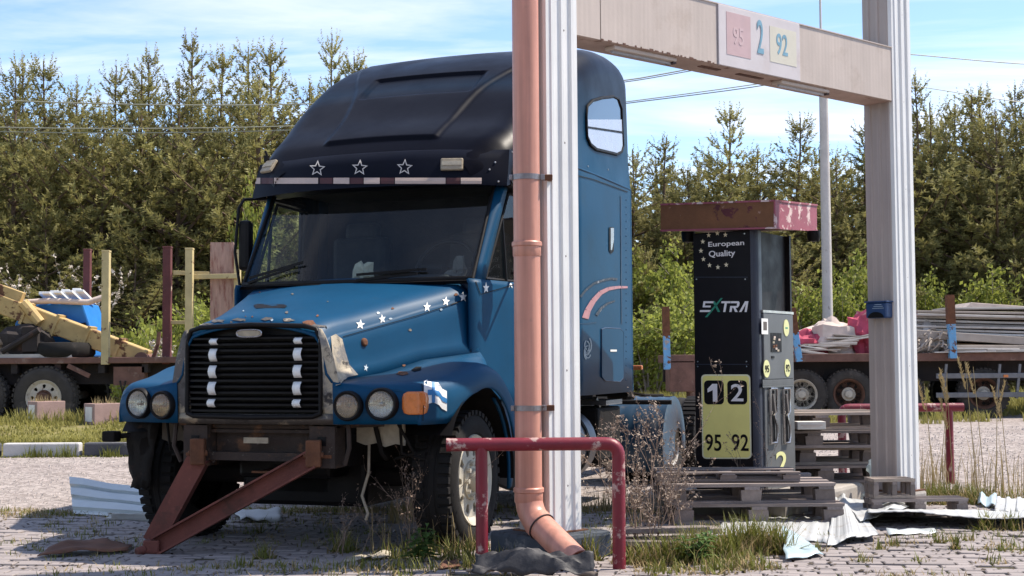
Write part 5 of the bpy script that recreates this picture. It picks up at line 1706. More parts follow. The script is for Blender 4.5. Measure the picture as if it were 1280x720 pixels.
# yellow plate
def rrect(x0, y0, x1, y1, r, n=4):
    out = []
    for cx, cy, a in ((x1 - r, y0 + r, -90), (x1 - r, y1 - r, 0), (x0 + r, y1 - r, 90), (x0 + r, y0 + r, 180)):
        for k in range(n + 1):
            t = radians(a + 90 * k / n); out.append((cx + r * cos(t), cy + r * sin(t)))
    return out
front_poly('plate_border', MAT['palebord'], rrect(876.3, 468, 937.5, 573.5, 5), frontp, .004)
front_poly('yellow_plate', MAT['yellow'], rrect(878, 469.8, 936, 571.8, 4), frontp, .003, .003)
for xa, xb, dg in ((880, 904.5, '1'), (909, 933.5, '2')):
    front_poly('digit_tile', MAT['black'], rrect(xa, 475.5, xb, 505.5, 5), frontp, .003, .0055)
    if dg == '1': front_poly('digit', MAT['lettering'], [(890.5, 479.8), (896.5, 479.8), (896.5, 502), (891, 502), (891, 487.5), (884.5, 490.5), (884.5, 486)], frontp, .003, .009)
    else: front_text('digit', dg, MAT['lettering'], (xa + 5.5 if dg == '1' else xa + 4.5, 501.5), (xb - 9 if dg == '1' else xb - 4.5, 480), frontp, .0095, .012)
front_text('digits', '95', MAT['black'], (880.5, 563.5), (900.5, 543), frontp, .007, .012)
front_text('digits', '92', MAT['black'], (913.5, 563.5), (934.5, 543), frontp, .007, .012)
# roof: slightly tilted box with a fascia, lamps below its ends
rz0, rz1 = zf_front(950, 287.5), zf_front(950, 254)
uL, uR = u_at(835) , 0.0
corner_u = .10; 
RFW, RFD = .97, .93
roof_p = bpy.data.objects.new('roof', None)
bpy.data.objects.remove(roof_p)
Rt = Matrix.Translation((.19, -.085, rz0)) @ Matrix.Rotation(radians(3.0), 4, 'X') @ Matrix.Rotation(radians(1.9), 4, 'Y')
b = MB(); b.box((-RFW / 2, RFD / 2, (rz1 - rz0) / 2), (RFW, RFD, rz1 - rz0 - .01)); b.v = [Rt @ p for p in b.v]
b.cur = 0
for i, f in enumerate(b.f):
    pass
rf = b.build('roof', [MAT['pumproof'], MAT['pumproofs']], pump)
for p in rf.data.polygons:
    if p.normal.x > .9: p.material_index = 1
b = MB()
for p0, p1 in (((-RFW, 0, rz1 - rz0), (0, 0, rz1 - rz0)), ((0, 0, rz1 - rz0), (0, RFD, rz1 - rz0)), ((-RFW, 0, 0), (0, 0, 0)), ((0, 0, 0), (0, RFD, 0)), ((0, 0, 0), (0, 0, rz1 - rz0))):
    b.bar(Rt @ V(p0), Rt @ V(p1), .014, .014)
b.build('roof_trim', MAT['pumproofs'], rf)
for xx, yy in ((-RFW + .14, .22), (.0 + .03, RFD - .16)):
    b = MB(); b.lathe([(.001, -.02), (.045, -.015), (.055, .02), (.055, .07), (.001, .07)], 14, Rt @ Matrix.Translation((xx, yy, -.075))); b.build('roof_lamp', MAT['black'], rf, smooth=40)
# concrete island under the pump
isl = thing('pump_island', 'low concrete island the black fuel pump stands on', 'island', (pc.x, pc.y, 0), -TH)
b = MB(); b.box((-.25, .45, ISL / 2 - .02), (1.3, 1.9, ISL + .04)); b.build('slab', MAT['concrete'], isl, bevel=.03)

# ================================================================== pallets
PALLET_BOARD = {}
def board_mesh(lx, ly, lz, seed):
    r = random.Random(seed)
    b = MB(); b.box((0, 0, 0), (lx, ly, lz))
    for v_ in b.v: v_ += V((r.uniform(-.006, .006), r.uniform(-.003, .003), r.uniform(-.0015, .0015)))
    me = b.mesh('board'); return me
bmesh_top = [board_mesh(1.2, .11, .022, k) for k in range(3)]
bmesh_blk = [board_mesh(.14, .10, .078, 10 + k) for k in range(3)]
bmesh_cross = [board_mesh(.8, .11, .022, 20 + k) for k in range(2)]
for ms, m_ in ((bmesh_top, 'wood'), (bmesh_blk, 'blockw'), (bmesh_cross, 'wood')):
    for me in ms: me.materials.append(MAT[m_])
bmesh_top_p = []
for me in bmesh_top:
    c = me.copy(); c.materials.clear(); c.materials.append(MAT['woodpale']); bmesh_top_p.append(c)
def pallet(loc, rz, label, pale=False, tilt=(0, 0), skip=(), seed=0):
    t = thing('pallet', label, 'pallet', loc, rz, 'weathered pallets around the pump')
    t.rotation_euler = (tilt[0], tilt[1], rz)
    r = random.Random(seed)
    tops = bmesh_top_p if pale else bmesh_top
    def put(name, me, p, rot=0):
        o = bpy.data.objects.new(name, me); C.objects.link(o); o.parent = t
        o.location = p; o.rotation_euler = (0, 0, rot + r.uniform(-.012, .012))
    for j, y in enumerate((-.345, 0, .345)):
        put('bottom_board', r.choice(tops), (0, y, .011))
        for x in (-.53, 0, .53): put('block', r.choice(bmesh_blk), (x, y, .061))
    for x in (-.53, 0, .53): put('cross_board', r.choice(bmesh_cross), (x, 0, .111), pi / 2)
    for j, y in enumerate((-.345, -.18, 0, .18, .345)):
        if j in skip: continue
        put('top_board', r.choice(tops), (0, y, .133))
    return t
# low stack in front of the pump, long sides to the camera
fp = G(942, 654); fy = fp.y + .22
pallet((P(942, 640, fy).x - .02, fy, .012), radians(-1), 'grey pallet lying lowest, in front of the pump on white sheet', tilt=(0, 0), seed=1)
pallet((P(942, 640, fy).x - .09, fy + .02, .158), radians(2), 'grey pallet topmost of the low stack before the pump', tilt=(radians(1), 0), skip=(3,), seed=2)
# tall stack beside the pump, ends to the camera
sx_ = P(1013, 560, 12.0)
for k in range(5):
    pallet((sx_.x + .06 * sin(k * 2.1), 12.25 + .05 * cos(k * 3.3), .0 + k * .1455), radians(2 + 3 * sin(k * 1.7)),
           ('dark pallet at the very bottom of the tall stack right of the pump', 'pallet second from bottom of the tall stack by the pump',
            'pallet in the middle of the tall stack right of the pump', 'pallet second from top of the tall stack by the pump',
            'pale pallet on top of the tall stack right of the pump')[k], pale=k in (2, 4), seed=5 + k, skip=(2,) if k == 3 else ())
q = P(1150, 612, 10.45); t_ = pallet((q.x, 10.58, .0), radians(3), 'lower half of a sawn pallet before the foot of the beige post', seed=12); t_.scale = (.6, .28, 1)
q = P(1118, 612, 10.45); t_ = pallet((q.x, 10.58, .146), radians(4), 'upper sawn pallet piece before the foot of the beige post', pale=True, seed=14); t_.scale = (.26, .28, 1)
q = P(905, 620, fy); t_ = pallet((P(905, 600, fy).x, fy + .02, .306), radians(-2), 'broken pallet deck lying crooked on the low stack', seed=15, skip=(1, 4)); t_.scale = (.85, .8, .45)
bxp = thing('paper_box', 'small white carton set into the top of the pallet stack', 'box', (P(1018, 545, 11.62).x, 11.80, .5945), 0.02)
b = MB(); b.box((0, 0, .032), (.235, .15, .064)); b.build('carton', MAT['paper'], bxp, bevel=.003)
b = MB(); b.box((0, -.0762, .036), (.18, .001, .008)); b.box((0, -.0762, .022), (.14, .001, .005)); b.build('print_lines', MAT['clothpale'], bxp)
# crumpled clear plastic hanging over the stack
b = MB(); rows = []
pr2 = random.Random(31)
for i in range(22):
    t = i / 21
    c = lerp(P(1094, 573, 11.62), P(1098, 628, 11.52), t); c.z = max(c.z, .015)
    wd = .03 + .09 * t + .03 * sin(t * 9)
    rows.append([c + V((wd * cos(a) * 1.0 + .02 * noise.noise(V((i * .6, k, 1))), wd * .6 * sin(a) + .03 * noise.noise(V((i * .5, k * 1.3, 5))), .02 * noise.noise(V((i, k, 2))))) for k, a in enumerate([2 * pi * q_ / 11 for q_ in range(11)])])
b.grid(rows, closed=True)
tag(b.build('plastic_wrap', MAT['plastic'], smooth=25), 'crumpled clear plastic wrap hanging down beside the pallet stack', 'plastic wrap')

# planks lying left of the front pallets
pk = [((772, 672), (905, 664), .10, 8.95, .03), ((770, 684), (880, 686), .11, 8.75, .03), ((772, 677), (890, 676), .10, 8.85, .09), ((775, 667), (900, 660), .10, 9.15, .09), ((768, 690), (878, 693), .09, 8.62, .09), ((776, 680), (884, 681), .10, 8.72, .15)]
labs = ['weathered plank in the pile left of the front pallets', ]
for k, (a, c, w, Y, z) in enumerate(pk):
    p0, p1 = P(a[0], a[1], Y), P(c[0], c[1], Y + (.15 if k % 2 else -.05))
    p0.z = p1.z = z - .018
    b = MB(); o0 = (p0 + p1) / 2
    b.bar(p0 - o0, p1 - o0, w, .05 if z < .05 else .028)
    o = b.build('plank', MAT['wood'], bevel=.003); o.location = o0
    o.rotation_euler = (0, rnd.uniform(-.02, .02), 0)
    tag(o, 'weathered plank in the low pile behind the red tube rail', 'plank', 'planks piled behind the red rail')
b = MB(); 
for k in range(3):
    q = lerp(G(790, 700), G(880, 700), k / 2); 
    o = MB().box((0, 0, .032), (.10, .40, .064)).build('timber_bearer', MAT['wood'], bevel=.004); o.location = (q.x, 8.85, .0)
    tag(o, 'short timber bearer under the plank pile behind the red rail', 'timber', 'bearers under the planks')

# ================================================================== loose sheets
def warped(name, corners, mat, label, nx=18, ny=8, amp=.03, seed=0, rib=0, ribamp=.012, th=.004, lift=None, cat='metal sheet', zmin=.016, group=None, fn=None):
    """sheet through four ground corners a,b,c,d (a-b near edge, d-c far edge), buckled"""
    a, b_, c, d = [V(p) for p in corners]
    o = (a + b_ + c + d) / 4; o.z = 0
    m_ = MB(); rows = []
    for j in range(ny):
        v = j / (ny - 1); row = []
        for i in range(nx):
            u = i / (nx - 1)
            p = lerp(lerp(a, b_, u), lerp(d, c, u), v)
            z = p.z + amp * (noise.noise(V((u * 3.1 + seed, v * 2.3, seed))) + .35)
            if fn: z += fn(u, v)
            if rib: z += ribamp * (1 if (u * rib) % 1 < .35 else 0)
            jag = .025 * noise.noise(V((u * 9 + seed, v * 9, 7))) if (j in (0, ny - 1) or i in (0, nx - 1)) else 0
            row.append(V((p.x + jag, p.y + jag, max(zmin, z))) - o)
        rows.append(row)
    m_.grid(rows)
    ob = m_.build(name, [mat, MAT['sheetb']], smooth=35, recalc=False)
    s_ = ob.modifiers.new('thick', 'SOLIDIFY'); s_.thickness = th; s_.offset = -1; s_.material_offset = 1; s_.material_offset_rim = 0
    ob.location = o
    return tag(ob, label, cat, group)
GZ = lambda px, py, z=.02: G(px, py, z)
warped('metal_sheet', [GZ(893, 674), GZ(1045, 679), GZ(1052, 634), GZ(905, 650)], MAT['sheetw'], 'flattened white metal sheet under the front pallets', amp=.010, seed=2, rib=9, ribamp=.006, nx=60, th=.006, fn=lambda u, v: .03 * (1 - v) * (.5 + .5 * sin(u * 5)))
warped('metal_sheet', [GZ(1034, 682), GZ(1098, 668, .06), GZ(1066, 626, .03), GZ(1044, 622, .08)], MAT['sheetw'], 'bent white sheet with a sharp fold beside the front pallets', 60, 12, amp=.010, seed=5, rib=6, ribamp=.003, th=.006, fn=lambda u, v: .05 * max(0, 1 - abs(u - .45) * 3.2) * (.4 + .6 * v))
warped('metal_sheet', [GZ(1075, 660), GZ(1128, 645, .05), GZ(1150, 628), GZ(1052, 624, .06)], MAT['sheetw'], 'torn white sheet curling up next to the pallet stack', 60, 8, amp=.015, seed=9, rib=7, ribamp=.0025, th=.006, fn=lambda u, v: .04 * max(0, 1 - abs(u - .7) * 3) + .04 * (1 - v))
warped('metal_sheet', [GZ(1085, 645, .10), GZ(1310, 652, .07), GZ(1310, 640, .06), GZ(1085, 636, .06)], MAT['sheetw'], 'long narrow white sheet strip running toward the right rail', 80, 5, amp=.012, seed=14, rib=14, ribamp=.0025, th=.006, fn=lambda u, v: .035 * (1 - v) * (.6 + .4 * sin(u * 7)))
warped('metal_sheet', [GZ(1110, 670), GZ(1172, 666), GZ(1168, 662), GZ(1108, 663, .04)], MAT['sheetg'], 'small sliver of grey sheet on the pavers', 12, 4, amp=.02, seed=18)
warped('metal_sheet', [GZ(982, 700), GZ(1030, 694), GZ(998, 668), GZ(978, 672, .07)], MAT['sheetblue'], 'small blue-grey curled sheet at the grass edge', 10, 8, amp=.02, seed=21, fn=lambda u, v: .07 * v * (1 - u))
warped('metal_sheet', [GZ(1243, 641, .05), GZ(1310, 643, .05), GZ(1310, 624, .09), GZ(1246, 623, .09)], MAT['sheetw'], 'ribbed white sheet stub lying beyond the long strip', 40, 4, amp=.005, seed=23, rib=5, ribamp=.014)
warped('metal_sheet', [GZ(1222, 632), GZ(1246, 635), GZ(1246, 620, .05), GZ(1224, 620, .06)], MAT['sheetblue'], 'scrap of pale blue foil in the grass', 8, 6, amp=.05, seed=26)
warped('metal_sheet', [GZ(300, 652), GZ(352, 652), GZ(350, 636, .07), GZ(292, 640)], MAT['sheetw'], 'white sheet with a dark curled edge under the truck', 14, 6, amp=.04, seed=29)
# corrugated sheet leaning at the left
b = MB(); rows = []
a0, a1 = G(90, 640), G(235, 652); 
yb0 = 10.75
p00 = P(87, 597, 11.6); p10 = P(235, 620, 11.1); p01 = P(92, 640, 11.0); p11 = P(240, 652, 10.5)
p01.z = .02; p11.z = .02
o0 = (p01 + p11) / 2; o0.z = 0
prof = [(0, 0), (.05, .0), (.055, .028), (.24, .028), (.25, .0), (.36, 0), (.37, .028), (.56, .028), (.57, 0), (.68, 0), (.69, .028), (.88, .028), (.9, 0), (1, 0)]
for i in range(9):
    u = i / 8; rows.append([])
    for v, h in prof:
        p = lerp(lerp(p00, p10, u), lerp(p01, p11, u), v)
        rows[-1].append(p - o0 + V((.0, -.6, .8)) * h + V((0, 0, .01 * noise.noise(V((u * 4, v * 3, 0))))))
b.grid(rows); lean = b.build('corrugated_sheet', MAT['sheetg'], solid=.003); lean.location = o0
tag(lean, 'ribbed pale grey sheet propped on the gravel left of the truck', 'metal sheet')
b = MB(); b.bar(P(104, 645, 11.3) - o0, P(210, 625, 11.2) - o0, .5, .05)
b = MB()
for q in (.2, .5, .8):
    top = lerp(lerp(p00, p10, q), lerp(p01, p11, q), .35); b.bar(V((top.x, top.y + .02, -.02)) - o0 + V((0, 0, 0)), top - o0 - V((0, 0, .005)), .06, .06)
b.build('prop', MAT['woodpale'], lean)
warped('flashing_strip', [GZ(134, 650, .05), GZ(215, 656, .03), GZ(215, 646, .09), GZ(134, 642, .10)], MAT['sheetw'], 'crumpled white flashing strip at the foot of the leaning ribbed sheet', 16, 5, amp=.025, seed=33, cat='flashing')
warped('rusty_plate', [GZ(46, 697), GZ(160, 690), GZ(166, 682), GZ(70, 682, .05)], MAT['rustsheet'], 'bent rusty brown sheet scrap on the pavers', 16, 6, amp=.03, seed=37, fn=lambda u, v: .035 * sin(pi * u) ** .7 * (.3 + .7 * v), cat='scrap')
warped('black_bag', [GZ(588, 722), GZ(748, 722), GZ(738, 706, .07), GZ(594, 701, .09)], MAT['tarpblk'], 'crumpled black plastic bag below the pipe outlet', 30, 16, amp=.085, seed=41, fn=lambda u, v: .05 * sin(pi * u) * sin(pi * v) + .03 * noise.noise(V((u * 9, v * 7, 4))), cat='bag')
warped('yellow_scrap', [GZ(430, 703), GZ(490, 697), GZ(488, 691, .03), GZ(434, 698, .03)], MAT['bag'], 'long scrap of yellowed foam on the weeds', 14, 4, amp=.03, seed=45, cat='scrap')
warped('scrap_plate', [GZ(548, 712), GZ(576, 709), GZ(572, 701, .03), GZ(553, 702, .03)], MAT['rustsheet'], 'small dark rusty scrap between the weeds by the nettles', 8, 5, amp=.02, seed=48, cat='scrap')


# ================================================================== trailers behind
def far_wheel(parent, px, py, rpx, Y, rim, axis, w=.28, holes=8, hubm=None, zfix=None):
    c = P(px, py, Y); R = rpx * Y / FPX
    z = c.z if zfix is None else zfix
    return wheel(parent, V((c.x, c.y, z)) - parent.location, axis, R, w, rim=rim, holes=holes, lugs=36, hubm=hubm, rub='dusty')

# ---- left trailer
LY = 23.0
zl = verge_z(-8, LY)
lt = thing('flatbed_trailer', 'rusty flatbed trailer with upright stakes parked on the grass verge', 'trailer', (P(60, 500, LY).x, LY, zl))
lo = lt.location
def lp_(px, py, dy=0): return P(px, py, LY + dy) - V(lo)
x0, x1 = lp_(-120, 450).x, lp_(262, 450).x
zb1 = lp_(60, 447).z; zb0 = zb1 - .10
b = MB(); b.box(((x0 + x1) / 2, 1.2, (zb0 + zb1) / 2), (x1 - x0, 2.4, .10)); b.build('bed', MAT['trust'], lt, bevel=.01)
b = MB()
for yy in (.35, 2.0): b.box(((x0 + x1) / 2, yy, zb0 - .17), (x1 - x0 - .3, .12, .34))
for k in range(7): b.box((lerp(x0, x1, (k + .5) / 7), 1.2, zb0 - .08), (.1, 2.3, .15))
b.build('chassis', MAT['tdark'], lt)
b = MB(); b.bar(lp_(85, 457), lp_(112, 470), .05, .07); b.build('brace', MAT['trust'], lt)
b = MB(); b.box(lp_(160, 470) + V((0, .2, 0)), (.5, .3, .30)); b.build('tool_box', MAT['trust'], lt)
b = MB(); b.tube([lp_(150, 476), lp_(153, 490), lp_(157, 476)], .02, 6); b.build('tie_hook', MAT['tdark'], lt)
rw = LY
for px, dy in ((58, .0), (-28, .0)):
    far_wheel(lt, px, 497, 39, LY + .12, MAT['rimpale'], (0, -1, 0), .3, hubm=MAT['rimrust'])
    c = P(px, 497, LY + .25)
    wheel(lt, V((c.x, LY + 2.1, c.z)) - lo, (0, 1, 0), .5, .3, rim=MAT['rimrust'], holes=8, lugs=24)
for px in (58, -28):
    b = MB(); c = P(px, 497, LY) - lo; b.tube([(c.x, .3, c.z), (c.x, 2.1, c.z)], .07, 8); b.build('axle', MAT['tdark'], lt)
def stake(px, y0, y1, w, mat, lab, dy=.05):
    a = lp_(px, y0, dy); c = lp_(px + 1, y1, dy)
    b = MB(); b.bar(V((a.x, dy, zb1 - .12)), V((a.x, dy, a.z)), w, w, up=(0, 1, 0)); b.box((a.x, dy, a.z + .01), (w * 1.1, w * 1.1, .03))
    o = b.build('stake', mat, lt, bevel=.006); o['label'] = lab
stake(109.5, 313, 447, .12, MAT['stakered'], 'dark red stake', 2.2)
stake(133, 315, 447, .12, MAT['stakeyel'], 'yellowed stake with rust')
stake(209.5, 310, 447, .13, MAT['stakered'], 'dark red stake', .3)
stake(237, 312, 447, .12, MAT['stakeyel'], 'yellow stake', .1)
b = MB()
p0, p1 = lp_(217, 341, .3), lp_(262, 342, .3); b.bar(p0, p1, .06, .07)
p0, p1 = lp_(240, 346, .2), lp_(300, 345, .2); b.bar(p0, p1, .06, .08)
p0, p1 = lp_(212, 403, .3), lp_(240, 403, .3); b.bar(p0, p1, .05, .06)
b.build('crossbar', MAT['stakeyel'], lt, bevel=.006)
b = MB(); rows = []
p = [lp_(263, 303, .35), lp_(292, 303, .35), lp_(297, 322, .35), lp_(295, 440, .35), lp_(263, 440, .35)]
b.prism([(q.x, q.z) for q in p], -.02, .02, Matrix.Translation((0, .35, 0)) @ Matrix.Rotation(pi / 2, 4, 'X')); bp_ = b.build('end_board', MAT['boardpink'], lt)
bp_['label'] = 'weathered reddish end board'
b = MB(); a = lp_(297, 312, .3); b.bar(V((a.x, .3, zb1 - .1)), V((a.x, .3, a.z)), .10, .10, up=(0, 1, 0)); b.build('stake', MAT['stakeyel'], lt)
LBZ = lo.z + zb1     # world height of the bed
# load on it
def world_bar(name, pa, pb, w, h, mat, label, cat, dy=.4, bevel=.01):
    a, c = P(pa[0], pa[1], LY + dy), P(pb[0], pb[1], LY + dy)
    o0 = (a + c) / 2
    b = MB(); b.bar(a - o0, c - o0, w, h)
    o = b.build(name, mat, bevel=bevel); o.location = o0
    return tag(o, label, cat)
bo = thing('crane_boom', 'rust-spotted yellow crane boom lying slanted on the left trailer', 'crane boom', (P(80, 440, LY + .5).x, LY + .5, LBZ))
ob_ = bo.location
a, c = P(-30, 368, LY + .5) - ob_, P(184, 449, LY + .5) - ob_
b = MB(); b.bar(a, c, .34, .30); b.build('outer_box', MAT['boom'], bo, bevel=.02)
for k in range(5):
    q = lerp(a, c, .12 + .18 * k); b = MB(); b.box(q, (.05, .38, .37), Matrix.Rotation(atan2(-(c.z - a.z), c.x - a.x), 3, 'Y')); b.build('rib', MAT['boom'], bo)
b = MB(); b.bar(lerp(a, c, .02) + V((0, -.05, .22)), lerp(a, c, .28) + V((0, -.05, .24)), .16, .18); b.tube([lerp(a, c, .30) + V((0, -.2, .18)), lerp(a, c, .40) + V((0, -.2, -.05))], .09, 10); b.build('ram', MAT['boom'], bo, bevel=.01)
b = MB(); b.tube([c + V((-.05, -.2, 0)), c + V((-.05, .2, 0))], .12, 12); b.tube([c + V((.1, -.05, -.02)), c + V((.2, -.1, .25)), c + V((.22, -.1, .45))], .035, 6); b.build('pivot', MAT['trust'], bo)
# blue tarp-covered cabin with pale roof slats
cb = thing('tarp_covered_cabin', 'blue cab wreck with pale slats on its roof, on the trailer', 'cab wreck', (P(85, 440, LY + 1.3).x, LY + 1.3, LBZ))
oc = cb.location
def cp(px, py, dy=0): return P(px, py, LY + 1.3 + dy) - oc
b = MB()
q0, q1, q2, q3 = cp(48, 384, -.3), cp(112, 380, -.3), cp(126, 424, -.35), cp(60, 402, -.35)
for qq in (q0, q1, q2, q3): pass
b.prism([(q.x, q.z) for q in (cp(44, 382), cp(113, 380), cp(128, 424), cp(128, 446), cp(30, 446), cp(30, 405))], -.5, .45, Matrix.Rotation(pi / 2, 4, 'X'))
b.build('cab_shell', MAT['tarpblue'], cb, bevel=.03)
b = MB(); b.prism([(q.x, q.z) for q in (cp(98, 408), cp(118, 404), cp(125, 424), cp(127, 440), cp(100, 440))], .505, .515, Matrix.Rotation(pi / 2, 4, 'X')); b.build('door_opening', MAT['black'], cb)
for k in range(4):
    a = cp(60 + k * 14, 380, -.5); b = MB(); b.box((a.x, -.25, cp(60, 379).z + .06 + .01 * k), (.13, .75, .04), Matrix.Rotation(radians(-14), 3, 'X')); b.build('roof_slat', MAT['white'], cb, bevel=.006)
for k in range(4):
    a = cp(52 + k * 14, 370, -.2); b = MB(); b.box((a.x, .1, cp(60, 371).z + .03 * k * .6), (.14, .5, .05), Matrix.Rotation(radians(-14), 3, 'X')); b.build('roof_slat', MAT['white'], cb, bevel=.006)
b = MB(); b.tube([cp(22, 379, -.5), cp(60, 376, -.55), cp(110, 378, -.55), cp(128, 372, -.5)], .05, 8); b.build('roof_tube', MAT['clothpale'], cb, smooth=50)
# engine block, tyre and logs
en = thing('engine_block', 'dark greasy machinery lump beside the logs on the trailer', 'machinery', (P(32, 440, LY + .3).x, LY + .35, LBZ))
b = MB(); lump(b, (0, 0, .26), (.42, .3, .30), 12, 8, .3, 3); b.box((.15, -.2, .3), (.25, .2, .4)); b.tube([(-.3, -.3, .1), (.3, -.3, .45)], .05, 8); b.build('block', MAT['tdark'], en)
ty = thing('spare_tyre', 'black tyre lying under the yellow boom on the trailer bed', 'tyre', (P(78, 440, LY + .35).x, LY + .45, LBZ))
b = MB(); b.lathe([(.27, .02), (.34, .0), (.46, .01), (.50, .06), (.50, .18), (.46, .24), (.34, .25), (.27, .22)], 32, Matrix.Identity(4)); b.build('carcass', MAT['rubber'], ty, smooth=40)
for k in range(4):
    a = P(-40, 436 - k * 8 + (k % 2), LY + .25 + .1 * (k % 2)); c = P(20 - 3 * k, 436 - k * 8, LY + .25 + .1 * (k % 2))
    a.z = c.z = LBZ + .055 + .10 * k
    o0 = (a + c) / 2; b = MB(); b.tube([a - o0, c - o0], .055, 10)
    o = b.build('log', MAT['log'], smooth=50); o.location = o0; tag(o, 'short grey log in the small pile on the trailer end', 'log', 'logs on the trailer')
b = MB(); b.box((0, 0, .03), (1.4, .5, .06)); o = b.build('pale_panel', MAT['panelw'], bevel=.005); o.location = (P(40, 445, LY + .2).x, LY + .28, LBZ - .001)
tag(o, 'thin pale panel lying along the trailer bed edge', 'panel')

# ---- right trailer
QY = 28.0
rt = thing('flatbed_trailer', 'long rusty flatbed trailer piled with white panels and red cloth', 'trailer', (P(1060, 500, QY).x, QY, 0), 0)
ro = rt.location
def rp(px, py, dy=0): return P(px, py, QY + dy) - V(ro)
x0, x1 = rp(838, 450).x, rp(1420, 450).x
zb1 = rp(1060, 442).z; zb0 = zb1 - .16
b = MB(); b.box(((x0 + x1) / 2, 1.2, (zb0 + zb1) / 2), (x1 - x0, 2.4, .16)); b.build('bed', MAT['trust'], rt, bevel=.01)
b = MB()
for yy in (.55, 1.9): b.box(((x0 + x1) / 2, yy, zb0 - .2), (x1 - x0 - .1, .14, .40))
b.build('chassis', MAT['tdark'], rt)
b = MB(); b.box(rp(853, 470) + V((0, .4, 0)), (.5, .8, .62)); b.box(rp(866, 478) + V((.1, .4, 0)), (.3, .6, .8)); b.build('front_headstock', MAT['trust'], rt, bevel=.02)
WR = 31.5
for k, px in enumerate((1003, 1060, 1122, 1228)):
    c = P(px, 486, QY + .3); R = .5
    wheel(rt, V((c.x, c.y, R - .02)) - ro, (-.28, -.96, 0) if k == 0 else (-.12, -.993, 0), R, .34, rim=MAT['rimrust'] if k else MAT['rimpale'], holes=8, lugs=36, hubm=MAT['rimpale'], dish=-.09, rub='dusty', rk=1.08)
    wheel(rt, V((c.x, QY + 2.1, R - .02)) - ro, (0, 1, 0), R, .34, rim=MAT['rimrust'], holes=8, lugs=24)
for px in (1003, 1060, 1122, 1228):
    b = MB(); c = P(px, 486, QY + .3) - ro; b.tube([(c.x, .35, .48), (c.x, 2.1, .48)], .07, 8); b.build('axle', MAT['tdark'], rt)
for yy, hh in ((470, .10), (494, .10)):
    a, c = rp(1170, yy, -.02), rp(1330, yy, -.02); b = MB(); b.bar(V((a.x, -.02, a.z)), V((c.x, -.02, a.z)), .03, hh); b.build('side_guard', MAT['alu'], rt, bevel=.006)
for px in (1183, 1250, 1275):
    a, c = rp(px, 455), rp(px - 4, 498); b = MB(); b.bar(V((a.x, .02, a.z)), V((c.x, .02, c.z)), .05, .06); b.build('guard_bracket', MAT['alu'], rt)
a = rp(1257, 470, -.03); b = MB(); b.box((a.x, -.045, a.z), (.09, .02, .05)); b.build('side_reflector', MAT['amber'], rt)
def rstake(px0, y0, px1, y1, w, dy=-.06):
    a, c = rp(px0, y0, dy), rp(px1, y1, dy)
    b = MB(); b.bar(V((c.x, dy, c.z)), V((a.x, dy, a.z)), w, w, up=(0, 1, 0)); s1 = b.build('stake', MAT['stakeblue'], rt, bevel=.006)
    m_ = lerp(V((c.x, dy, c.z)), V((a.x, dy, a.z)), .55)
    b = MB(); b.bar(m_, V((a.x, dy, a.z)) + (V((a.x, dy, a.z)) - m_) * .02, w + .01, w + .01, up=(0, 1, 0)); b.bar(V((a.x - .06, dy, a.z)), V((a.x + .06, dy, a.z)), w, .05); b.build('stake_tip', MAT['rustc'], s1)
    s1['label'] = 'rusty stake with flaking pale blue paint'
rstake(832, 385, 834, 462, .13); rstake(990, 386, 999, 452, .12); rstake(1187, 370, 1191, 448, .14)
RBZ = zb1
# load
def rload(name, poly_px, d0, d1, mat, label, cat):
    o0 = V((P(sum(p[0] for p in poly_px) / len(poly_px), 440, QY).x, QY, RBZ))
    pts = [P(px, py, QY + d0) for px, py in poly_px]
    b = MB(); b.prism([(p.x - o0.x, p.z - o0.z) for p in pts], -d1, -d0, Matrix.Rotation(pi / 2, 4, 'X'))
    o = b.build(name, mat, bevel=.01); o.location = o0
    return tag(o, label, cat)
rload('panel', [(1142, 422), (1420, 440), (1420, 431), (1142, 412)], .1, 1.9, MAT['panelg'], 'grey-brown panel slanting under the pale boards', 'panel')
bs = random.Random(19)
for k in range(11):
    yb_ = 424 - k * 3.7; x0_ = 1143 + bs.uniform(-3, 6) + (40 if k == 10 else 0); sl_p = .045 - .004 * k + bs.uniform(-.012, .012)
    o = rload('stacked_board', [(x0_, yb_), (1420, yb_ + 277 * sl_p), (1420, yb_ + 277 * sl_p - 2.9), (x0_, yb_ - 2.9)], .12 + bs.uniform(0, .35), 1.5 + bs.uniform(0, .4), MAT['panelw'] if k % 4 != 1 else MAT['panelg'],
              'pale weathered board in the stack on the right trailer', 'board')
    o['group'] = 'boards stacked on the right trailer'
rload('panel', [(1208, 384), (1420, 388), (1420, 384), (1300, 384), (1214, 378)], .5, 1.5, MAT['clothpale'], 'pale pinkish bent sheet on top of the stacked boards', 'panel')
rload('timber_pack', [(1180, 441), (1420, 441), (1420, 432), (1185, 431)], .05, 1.5, MAT['panelg'], 'dark timber pack below the slanting panel', 'timber')
def heap(name, px, py, Yo, r, mat, label, cat, seed, amp=.5, n=22, m_=14):
    c = P(px, py, QY + Yo)
    b = MB(); lump(b, (0, 0, r[2] * .55), r, n, m_, amp, seed)
    for v_ in b.v:
        if v_.z < 0: v_.z = 0
    o = b.build(name, mat, smooth=25); o.location = (c.x, c.y, RBZ - .005)
    return tag(o, label, cat)
heap('tarp_heap', 1040, 442, .8, (.66, .45, .46), MAT['clothpale'], 'pale bundled cloth heap on the right trailer', 'cloth', 4, .45)
heap('red_cloth', 1084, 442, .7, (.42, .4, .54), MAT['clothred'], 'crimson cloth bundle against the beige post side of the heap', 'cloth', 8, .55)
heap('red_cloth', 1010, 442, .7, (.42, .4, .30), MAT['clothred'], 'faded red cloth lying low at the end of the heap', 'cloth', 12, .5)
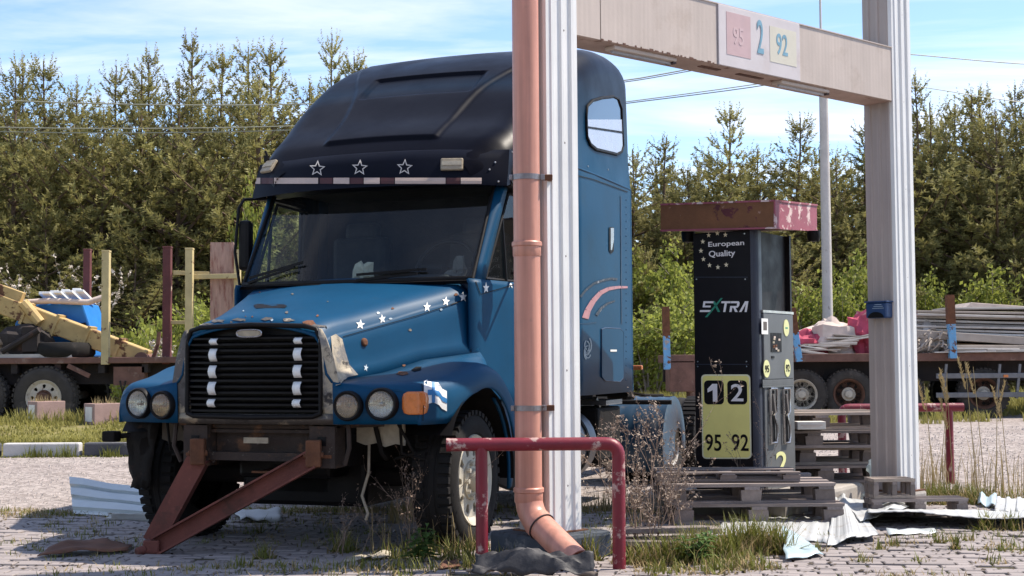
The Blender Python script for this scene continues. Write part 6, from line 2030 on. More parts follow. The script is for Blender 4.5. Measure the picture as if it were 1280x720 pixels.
heap('wire_tangle', 1160, 442, .5, (.42, .35, .42), MAT['panelw'], 'tangled bundle of pale cable and foil by the blue stake', 'cable', 15, .35)
tg = random.Random(8)
b = MB(); c0 = P(1160, 442, QY + .3)
for k in range(40):
    a = tg.uniform(0, 6.28); r_ = tg.uniform(.1, .48); z = tg.uniform(.03, .42)
    pts = [V((r_ * cos(a + t) * 1.0, -.2 + .15 * sin(a * 2 + t), z + .08 * sin(t * 2 + a))) for t in (0, .5, 1.0, 1.5)]
    b.tube(pts, .016, 5)
o = b.build('cable_coil', (MAT['panelg']), smooth=50); o.location = (c0.x, c0.y - .05, RBZ); tag(o, 'loose grey cable coil around the pale tangle', 'cable')
for k in range(14):
    px = 1006 + k * 6 + tg.uniform(-4, 4); py = 436 - tg.uniform(0, 16)
    o0 = P(px, py, QY + .12)
    b = MB(); d = V((tg.uniform(.3, .6), 0, tg.uniform(-.10, .10))); b.bar(-d, d, .25, .028)
    o = b.build('broken_board', MAT['panelw'] if k % 2 else MAT['panelg'], bevel=.004); o.location = V((o0.x, QY + .18 + .02 * k, RBZ + .03 + .026 * k))
    tag(o, 'pale broken board sticking out of the cloth heap', 'board', 'broken boards in the heap')
for k in range(5):
    o = MB().box((0, 0, 0), (tg.uniform(.6, 1.3), .3, .025)).build('plank_end', MAT['panelw'], bevel=.004)
    o.location = (P(1205 + k * 14, 437, QY).x, QY - .0 + .05, RBZ + .02 + .028 * (k % 3)); o.rotation_euler = (0, tg.uniform(-.03, .03), tg.uniform(-.1, .1))
    tag(o, 'white lath lying on the trailer edge under the panels', 'lath', 'laths on the trailer edge')

# ---- planters on the verge
def planter(px0, px1, pyb, pyt, Y, lab):
    x0, x1 = P(px0, pyb, Y).x, P(px1, pyb, Y).x
    z = P(px0, pyb, Y).z
    h = P(px0, pyt, Y).z - z
    w = (x1 - x0)
    rz = radians(43)
    t = thing('planter_box', lab, 'planter', ((x0 + x1) / 2, Y + .25, verge_z((x0 + x1) / 2, Y) - .02), rz)
    # width along rotated axis so that the silhouette matches
    L_ = w * .72 / .88; D_ = w * .28 / .47
    b = MB()
    th = .045
    b.box((0, -D_ / 2 + th / 2, h / 2), (L_, th, h)); b.box((0, D_ / 2 - th / 2, h / 2), (L_, th, h))
    b.box((-L_ / 2 + th / 2, 0, h / 2), (th, D_ - 2 * th, h)); b.box((L_ / 2 - th / 2, 0, h / 2), (th, D_ - 2 * th, h))
    b.build('box', MAT['planter'], t, bevel=.008)
    b = MB(); b.box((0, 0, h / 2 - .03), (L_ - 2 * th, D_ - 2 * th, h - .06)); b.build('soil', MAT['soil'], t)
    b = MB(); b.box((-L_ / 2 - .004, 0, h * .52), (.008, D_ * .62, h * .66)); b.build('end_panel', MAT['planterw'], t)
    b = MB(); pr_ = random.Random(int(px0))
    for k in range(60):
        x, y = pr_.uniform(-.45, .45) * L_, pr_.uniform(-.4, .4) * D_
        a = pr_.uniform(0, 6.28); hh = pr_.uniform(.05, .16)
        b.add([(x - .006, y, h - .04), (x + .006, y, h - .04), (x + .05 * cos(a), y + .05 * sin(a), h - .03 + hh)], [(0, 1, 2)])
    tag(b.build('dry_grass', MAT['straw'], t, recalc=False), kind='stuff')
    return t
planter(28, 74, 523, 494, 21.3, 'pinkish concrete planter box in front of the trailer wheel')
planter(99, 147, 531, 503, 20.5, 'pinkish concrete planter box standing alone beside the blue truck')

# ---- tall pole and wires
PY_ = 34.0
pb = P(1036, 470, PY_)
pole = thing('utility_pole', 'tall slim whitish concrete pole behind the right trailer', 'pole', (pb.x, PY_, 0))
b = MB(); ztop = P(1034, 60, PY_).z
b.tube([(0, 0, -.05), (0, 0, ztop)], [.13, .105], 14); b.build('shaft', MAT['polew'], pole, smooth=40)
b = MB(); b.tube([(-.02, 0, ztop - .05), (-.02, 0, ztop + .25), (-.04, 0, ztop + .3), (-.04, 0, ztop + 2.2)], [.10, .08, .03, .025], 10); b.build('mast', MAT['polew'], pole, smooth=40)
b = MB()
zw = [P(1036, 62, PY_).z, P(1036, 92, PY_).z]
for z in zw: b.box((0, 0, z - .06), (.5, .08, .08))
b.build('crossarm', MAT['rustc'], pole)
def wire(pts, r, lab):
    """pts: (px, py) at the pole's distance; smooth sag between"""
    n = 40; tab = pts
    b = MB(); path = []
    for k in range(n + 1):
        px = lerp(tab[0][0], tab[-1][0], k / n); path.append(P(px, scurve(tab, px), PY_))
    b.tube(path, r, 5)
    return tag(b.build('power_line', MAT['wire'], smooth=60), lab, 'power line')
wire([(-300, 104), (0, 125), (200, 131), (380, 130), (620, 118), (785, 100), (870, 85), (1033, 60)], .016, 'uppermost overhead wire running left from the pole')
wire([(-300, 104.5), (620, 120), (785, 102), (870, 87.5), (1039, 60)][1:], .012, 'thin wire close under the uppermost one')
wire([(-300, 148), (0, 159), (200, 160.5), (380, 157), (620, 147), (785, 127), (960, 103), (1033, 90)], .013, 'middle overhead wire running left from the pole')
wire([(-300, 152), (0, 164.5), (200, 166), (380, 162), (620, 149), (785, 129), (960, 106), (1039, 90)], .013, 'lowest overhead wire running left from the pole')
wire([(1033, 60), (1138, 68), (1280, 80), (1500, 88)], .013, 'upper overhead wire running right from the pole')
wire([(1033, 90), (1160, 110), (1280, 128), (1500, 146)], .011, 'lower overhead wire running right from the pole')

# ================================================================== trees
def needle_brush(vs, fs, p, d, L_, r, n=15, ln=.19, wd=.027):
    d = d.normalized(); u = d.orthogonal().normalized(); w = d.cross(u)
    for k in range(n):
        t = (k + r.random()) / n
        a = r.uniform(0, 2 * pi)
        base = p + d * (L_ * t)
        rad = u * cos(a) + w * sin(a)
        dirn = (d * .75 + rad).normalized()
        l = ln * r.uniform(.7, 1.25) * (1 - .3 * t)
        sd_ = dirn.cross(rad + V((.01, .02, .3))).normalized() * wd
        i = len(vs)
        vs += [base - sd_, base + sd_, base + dirn * l]
        fs.append((i, i + 1, i + 2))

def pine_mesh(seed, H, rad, low=.05, density=1.0, cand=.35, full=1.0):
    r = random.Random(seed)
    wood = MB(); vs, fs = [], []
    lean = V((r.uniform(-.02, .02), r.uniform(-.02, .02), 0))
    def trunk_at(z): return V((lean.x * z + .06 * sin(z * .8 + seed), lean.y * z, z))
    wood.tube([trunk_at(H * k / 8) for k in range(9)], [max(.012, .014 * H * (1 - k / 8.2)) for k in range(9)], 7)
    z = H * low
    while z < H - .35:
        f = z / H
        nb = r.choice((4, 5, 5, 6))
        a0 = r.uniform(0, 6.28)
        Lmax = rad * min(1.0, ((1 - f) * 1.55 * full) ** 1.1 + .03) * r.choice((.8, 1, 1, 1.2)) * (1 if f > .18 else .75 + f)
        for k in range(nb):
            if r.random() < .12: continue
            a = a0 + 2 * pi * k / nb + r.uniform(-.3, .3)
            L_ = max(.3, Lmax * r.uniform(.6, 1.12))
            el = lerp(.12, .95, f ** 1.5) + r.uniform(-.15, .15)
            d = V((cos(a) * cos(el), sin(a) * cos(el), sin(el)))
            p0 = trunk_at(z); n = 5
            pts = [p0 + d * (L_ * i / n) + V((0, 0, .22 * L_ * (i / n) ** 2)) for i in range(n + 1)]
            wood.tube(pts, [max(.006, .018 * L_ * (1 - i / (n + .5))) for i in range(n + 1)], 4, cap=False)
            side = V((-sin(a), cos(a), 0))
            s = .28 * L_ if L_ > .8 else .12
            while s < L_:
                t = s / L_; fi = t * n; i = min(n - 1, int(fi)); q = lerp(pts[i], pts[i + 1], fi - i)
                sub = (.50 * (1 - t) + .22) * min(1, L_ * .7) * r.uniform(.6, 1.2)
                for sg in (-1, 1):
                    dd = (d * .75 + side * sg * r.uniform(.5, 1.0) + V((0, 0, r.uniform(.1, .55)))).normalized()
                    m_ = max(1, int(sub / .25))
                    if f > .72 and r.random() < .45: continue
                    for j in range(m_):
                        needle_brush(vs, fs, q + dd * (sub * j / m_), (dd + V((0, 0, .25 * j))).normalized(), .24, r, 15 if f < .7 else 11, .185 * (1 - .5 * f * f))
                    if r.random() < cand * .5: needle_brush(vs, fs, q + dd * sub, (dd * .4 + V((0, 0, 1))).normalized(), .22, r, 7, .09)
                s += .30 / density * r.uniform(.75, 1.3)
            e = pts[-1]; de = (pts[-1] - pts[-2]).normalized()
            needle_brush(vs, fs, e - de * .1, de, .38, r, 16, .185 * (1 - .5 * f * f))
            if f > .45: needle_brush(vs, fs, e, V((de.x * .3, de.y * .3, 1)), .48, r, 16, .075, .018)
        z += lerp(.42, .36, f) * r.uniform(.85, 1.2)
    tpp = trunk_at(H)
    needle_brush(vs, fs, trunk_at(H - .85), V((0, 0, 1)), 1.05, r, 40, .075, .018)
    for k in range(4):
        a = 1.57 * k + r.random(); needle_brush(vs, fs, trunk_at(H - .5), V((cos(a) * .45, sin(a) * .45, 1)), .42, r, 16, .075, .018)
    wm = wood.mesh('trunk'); wm.materials.append(MAT['pinebark'])
    cm = bpy.data.meshes.new('crown'); cm.from_pydata([tuple(v_) for v_ in vs], [], fs); cm.materials.append(MAT['pine'])
    return wm, cm
PINES = [pine_mesh(101, 9.6, 2.1, .04, .95, full=1.12), pine_mesh(102, 8.6, 2.5, .03, 1.0, full=1.35), pine_mesh(103, 10.6, 1.7, .08, .85), pine_mesh(104, 7.6, 2.2, .03, 1.05, full=1.22), pine_mesh(105, 9.8, 1.3, .25, .7)]
HS = [9.6, 8.6, 10.6, 7.6, 9.8]
def put_tree(name, meshes, loc, rz, sc, label, cat, group):
    t = thing(name, label, cat, loc, rz, group)
    t.scale = (sc[0], sc[0], sc[1])
    for nm, me in zip(('trunk', 'crown'), meshes):
        o = bpy.data.objects.new(nm, me); C.objects.link(o); o.parent = t
    return t
tr = random.Random(77)
def tree_top(px, py, Y, kind, wid=1.0, label=None, group=None):
    """pine whose leader reaches a pixel"""
    q = P(px, py, Y); h = q.z
    return put_tree('pine_tree', PINES[kind], (q.x, Y, -.05), tr.uniform(0, 6.28), (wid, h / HS[kind]), label, 'pine tree', group)
LG, LLAB = 'pines behind the left trailer', 'bushy olive-green young pine in the row behind the left trailer'
RG, RLAB = 'pines behind the right trailer', 'young pine in the row behind the fuel pump and right trailer'
front = [(-40, 90, 38, 1), (18, 88, 37, 1), (30, 72, 40, 0), (62, 74, 38.5, 0), (92, 100, 37, 1), (146, 82, 40, 4), (120, 134, 36.5, 3), (186, 66, 40, 2), (176, 84, 37.5, 1), (241, 45, 40, 2), (222, 95, 36.5, 1), (270, 62, 38, 0), (303, 56, 39.5, 2), (320, 92, 36.5, 1), (346, 56, 38.5, 0), (415, 42, 42, 4), (384, 100, 38, 1), (446, 70, 41, 0), (480, 90, 42, 1), (560, 96, 43, 0), (640, 110, 44, 1)]
KL = {0: 'broad bushy olive-green pine', 1: 'low-spreading dense olive-green pine', 2: 'tall narrow many-tipped pine', 3: 'short round-shouldered pine', 4: 'slender open pine with a thin bare top'}
SPEC = {(415, 42): 'slender spindly pine rising just behind the truck roof', (241, 45): 'tallest narrow pine of the wood beside the truck cab', (146, 82): 'thin pine tip in the gap behind the tall red stake',
        (906, 132): 'pointed open pine rising straight above the pump roof', (993, 146): 'full pointed pine beside the slim whitish pole', (1149, 90): 'bare-topped spindly pine right against the beige post',
        (826, 170): 'slender pine next to the truck sleeper', (1076, 150): 'slender pine between the slim pole and the beige post'}
for px, py, Y, k in front:
    tree_top(px, py, Y, k, tr.uniform(1.1, 1.4), SPEC.get((px, py), KL[k] + ' in the wood behind the left trailer'), LG)
rfront = [(720, 150, 46, 0), (760, 176, 45, 1), (795, 185, 44, 1), (826, 170, 46, 4), (850, 210, 43, 3), (906, 132, 44, 0), (880, 190, 46, 3), (945, 185, 45, 1), (993, 146, 44, 0), (1020, 182, 46, 3), (1048, 192, 43, 1), (1076, 150, 45, 4), (1105, 160, 44, 1), (1149, 90, 43, 4), (1166, 126, 44, 1), (1186, 128, 45, 0), (1206, 116, 43, 2), (1228, 112, 44, 0), (1248, 134, 42, 1), (1266, 112, 44, 2), (1290, 98, 43, 0), (1320, 110, 42, 1)]
for px, py, Y, k in rfront:
    tree_top(px, py, Y, k, tr.uniform(1.15, 1.45), SPEC.get((px, py), KL[k] + ' in the wood behind the right trailer'), RG)
BG, BLAB = 'pines deeper in the wood', 'dark pine deeper in the wood behind the front rows'
for row, (Y, y_l, y_r, step) in enumerate(((50, 140, 205, 56), (56, 146, 215, 60), (64, 150, 222, 66))):
    px = -160 + row * 17
    while px < 1460:
        base = lerp(y_l, y_r, sstep(380, 800, px)); 
        if px > 1090: base = lerp(y_r, 150, sstep(1090, 1180, px))
        tree_top(px, base + tr.uniform(-14, 26), Y + tr.uniform(-2, 2), tr.randrange(4), tr.uniform(1.1, 1.5), ('pine in the second row, behind the front pines', 'pine in the third row, deep behind the front pines', 'pine in the rearmost row of the wood')[row], BG + ', row %s' % ('second', 'third', 'last')[row])
        px += step * tr.uniform(.7, 1.25)
# unseen pine row added behind the camera to darken reflections and front fill
for k in range(34):
    tree_x = -44 + k * 2.7 + tr.uniform(-.8, .8); kk = tr.randrange(4)
    put_tree('pine_tree', PINES[kk], (tree_x, -24 + tr.uniform(-3, 2), -.05), tr.uniform(0, 6.28), (1.3, tr.uniform(1.0, 1.35)), 'unseen pine added behind the camera to darken reflections', 'pine tree', 'unseen pines behind the camera')
# undergrowth pines filling the foot of the row
UG, ULAB = 'low pines along the wood edge', 'low bushy pine along the foot of the wood'
for k in range(24):
    px = -60 + k * 58 + tr.uniform(-12, 12); Y = tr.uniform(34.5, 37) if px < 500 else tr.uniform(40, 43)
    top = tr.uniform(255, 330) if px < 500 else tr.uniform(270, 340)
    tree_top(px, top, Y, tr.choice((1, 3, 3)), tr.uniform(.75, 1.05), ULAB, UG)

# ---- light green leafy bushes
def leafy_mesh(seed, H, R0, n, leaf=.07, slim=1.0):
    r = random.Random(seed); wood = MB(); vs, fs = [], []
    stems = []
    for k in range(9):
        a = r.uniform(0, 6.28); sp = r.uniform(.1, .9) * R0
        top = V((cos(a) * sp, sin(a) * sp, H * r.uniform(.6, 1.0)))
        pts = [V((cos(a) * .1, sin(a) * .1, 0)), top * .5 + V((0, 0, .1 * H)) * .3, top]
        wood.tube(pts, [.035, .02, .006], 5); stems.append(pts)
        for j in range(10):
            t = r.uniform(.25, 1); b0 = lerp(pts[1], pts[2], t) if t > .5 else lerp(pts[0], pts[1], t * 2)
            a2 = r.uniform(0, 6.28); d = V((cos(a2), sin(a2), r.uniform(.2, 1.1))).normalized() * r.uniform(.25, .65) * R0
            wood.tube([b0, b0 + d], [.008, .003], 4, cap=False)
            for q in range(n):
                c = b0 + d * r.uniform(.15, 1.15) + V((r.gauss(0, .09), r.gauss(0, .09), r.gauss(0, .09))) * R0
                if c.z < .05: continue
                nn = V((r.gauss(0, 1), r.gauss(0, 1), r.gauss(.4, 1))).normalized(); u = nn.orthogonal().normalized(); w = nn.cross(u)
                l = leaf * r.uniform(.6, 1.3); i = len(vs)
                vs += [c - u * l, c + w * l * .6, c + u * l, c - w * l * .6]; fs.append((i, i + 1, i + 2, i + 3))
    wm = wood.mesh('trunk'); wm.materials.append(MAT['barebark'])
    cm = bpy.data.meshes.new('crown'); cm.from_pydata([tuple(v_) for v_ in vs], [], fs); cm.materials.append(MAT['leafy'])
    return wm, cm
LEAFY = [leafy_mesh(201, 3.6, 1.0, 26), leafy_mesh(202, 2.6, 1.1, 22), leafy_mesh(203, 1.2, .9, 16, .06)]
BHS = [3.6, 2.6, 1.2]
def bush(px, py, Y, k, wid, label, group=None):
    q = P(px, py, Y)
    put_tree('leafy_bush', LEAFY[k], (q.x, Y, -.02), tr.uniform(0, 6.28), (wid, q.z / BHS[k]), label, 'bush', group)
SB, SBL = 'fresh green bushes left of the pump', 'fresh light-green bush between the truck and the fuel pump'
for px, py, Y, k, w in ((838, 290, 40, 0, 1.1), (856, 330, 38.5, 0, .9), (812, 395, 36, 1, .9), (800, 300, 41, 0, 1.0), (842, 380, 36, 1, .9)):
    bush(px, py, Y, k, w, SBL, SB)
SB2, SBL2 = 'fresh green bushes behind the right trailer', 'fresh yellow-green birch bush behind the slim pole and trailer'
for px, py, Y, k, w in ((1070, 300, 38, 0, 1.0), (1055, 340, 37, 0, .8), (1092, 330, 38, 0, .8), (1010, 360, 38, 1, .9), (1160, 330, 39, 0, .9), (1240, 320, 39, 0, 1.0)):
    bush(px, py, Y, k, w, SBL2, SB2)
bush(312, 205, 34.5, 0, .55, 'bright green birch sapling peeking beside the truck mirror')
for px, py, Y, k, w in ((170, 425, 30, 2, .9), (205, 415, 31, 2, .9), (250, 380, 32, 1, .8)):
    bush(px, py, Y, k, w, 'low green bush behind the left trailer stakes', 'low bushes by the left trailer')
# bare shrub with catkins behind the left trailer
def bare_shrub(loc, H, spread, nst, label, mat, tipm, seed, cat='shrub', tip=.018, tipn=10, name='bare_shrub', thick=.012):
    r = random.Random(seed); t = thing(name, label, cat, loc)
    b = MB(); tv, tf = [], []
    def grow(p, d, L_, th, lev):
        n = 4; pts = [p]
        for i in range(n):
            d = (d + V((r.gauss(0, .14), r.gauss(0, .14), .05 + r.gauss(0, .05)))).normalized(); pts.append(pts[-1] + d * (L_ / n))
        b.tube(pts, [max(th * (1 - .2 * i), thick * .12) for i in range(n + 1)], 4, cap=False)
        if lev > 0:
            for k in range(r.choice((3, 4, 5))):
                i = r.randrange(1, n + 1); dd = (d + V((r.gauss(0, .6), r.gauss(0, .6), r.uniform(-.1, .5)))).normalized()
                grow(pts[i], dd, L_ * r.uniform(.35, .6), th * .5, lev - 1)
        if lev <= 1:
            for k in range(tipn):
                q = lerp(pts[r.randrange(1, n)], pts[-1], r.random()) + V((r.gauss(0, .01), r.gauss(0, .01), r.gauss(0, .01)))
                i = len(tv); s = tip * r.uniform(.6, 1.4); o = [V((r.gauss(0, s), r.gauss(0, s), r.gauss(0, s))) for _ in range(4)]
                tv.extend([q + x for x in o]); tf.extend([(i, i + 1, i + 2), (i, i + 2, i + 3), (i + 1, i + 2, i + 3)])
    for k in range(nst):
        a = r.uniform(0, 6.28); grow(V((r.gauss(0, .05), r.gauss(0, .05), -.02)), V((cos(a) * spread, sin(a) * spread, 1)).normalized(), H * r.uniform(.6, .95), thick, 2)
    b.build('stems', mat, t, recalc=False)
    me = bpy.data.meshes.new('tips'); me.from_pydata([tuple(x) for x in tv], [], tf); tag(obj('tips', me, tipm, t), kind='stuff')
    return t
q = P(88, 440, 27); bare_shrub((q.x, 27, verge_z(q.x, 27) - .02), 2.3, .45, 6, 'bare willow shrub with pale catkins behind the trailer load', MAT['barebark'], MAT['catkin'], 5, tip=.02, tipn=9)
q = P(190, 440, 26.5); bare_shrub((q.x, 26.5, verge_z(q.x, 26.5) - .02), 1.5, .35, 5, 'small bare shrub by the dark red trailer stake', MAT['barebark'], MAT['catkin'], 6, tip=.02, tipn=5)
# dry herb stand in front of the mudguard
q = G(806, 688); bare_shrub((q.x, q.y, 0), .78, .38, 13, 'brown dried herb stand between the red rail and the pump', MAT['dryherb'], MAT['herbtip'], 8, tip=.0055, tipn=9, thick=.0045, name='dry_herb')
q = G(842, 660); bare_shrub((q.x, q.y, 0), .45, .3, 6, 'smaller dried herb before the low pallets', MAT['dryherb'], MAT['herbtip'], 9, tip=.005, tipn=5, thick=.004, name='dry_herb')
q = G(950, 640); bare_shrub((q.x, q.y - .2, 0), .62, .25, 3, 'thin dried herb standing before the pump edge', MAT['dryherb'], MAT['dryherb'], 11, tip=.004, tipn=4, thick=.0035, name='dry_herb')
q = G(520, 690); bare_shrub((q.x, q.y, 0), .55, .5, 7, 'thin dried stalks beside the truck wheel', MAT['dryherb'], MAT['dryherb'], 14, tip=.004, tipn=3, thick=.0032, name='dry_herb')
q = G(432, 696); bare_shrub((q.x, q.y, 0), .40, .5, 4, 'few thin dead stalks under the headlight side', MAT['dryherb'], MAT['dryherb'], 15, tip=.003, tipn=2, thick=.0028, name='dry_herb')
# nettle plant
def nettle(px, py, H, label, seed):
    r = random.Random(seed); q = G(px, py); t = thing('nettle_plant', label, 'plant', (q.x, q.y, 0))
    st = MB(); lv = MB()
    for s in range(7):
        a = r.uniform(0, 6.28); top = V((cos(a) * .10, sin(a) * .10, H * r.uniform(.55, 1))); base = V((cos(a) * .03, sin(a) * .03, -.01))
        st.tube([base, top], [.004, .002], 5)
        for k in range(6):
            p = lerp(base, top, .3 + .7 * k / 5)
            for j in range(2):
                b_ = k * 1.57 + j * pi + r.uniform(-.2, .2); L_ = .085 * (1 - .08 * k) * r.uniform(.8, 1.2)
                d = V((cos(b_), sin(b_), .25)); sd_ = V((-sin(b_), cos(b_), 0)); drop = V((0, 0, -.02))
                pts = [p, p + d * L_ * .35 + sd_ * L_ * .30, p + d * L_ * .75 + sd_ * L_ * .2 + drop * .5, p + d * L_ * 1.1 + drop * 1.4, p + d * L_ * .75 - sd_ * L_ * .2 + drop * .5, p + d * L_ * .35 - sd_ * L_ * .30, p + d * L_ * .5 - V((0, 0, .008))]
                lv.add(pts, [(0, 1, 6), (1, 2, 6), (2, 3, 6), (3, 4, 6), (4, 5, 6), (5, 0, 6)])
    st.build('stems', MAT['nettle'], t, recalc=False); lv.build('leaves', MAT['nettle'], t, recalc=False)
nettle(522, 704, .24, 'green nettle clump at the foot of the truck wheel', 3)
nettle(866, 706, .20, 'small green weed clump at the plank ends', 6)

# ================================================================== grass
gr_ = random.Random(21)
def blades(vs, fs, c, n, h, spread, w=.006, lean=.5, zf=None):
    for k in range(n):
        a = gr_.uniform(0, 6.28); rr_ = spread * sqrt(gr_.random())
        b0 = V((c[0] + rr_ * cos(a), c[1] + rr_ * sin(a), c[2] - .005))
        if zf: b0.z = zf(b0.x, b0.y) - .01
        hh = h * gr_.uniform(.45, 1.15); a2 = gr_.uniform(0, 6.28); ln = lean * hh * gr_.uniform(.2, 1)
        d = V((cos(a2), sin(a2), 0)); s = V((-sin(a2), cos(a2), 0)) * w
        p1 = b0 + V((0, 0, hh * .55)) + d * ln * .3; p2 = b0 + V((0, 0, hh)) + d * ln
        i = len(vs); vs += [b0 - s, b0 + s, p1 + s * .8, p1 - s * .8, p2]
        fs += [(i, i + 1, i + 2, i + 3), (i + 3, i + 2, i + 4)]
def grass_obj(name, vs, fs, mat, label, cat='grass'):
    me = bpy.data.meshes.new(name); me.from_pydata([tuple(v_) for v_ in vs], [], fs)
    return tag(obj(name, me, mat), label, cat, kind='stuff')
# tufts between the pavers and round the plinth
gv, gf, sv, sf = [], [], [], []
tufts = [(430, 692, 40, .17, .07), (330, 700, 26, .14, .05), (300, 712, 30, .10, .08), (325, 668, 8, .15, .02), (350, 715, 30, .08, .1), (410, 715, 40, .08, .15), (250, 716, 30, .06, .1), (130, 716, 40, .05, .2), (470, 712, 40, .10, .15),
         (500, 700, 40, .13, .12), (545, 696, 50, .14, .14), (575, 700, 50, .14, .12), (598, 690, 40, .13, .1), (520, 715, 60, .1, .15), (600, 712, 60, .12, .1), (640, 700, 40, .12, .1),
         (735, 702, 40, .20, .06), (752, 696, 40, .18, .06), (790, 706, 60, .14, .08), (815, 705, 90, .17, .1), (845, 705, 110, .20, .1), (870, 694, 90, .20, .1), (900, 700, 140, .22, .11), (925, 695, 130, .24, .1), (950, 694, 150, .26, .1), (972, 694, 90, .24, .07), (895, 715, 60, .14, .12), (940, 712, 60, .12, .1), (830, 718, 60, .1, .12),
         (1020, 692, 14, .12, .04), (1080, 705, 16, .1, .05), (1100, 690, 12, .1, .03), (1120, 685, 14, .1, .04), (1175, 680, 18, .12, .04), (1195, 688, 16, .14, .02), (1232, 664, 40, .17, .05), (1262, 664, 40, .16, .06), (1265, 690, 30, .1, .1), (1210, 678, 14, .09, .04), (1150, 705, 10, .08, .05), (1240, 705, 14, .08, .06),
         (1165, 628, 150, .17, .16), (1185, 627, 130, .18, .14), (1145, 628, 60, .15, .1), (1205, 628, 110, .17, .14), (1225, 626, 70, .16, .12), (1260, 624, 50, .14, .2)]
for px, py, n, h, sp in tufts:
    c = G(px, py)
    blades(gv, gf, (c.x, c.y, .0), n, h, sp, .0042, .7)
    blades(sv, sf, (c.x, c.y, .0), int(n * .7), h * .8, sp * 1.6, .0032, 1.3)
    blades(gv, gf, (c.x, c.y, .0), int(n * .5), h * .35, sp * 1.3, .011, 1.9)
    blades(sv, sf, (c.x, c.y, .0), int(n * .5), .05, sp * 1.9, .006, 2.2)
# thin weeds in the joints
for k in range(1500):
    y = gr_.uniform(7.3, 11.2); x = gr_.uniform(-.38, .38) * y
    d = noise.noise(V((x * .9, y * .9, 8)))
    if d < -.02: continue
    (blades(gv, gf, (x, y, .008), 5, .05, .04, .003, .9) if k % 3 else blades(sv, sf, (x, y, .008), 7, .045, .06, .003, 1.4))
# mossy strip along the apron's edge
for k in range(2600):
    x = gr_.uniform(-6.5, 5.5); y = EDGE_Y - .12 + gr_.gauss(0, .16) + .2 * noise.noise(V((x, 0, 2)))
    if x > 1.4: continue
    (blades(gv, gf, (x, y, .0), 4, .06, .06, .004, 1.0) if k % 5 < 2 else blades(sv, sf, (x, y, .0), 6, .05, .07, .004, 1.3))
for k in range(260):
    x = gr_.uniform(-7.5, -1); blades(gv, gf, (x, KERB_Y - .12 + gr_.gauss(0, .04), 0), 10, .16 * gr_.uniform(.2, 1.2) * (1 if noise.noise(V((x * 1.6, 3, 0))) > .05 else .2), .10, .006, .6)
grass_obj('grass', gv, gf, MAT['grass'], 'green grass tufts between pavers, planks and kerb')
# dry grass stands by the right post and rail
for px, py, n, h, sp in ((1150, 612, 60, .40, .2), (1170, 618, 30, .45, .2), (1200, 618, 15, .40, .2), (1230, 622, 25, .45, .25), (1258, 620, 18, .4, .3), (1285, 620, 18, .4, .3), (1215, 612, 15, .5, .3), (1160, 600, 15, .5, .3), (775, 640, 70, .22, .2), (740, 640, 60, .2, .2), (805, 655, 50, .2, .2), (505, 655, 60, .25, .12), (560, 690, 40, .28, .2), (488, 690, 22, .3, .12)):
    c = G(px, py); blades(sv, sf, (c.x, c.y, 0), n, h, sp, .0035, .45)
for px, py, h in ((1180, 615, 1.05), (1192, 618, 1.0), (1222, 620, 1.15), (1232, 617, 1.1), (1245, 622, .95), (1168, 612, .95), (1174, 618, .8), (1262, 618, .9)):
    c = G(px, py); top = V((c.x + gr_.uniform(-.1, .1), c.y, h)); s = V((.004, 0, 0)); i = len(sv)
    sv += [V((c.x, c.y, 0)) - s, V((c.x, c.y, 0)) + s, top + s * .6, top - s * .6]; sf.append((i, i + 1, i + 2, i + 3))
    for k in range(46):
        t = k / 45; q = top + V((.06 * t * (1 if px % 2 else -1), 0, -.26 * (1 - t) + .02)); a = gr_.uniform(0, 6.28); i = len(sv)
        e = q + V((cos(a) * .022, sin(a) * .022, .03)); sv += [q - V((.006, 0, 0)), q + V((.006, 0, 0)), e]; sf.append((i, i + 1, i + 2))
grass_obj('dry_grass', sv, sf, MAT['straw'], 'straw-coloured dry grass in the yard and by the right rail')
# lawn on the verge
lv, lf_ = [], []
for k in range(6500):
    x = gr_.uniform(-9.5, -2.5); y = KERB_Y + .12 + (gr_.random() ** 1.6) * 6.5
    if noise.noise(V((x * 1.2, y * 1.6, 5))) < -.22: continue
    blades(lv, lf_, (x, y, 0), 4, .09 + .05 * noise.noise(V((x, y, 0))), .12, .009, .9, verge_z)
for px in (27, 34, 42, 75, 80, 96, 104, 150, 155, 165):
    c = P(px, 525, 20.9); blades(lv, lf_, (c.x, 20.8, 0), 50, .24, .22, .008, .6, verge_z)
grass_obj('lawn', lv, lf_, MAT['lawn'], 'patchy yellow-green lawn on the kerbed verge')
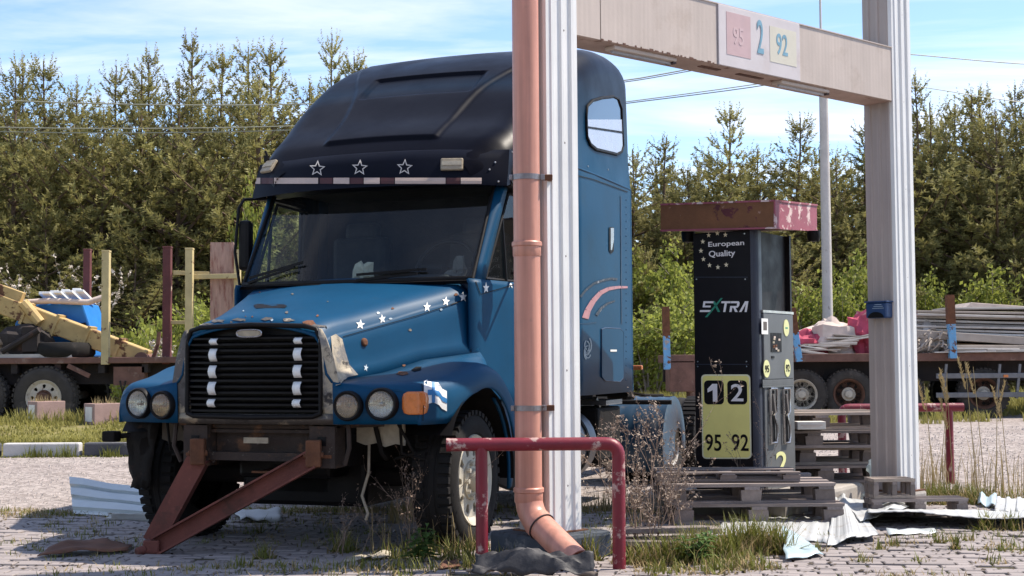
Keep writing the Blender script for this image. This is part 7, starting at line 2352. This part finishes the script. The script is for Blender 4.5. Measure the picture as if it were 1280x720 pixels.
# rank grass at the wood edge on the right and under the trailer
rv, rf_ = [], []
for k in range(5200):
    x = gr_.uniform(2.0, 14.5); y = gr_.uniform(29.5, 37)
    blades(rv, rf_, (x, y, -.01), 3, .45 if y > 31 else .28, .2, .014, .6)
for k in range(1500):
    x = gr_.uniform(2.4, 11); y = gr_.uniform(25.5, 29.5)
    if noise.noise(V((x * .8, y * .8, 1))) > .05: blades(rv, rf_, (x, y, -.005), 5, .22, .15, .01, .7)
for k in range(3000):
    x = gr_.uniform(-14, 2); y = gr_.uniform(29, 37); blades(rv, rf_, (x, y, .02), 3, .4, .2, .014, .6)
grass_obj('meadow_grass', rv, rf_, MAT['lawn'], 'rank pale green grass along the wood edge')

# pebbles on the gravel and leaf litter on the pavers
pv, pf = [], []
def stone(c, s):
    i = len(pv); j = lambda: gr_.uniform(.6, 1.3) * s
    pv.extend([V((c[0] + j(), c[1], c[2])), V((c[0], c[1] + j(), c[2])), V((c[0] - j(), c[1], c[2])), V((c[0], c[1] - j(), c[2])), V((c[0], c[1], c[2] + j() * .8))])
    pf.extend([(i, i + 1, i + 4), (i + 1, i + 2, i + 4), (i + 2, i + 3, i + 4), (i + 3, i, i + 4)])
for k in range(16000):
    y = 11.3 + (gr_.random() ** 1.3) * 13; x = gr_.uniform(-.40, .42) * y
    if x < -.5 and y > KERB_Y - .1: continue
    stone((x, y, -.006), gr_.uniform(.006, .017) * (1 + (y - 11) * .05))
me = bpy.data.meshes.new('pebbles'); me.from_pydata([tuple(v_) for v_ in pv], [], pf)
tag(obj('pebbles', me, MAT['pebble']), 'loose pinkish pebbles over the gravel yard', 'pebbles', kind='stuff')
lv2, lf2 = [], []
for k in range(3800):
    y = gr_.uniform(7.2, 11.3); x = gr_.uniform(-.38, .38) * y
    if noise.noise(V((x * 1.3, y * 1.3, 12))) < .0 and gr_.random() < .75: continue
    a = gr_.uniform(0, 6.28); s = gr_.uniform(.006, .022); i = len(lv2); c = V((x, y, .016))
    u = V((cos(a), sin(a), gr_.uniform(-.3, .5))) * s; w = V((-sin(a), cos(a), gr_.uniform(-.3, .5))) * s * .55
    lv2 += [c - u, c + w, c + u, c - w]; lf2.append((i, i + 1, i + 2, i + 3))
me = bpy.data.meshes.new('leaf_litter'); me.from_pydata([tuple(v_) for v_ in lv2], [], lf2)
tag(obj('leaf_litter', me, MAT['litter']), 'dark leaf litter and crumbs scattered on the pavers', 'litter', kind='stuff')
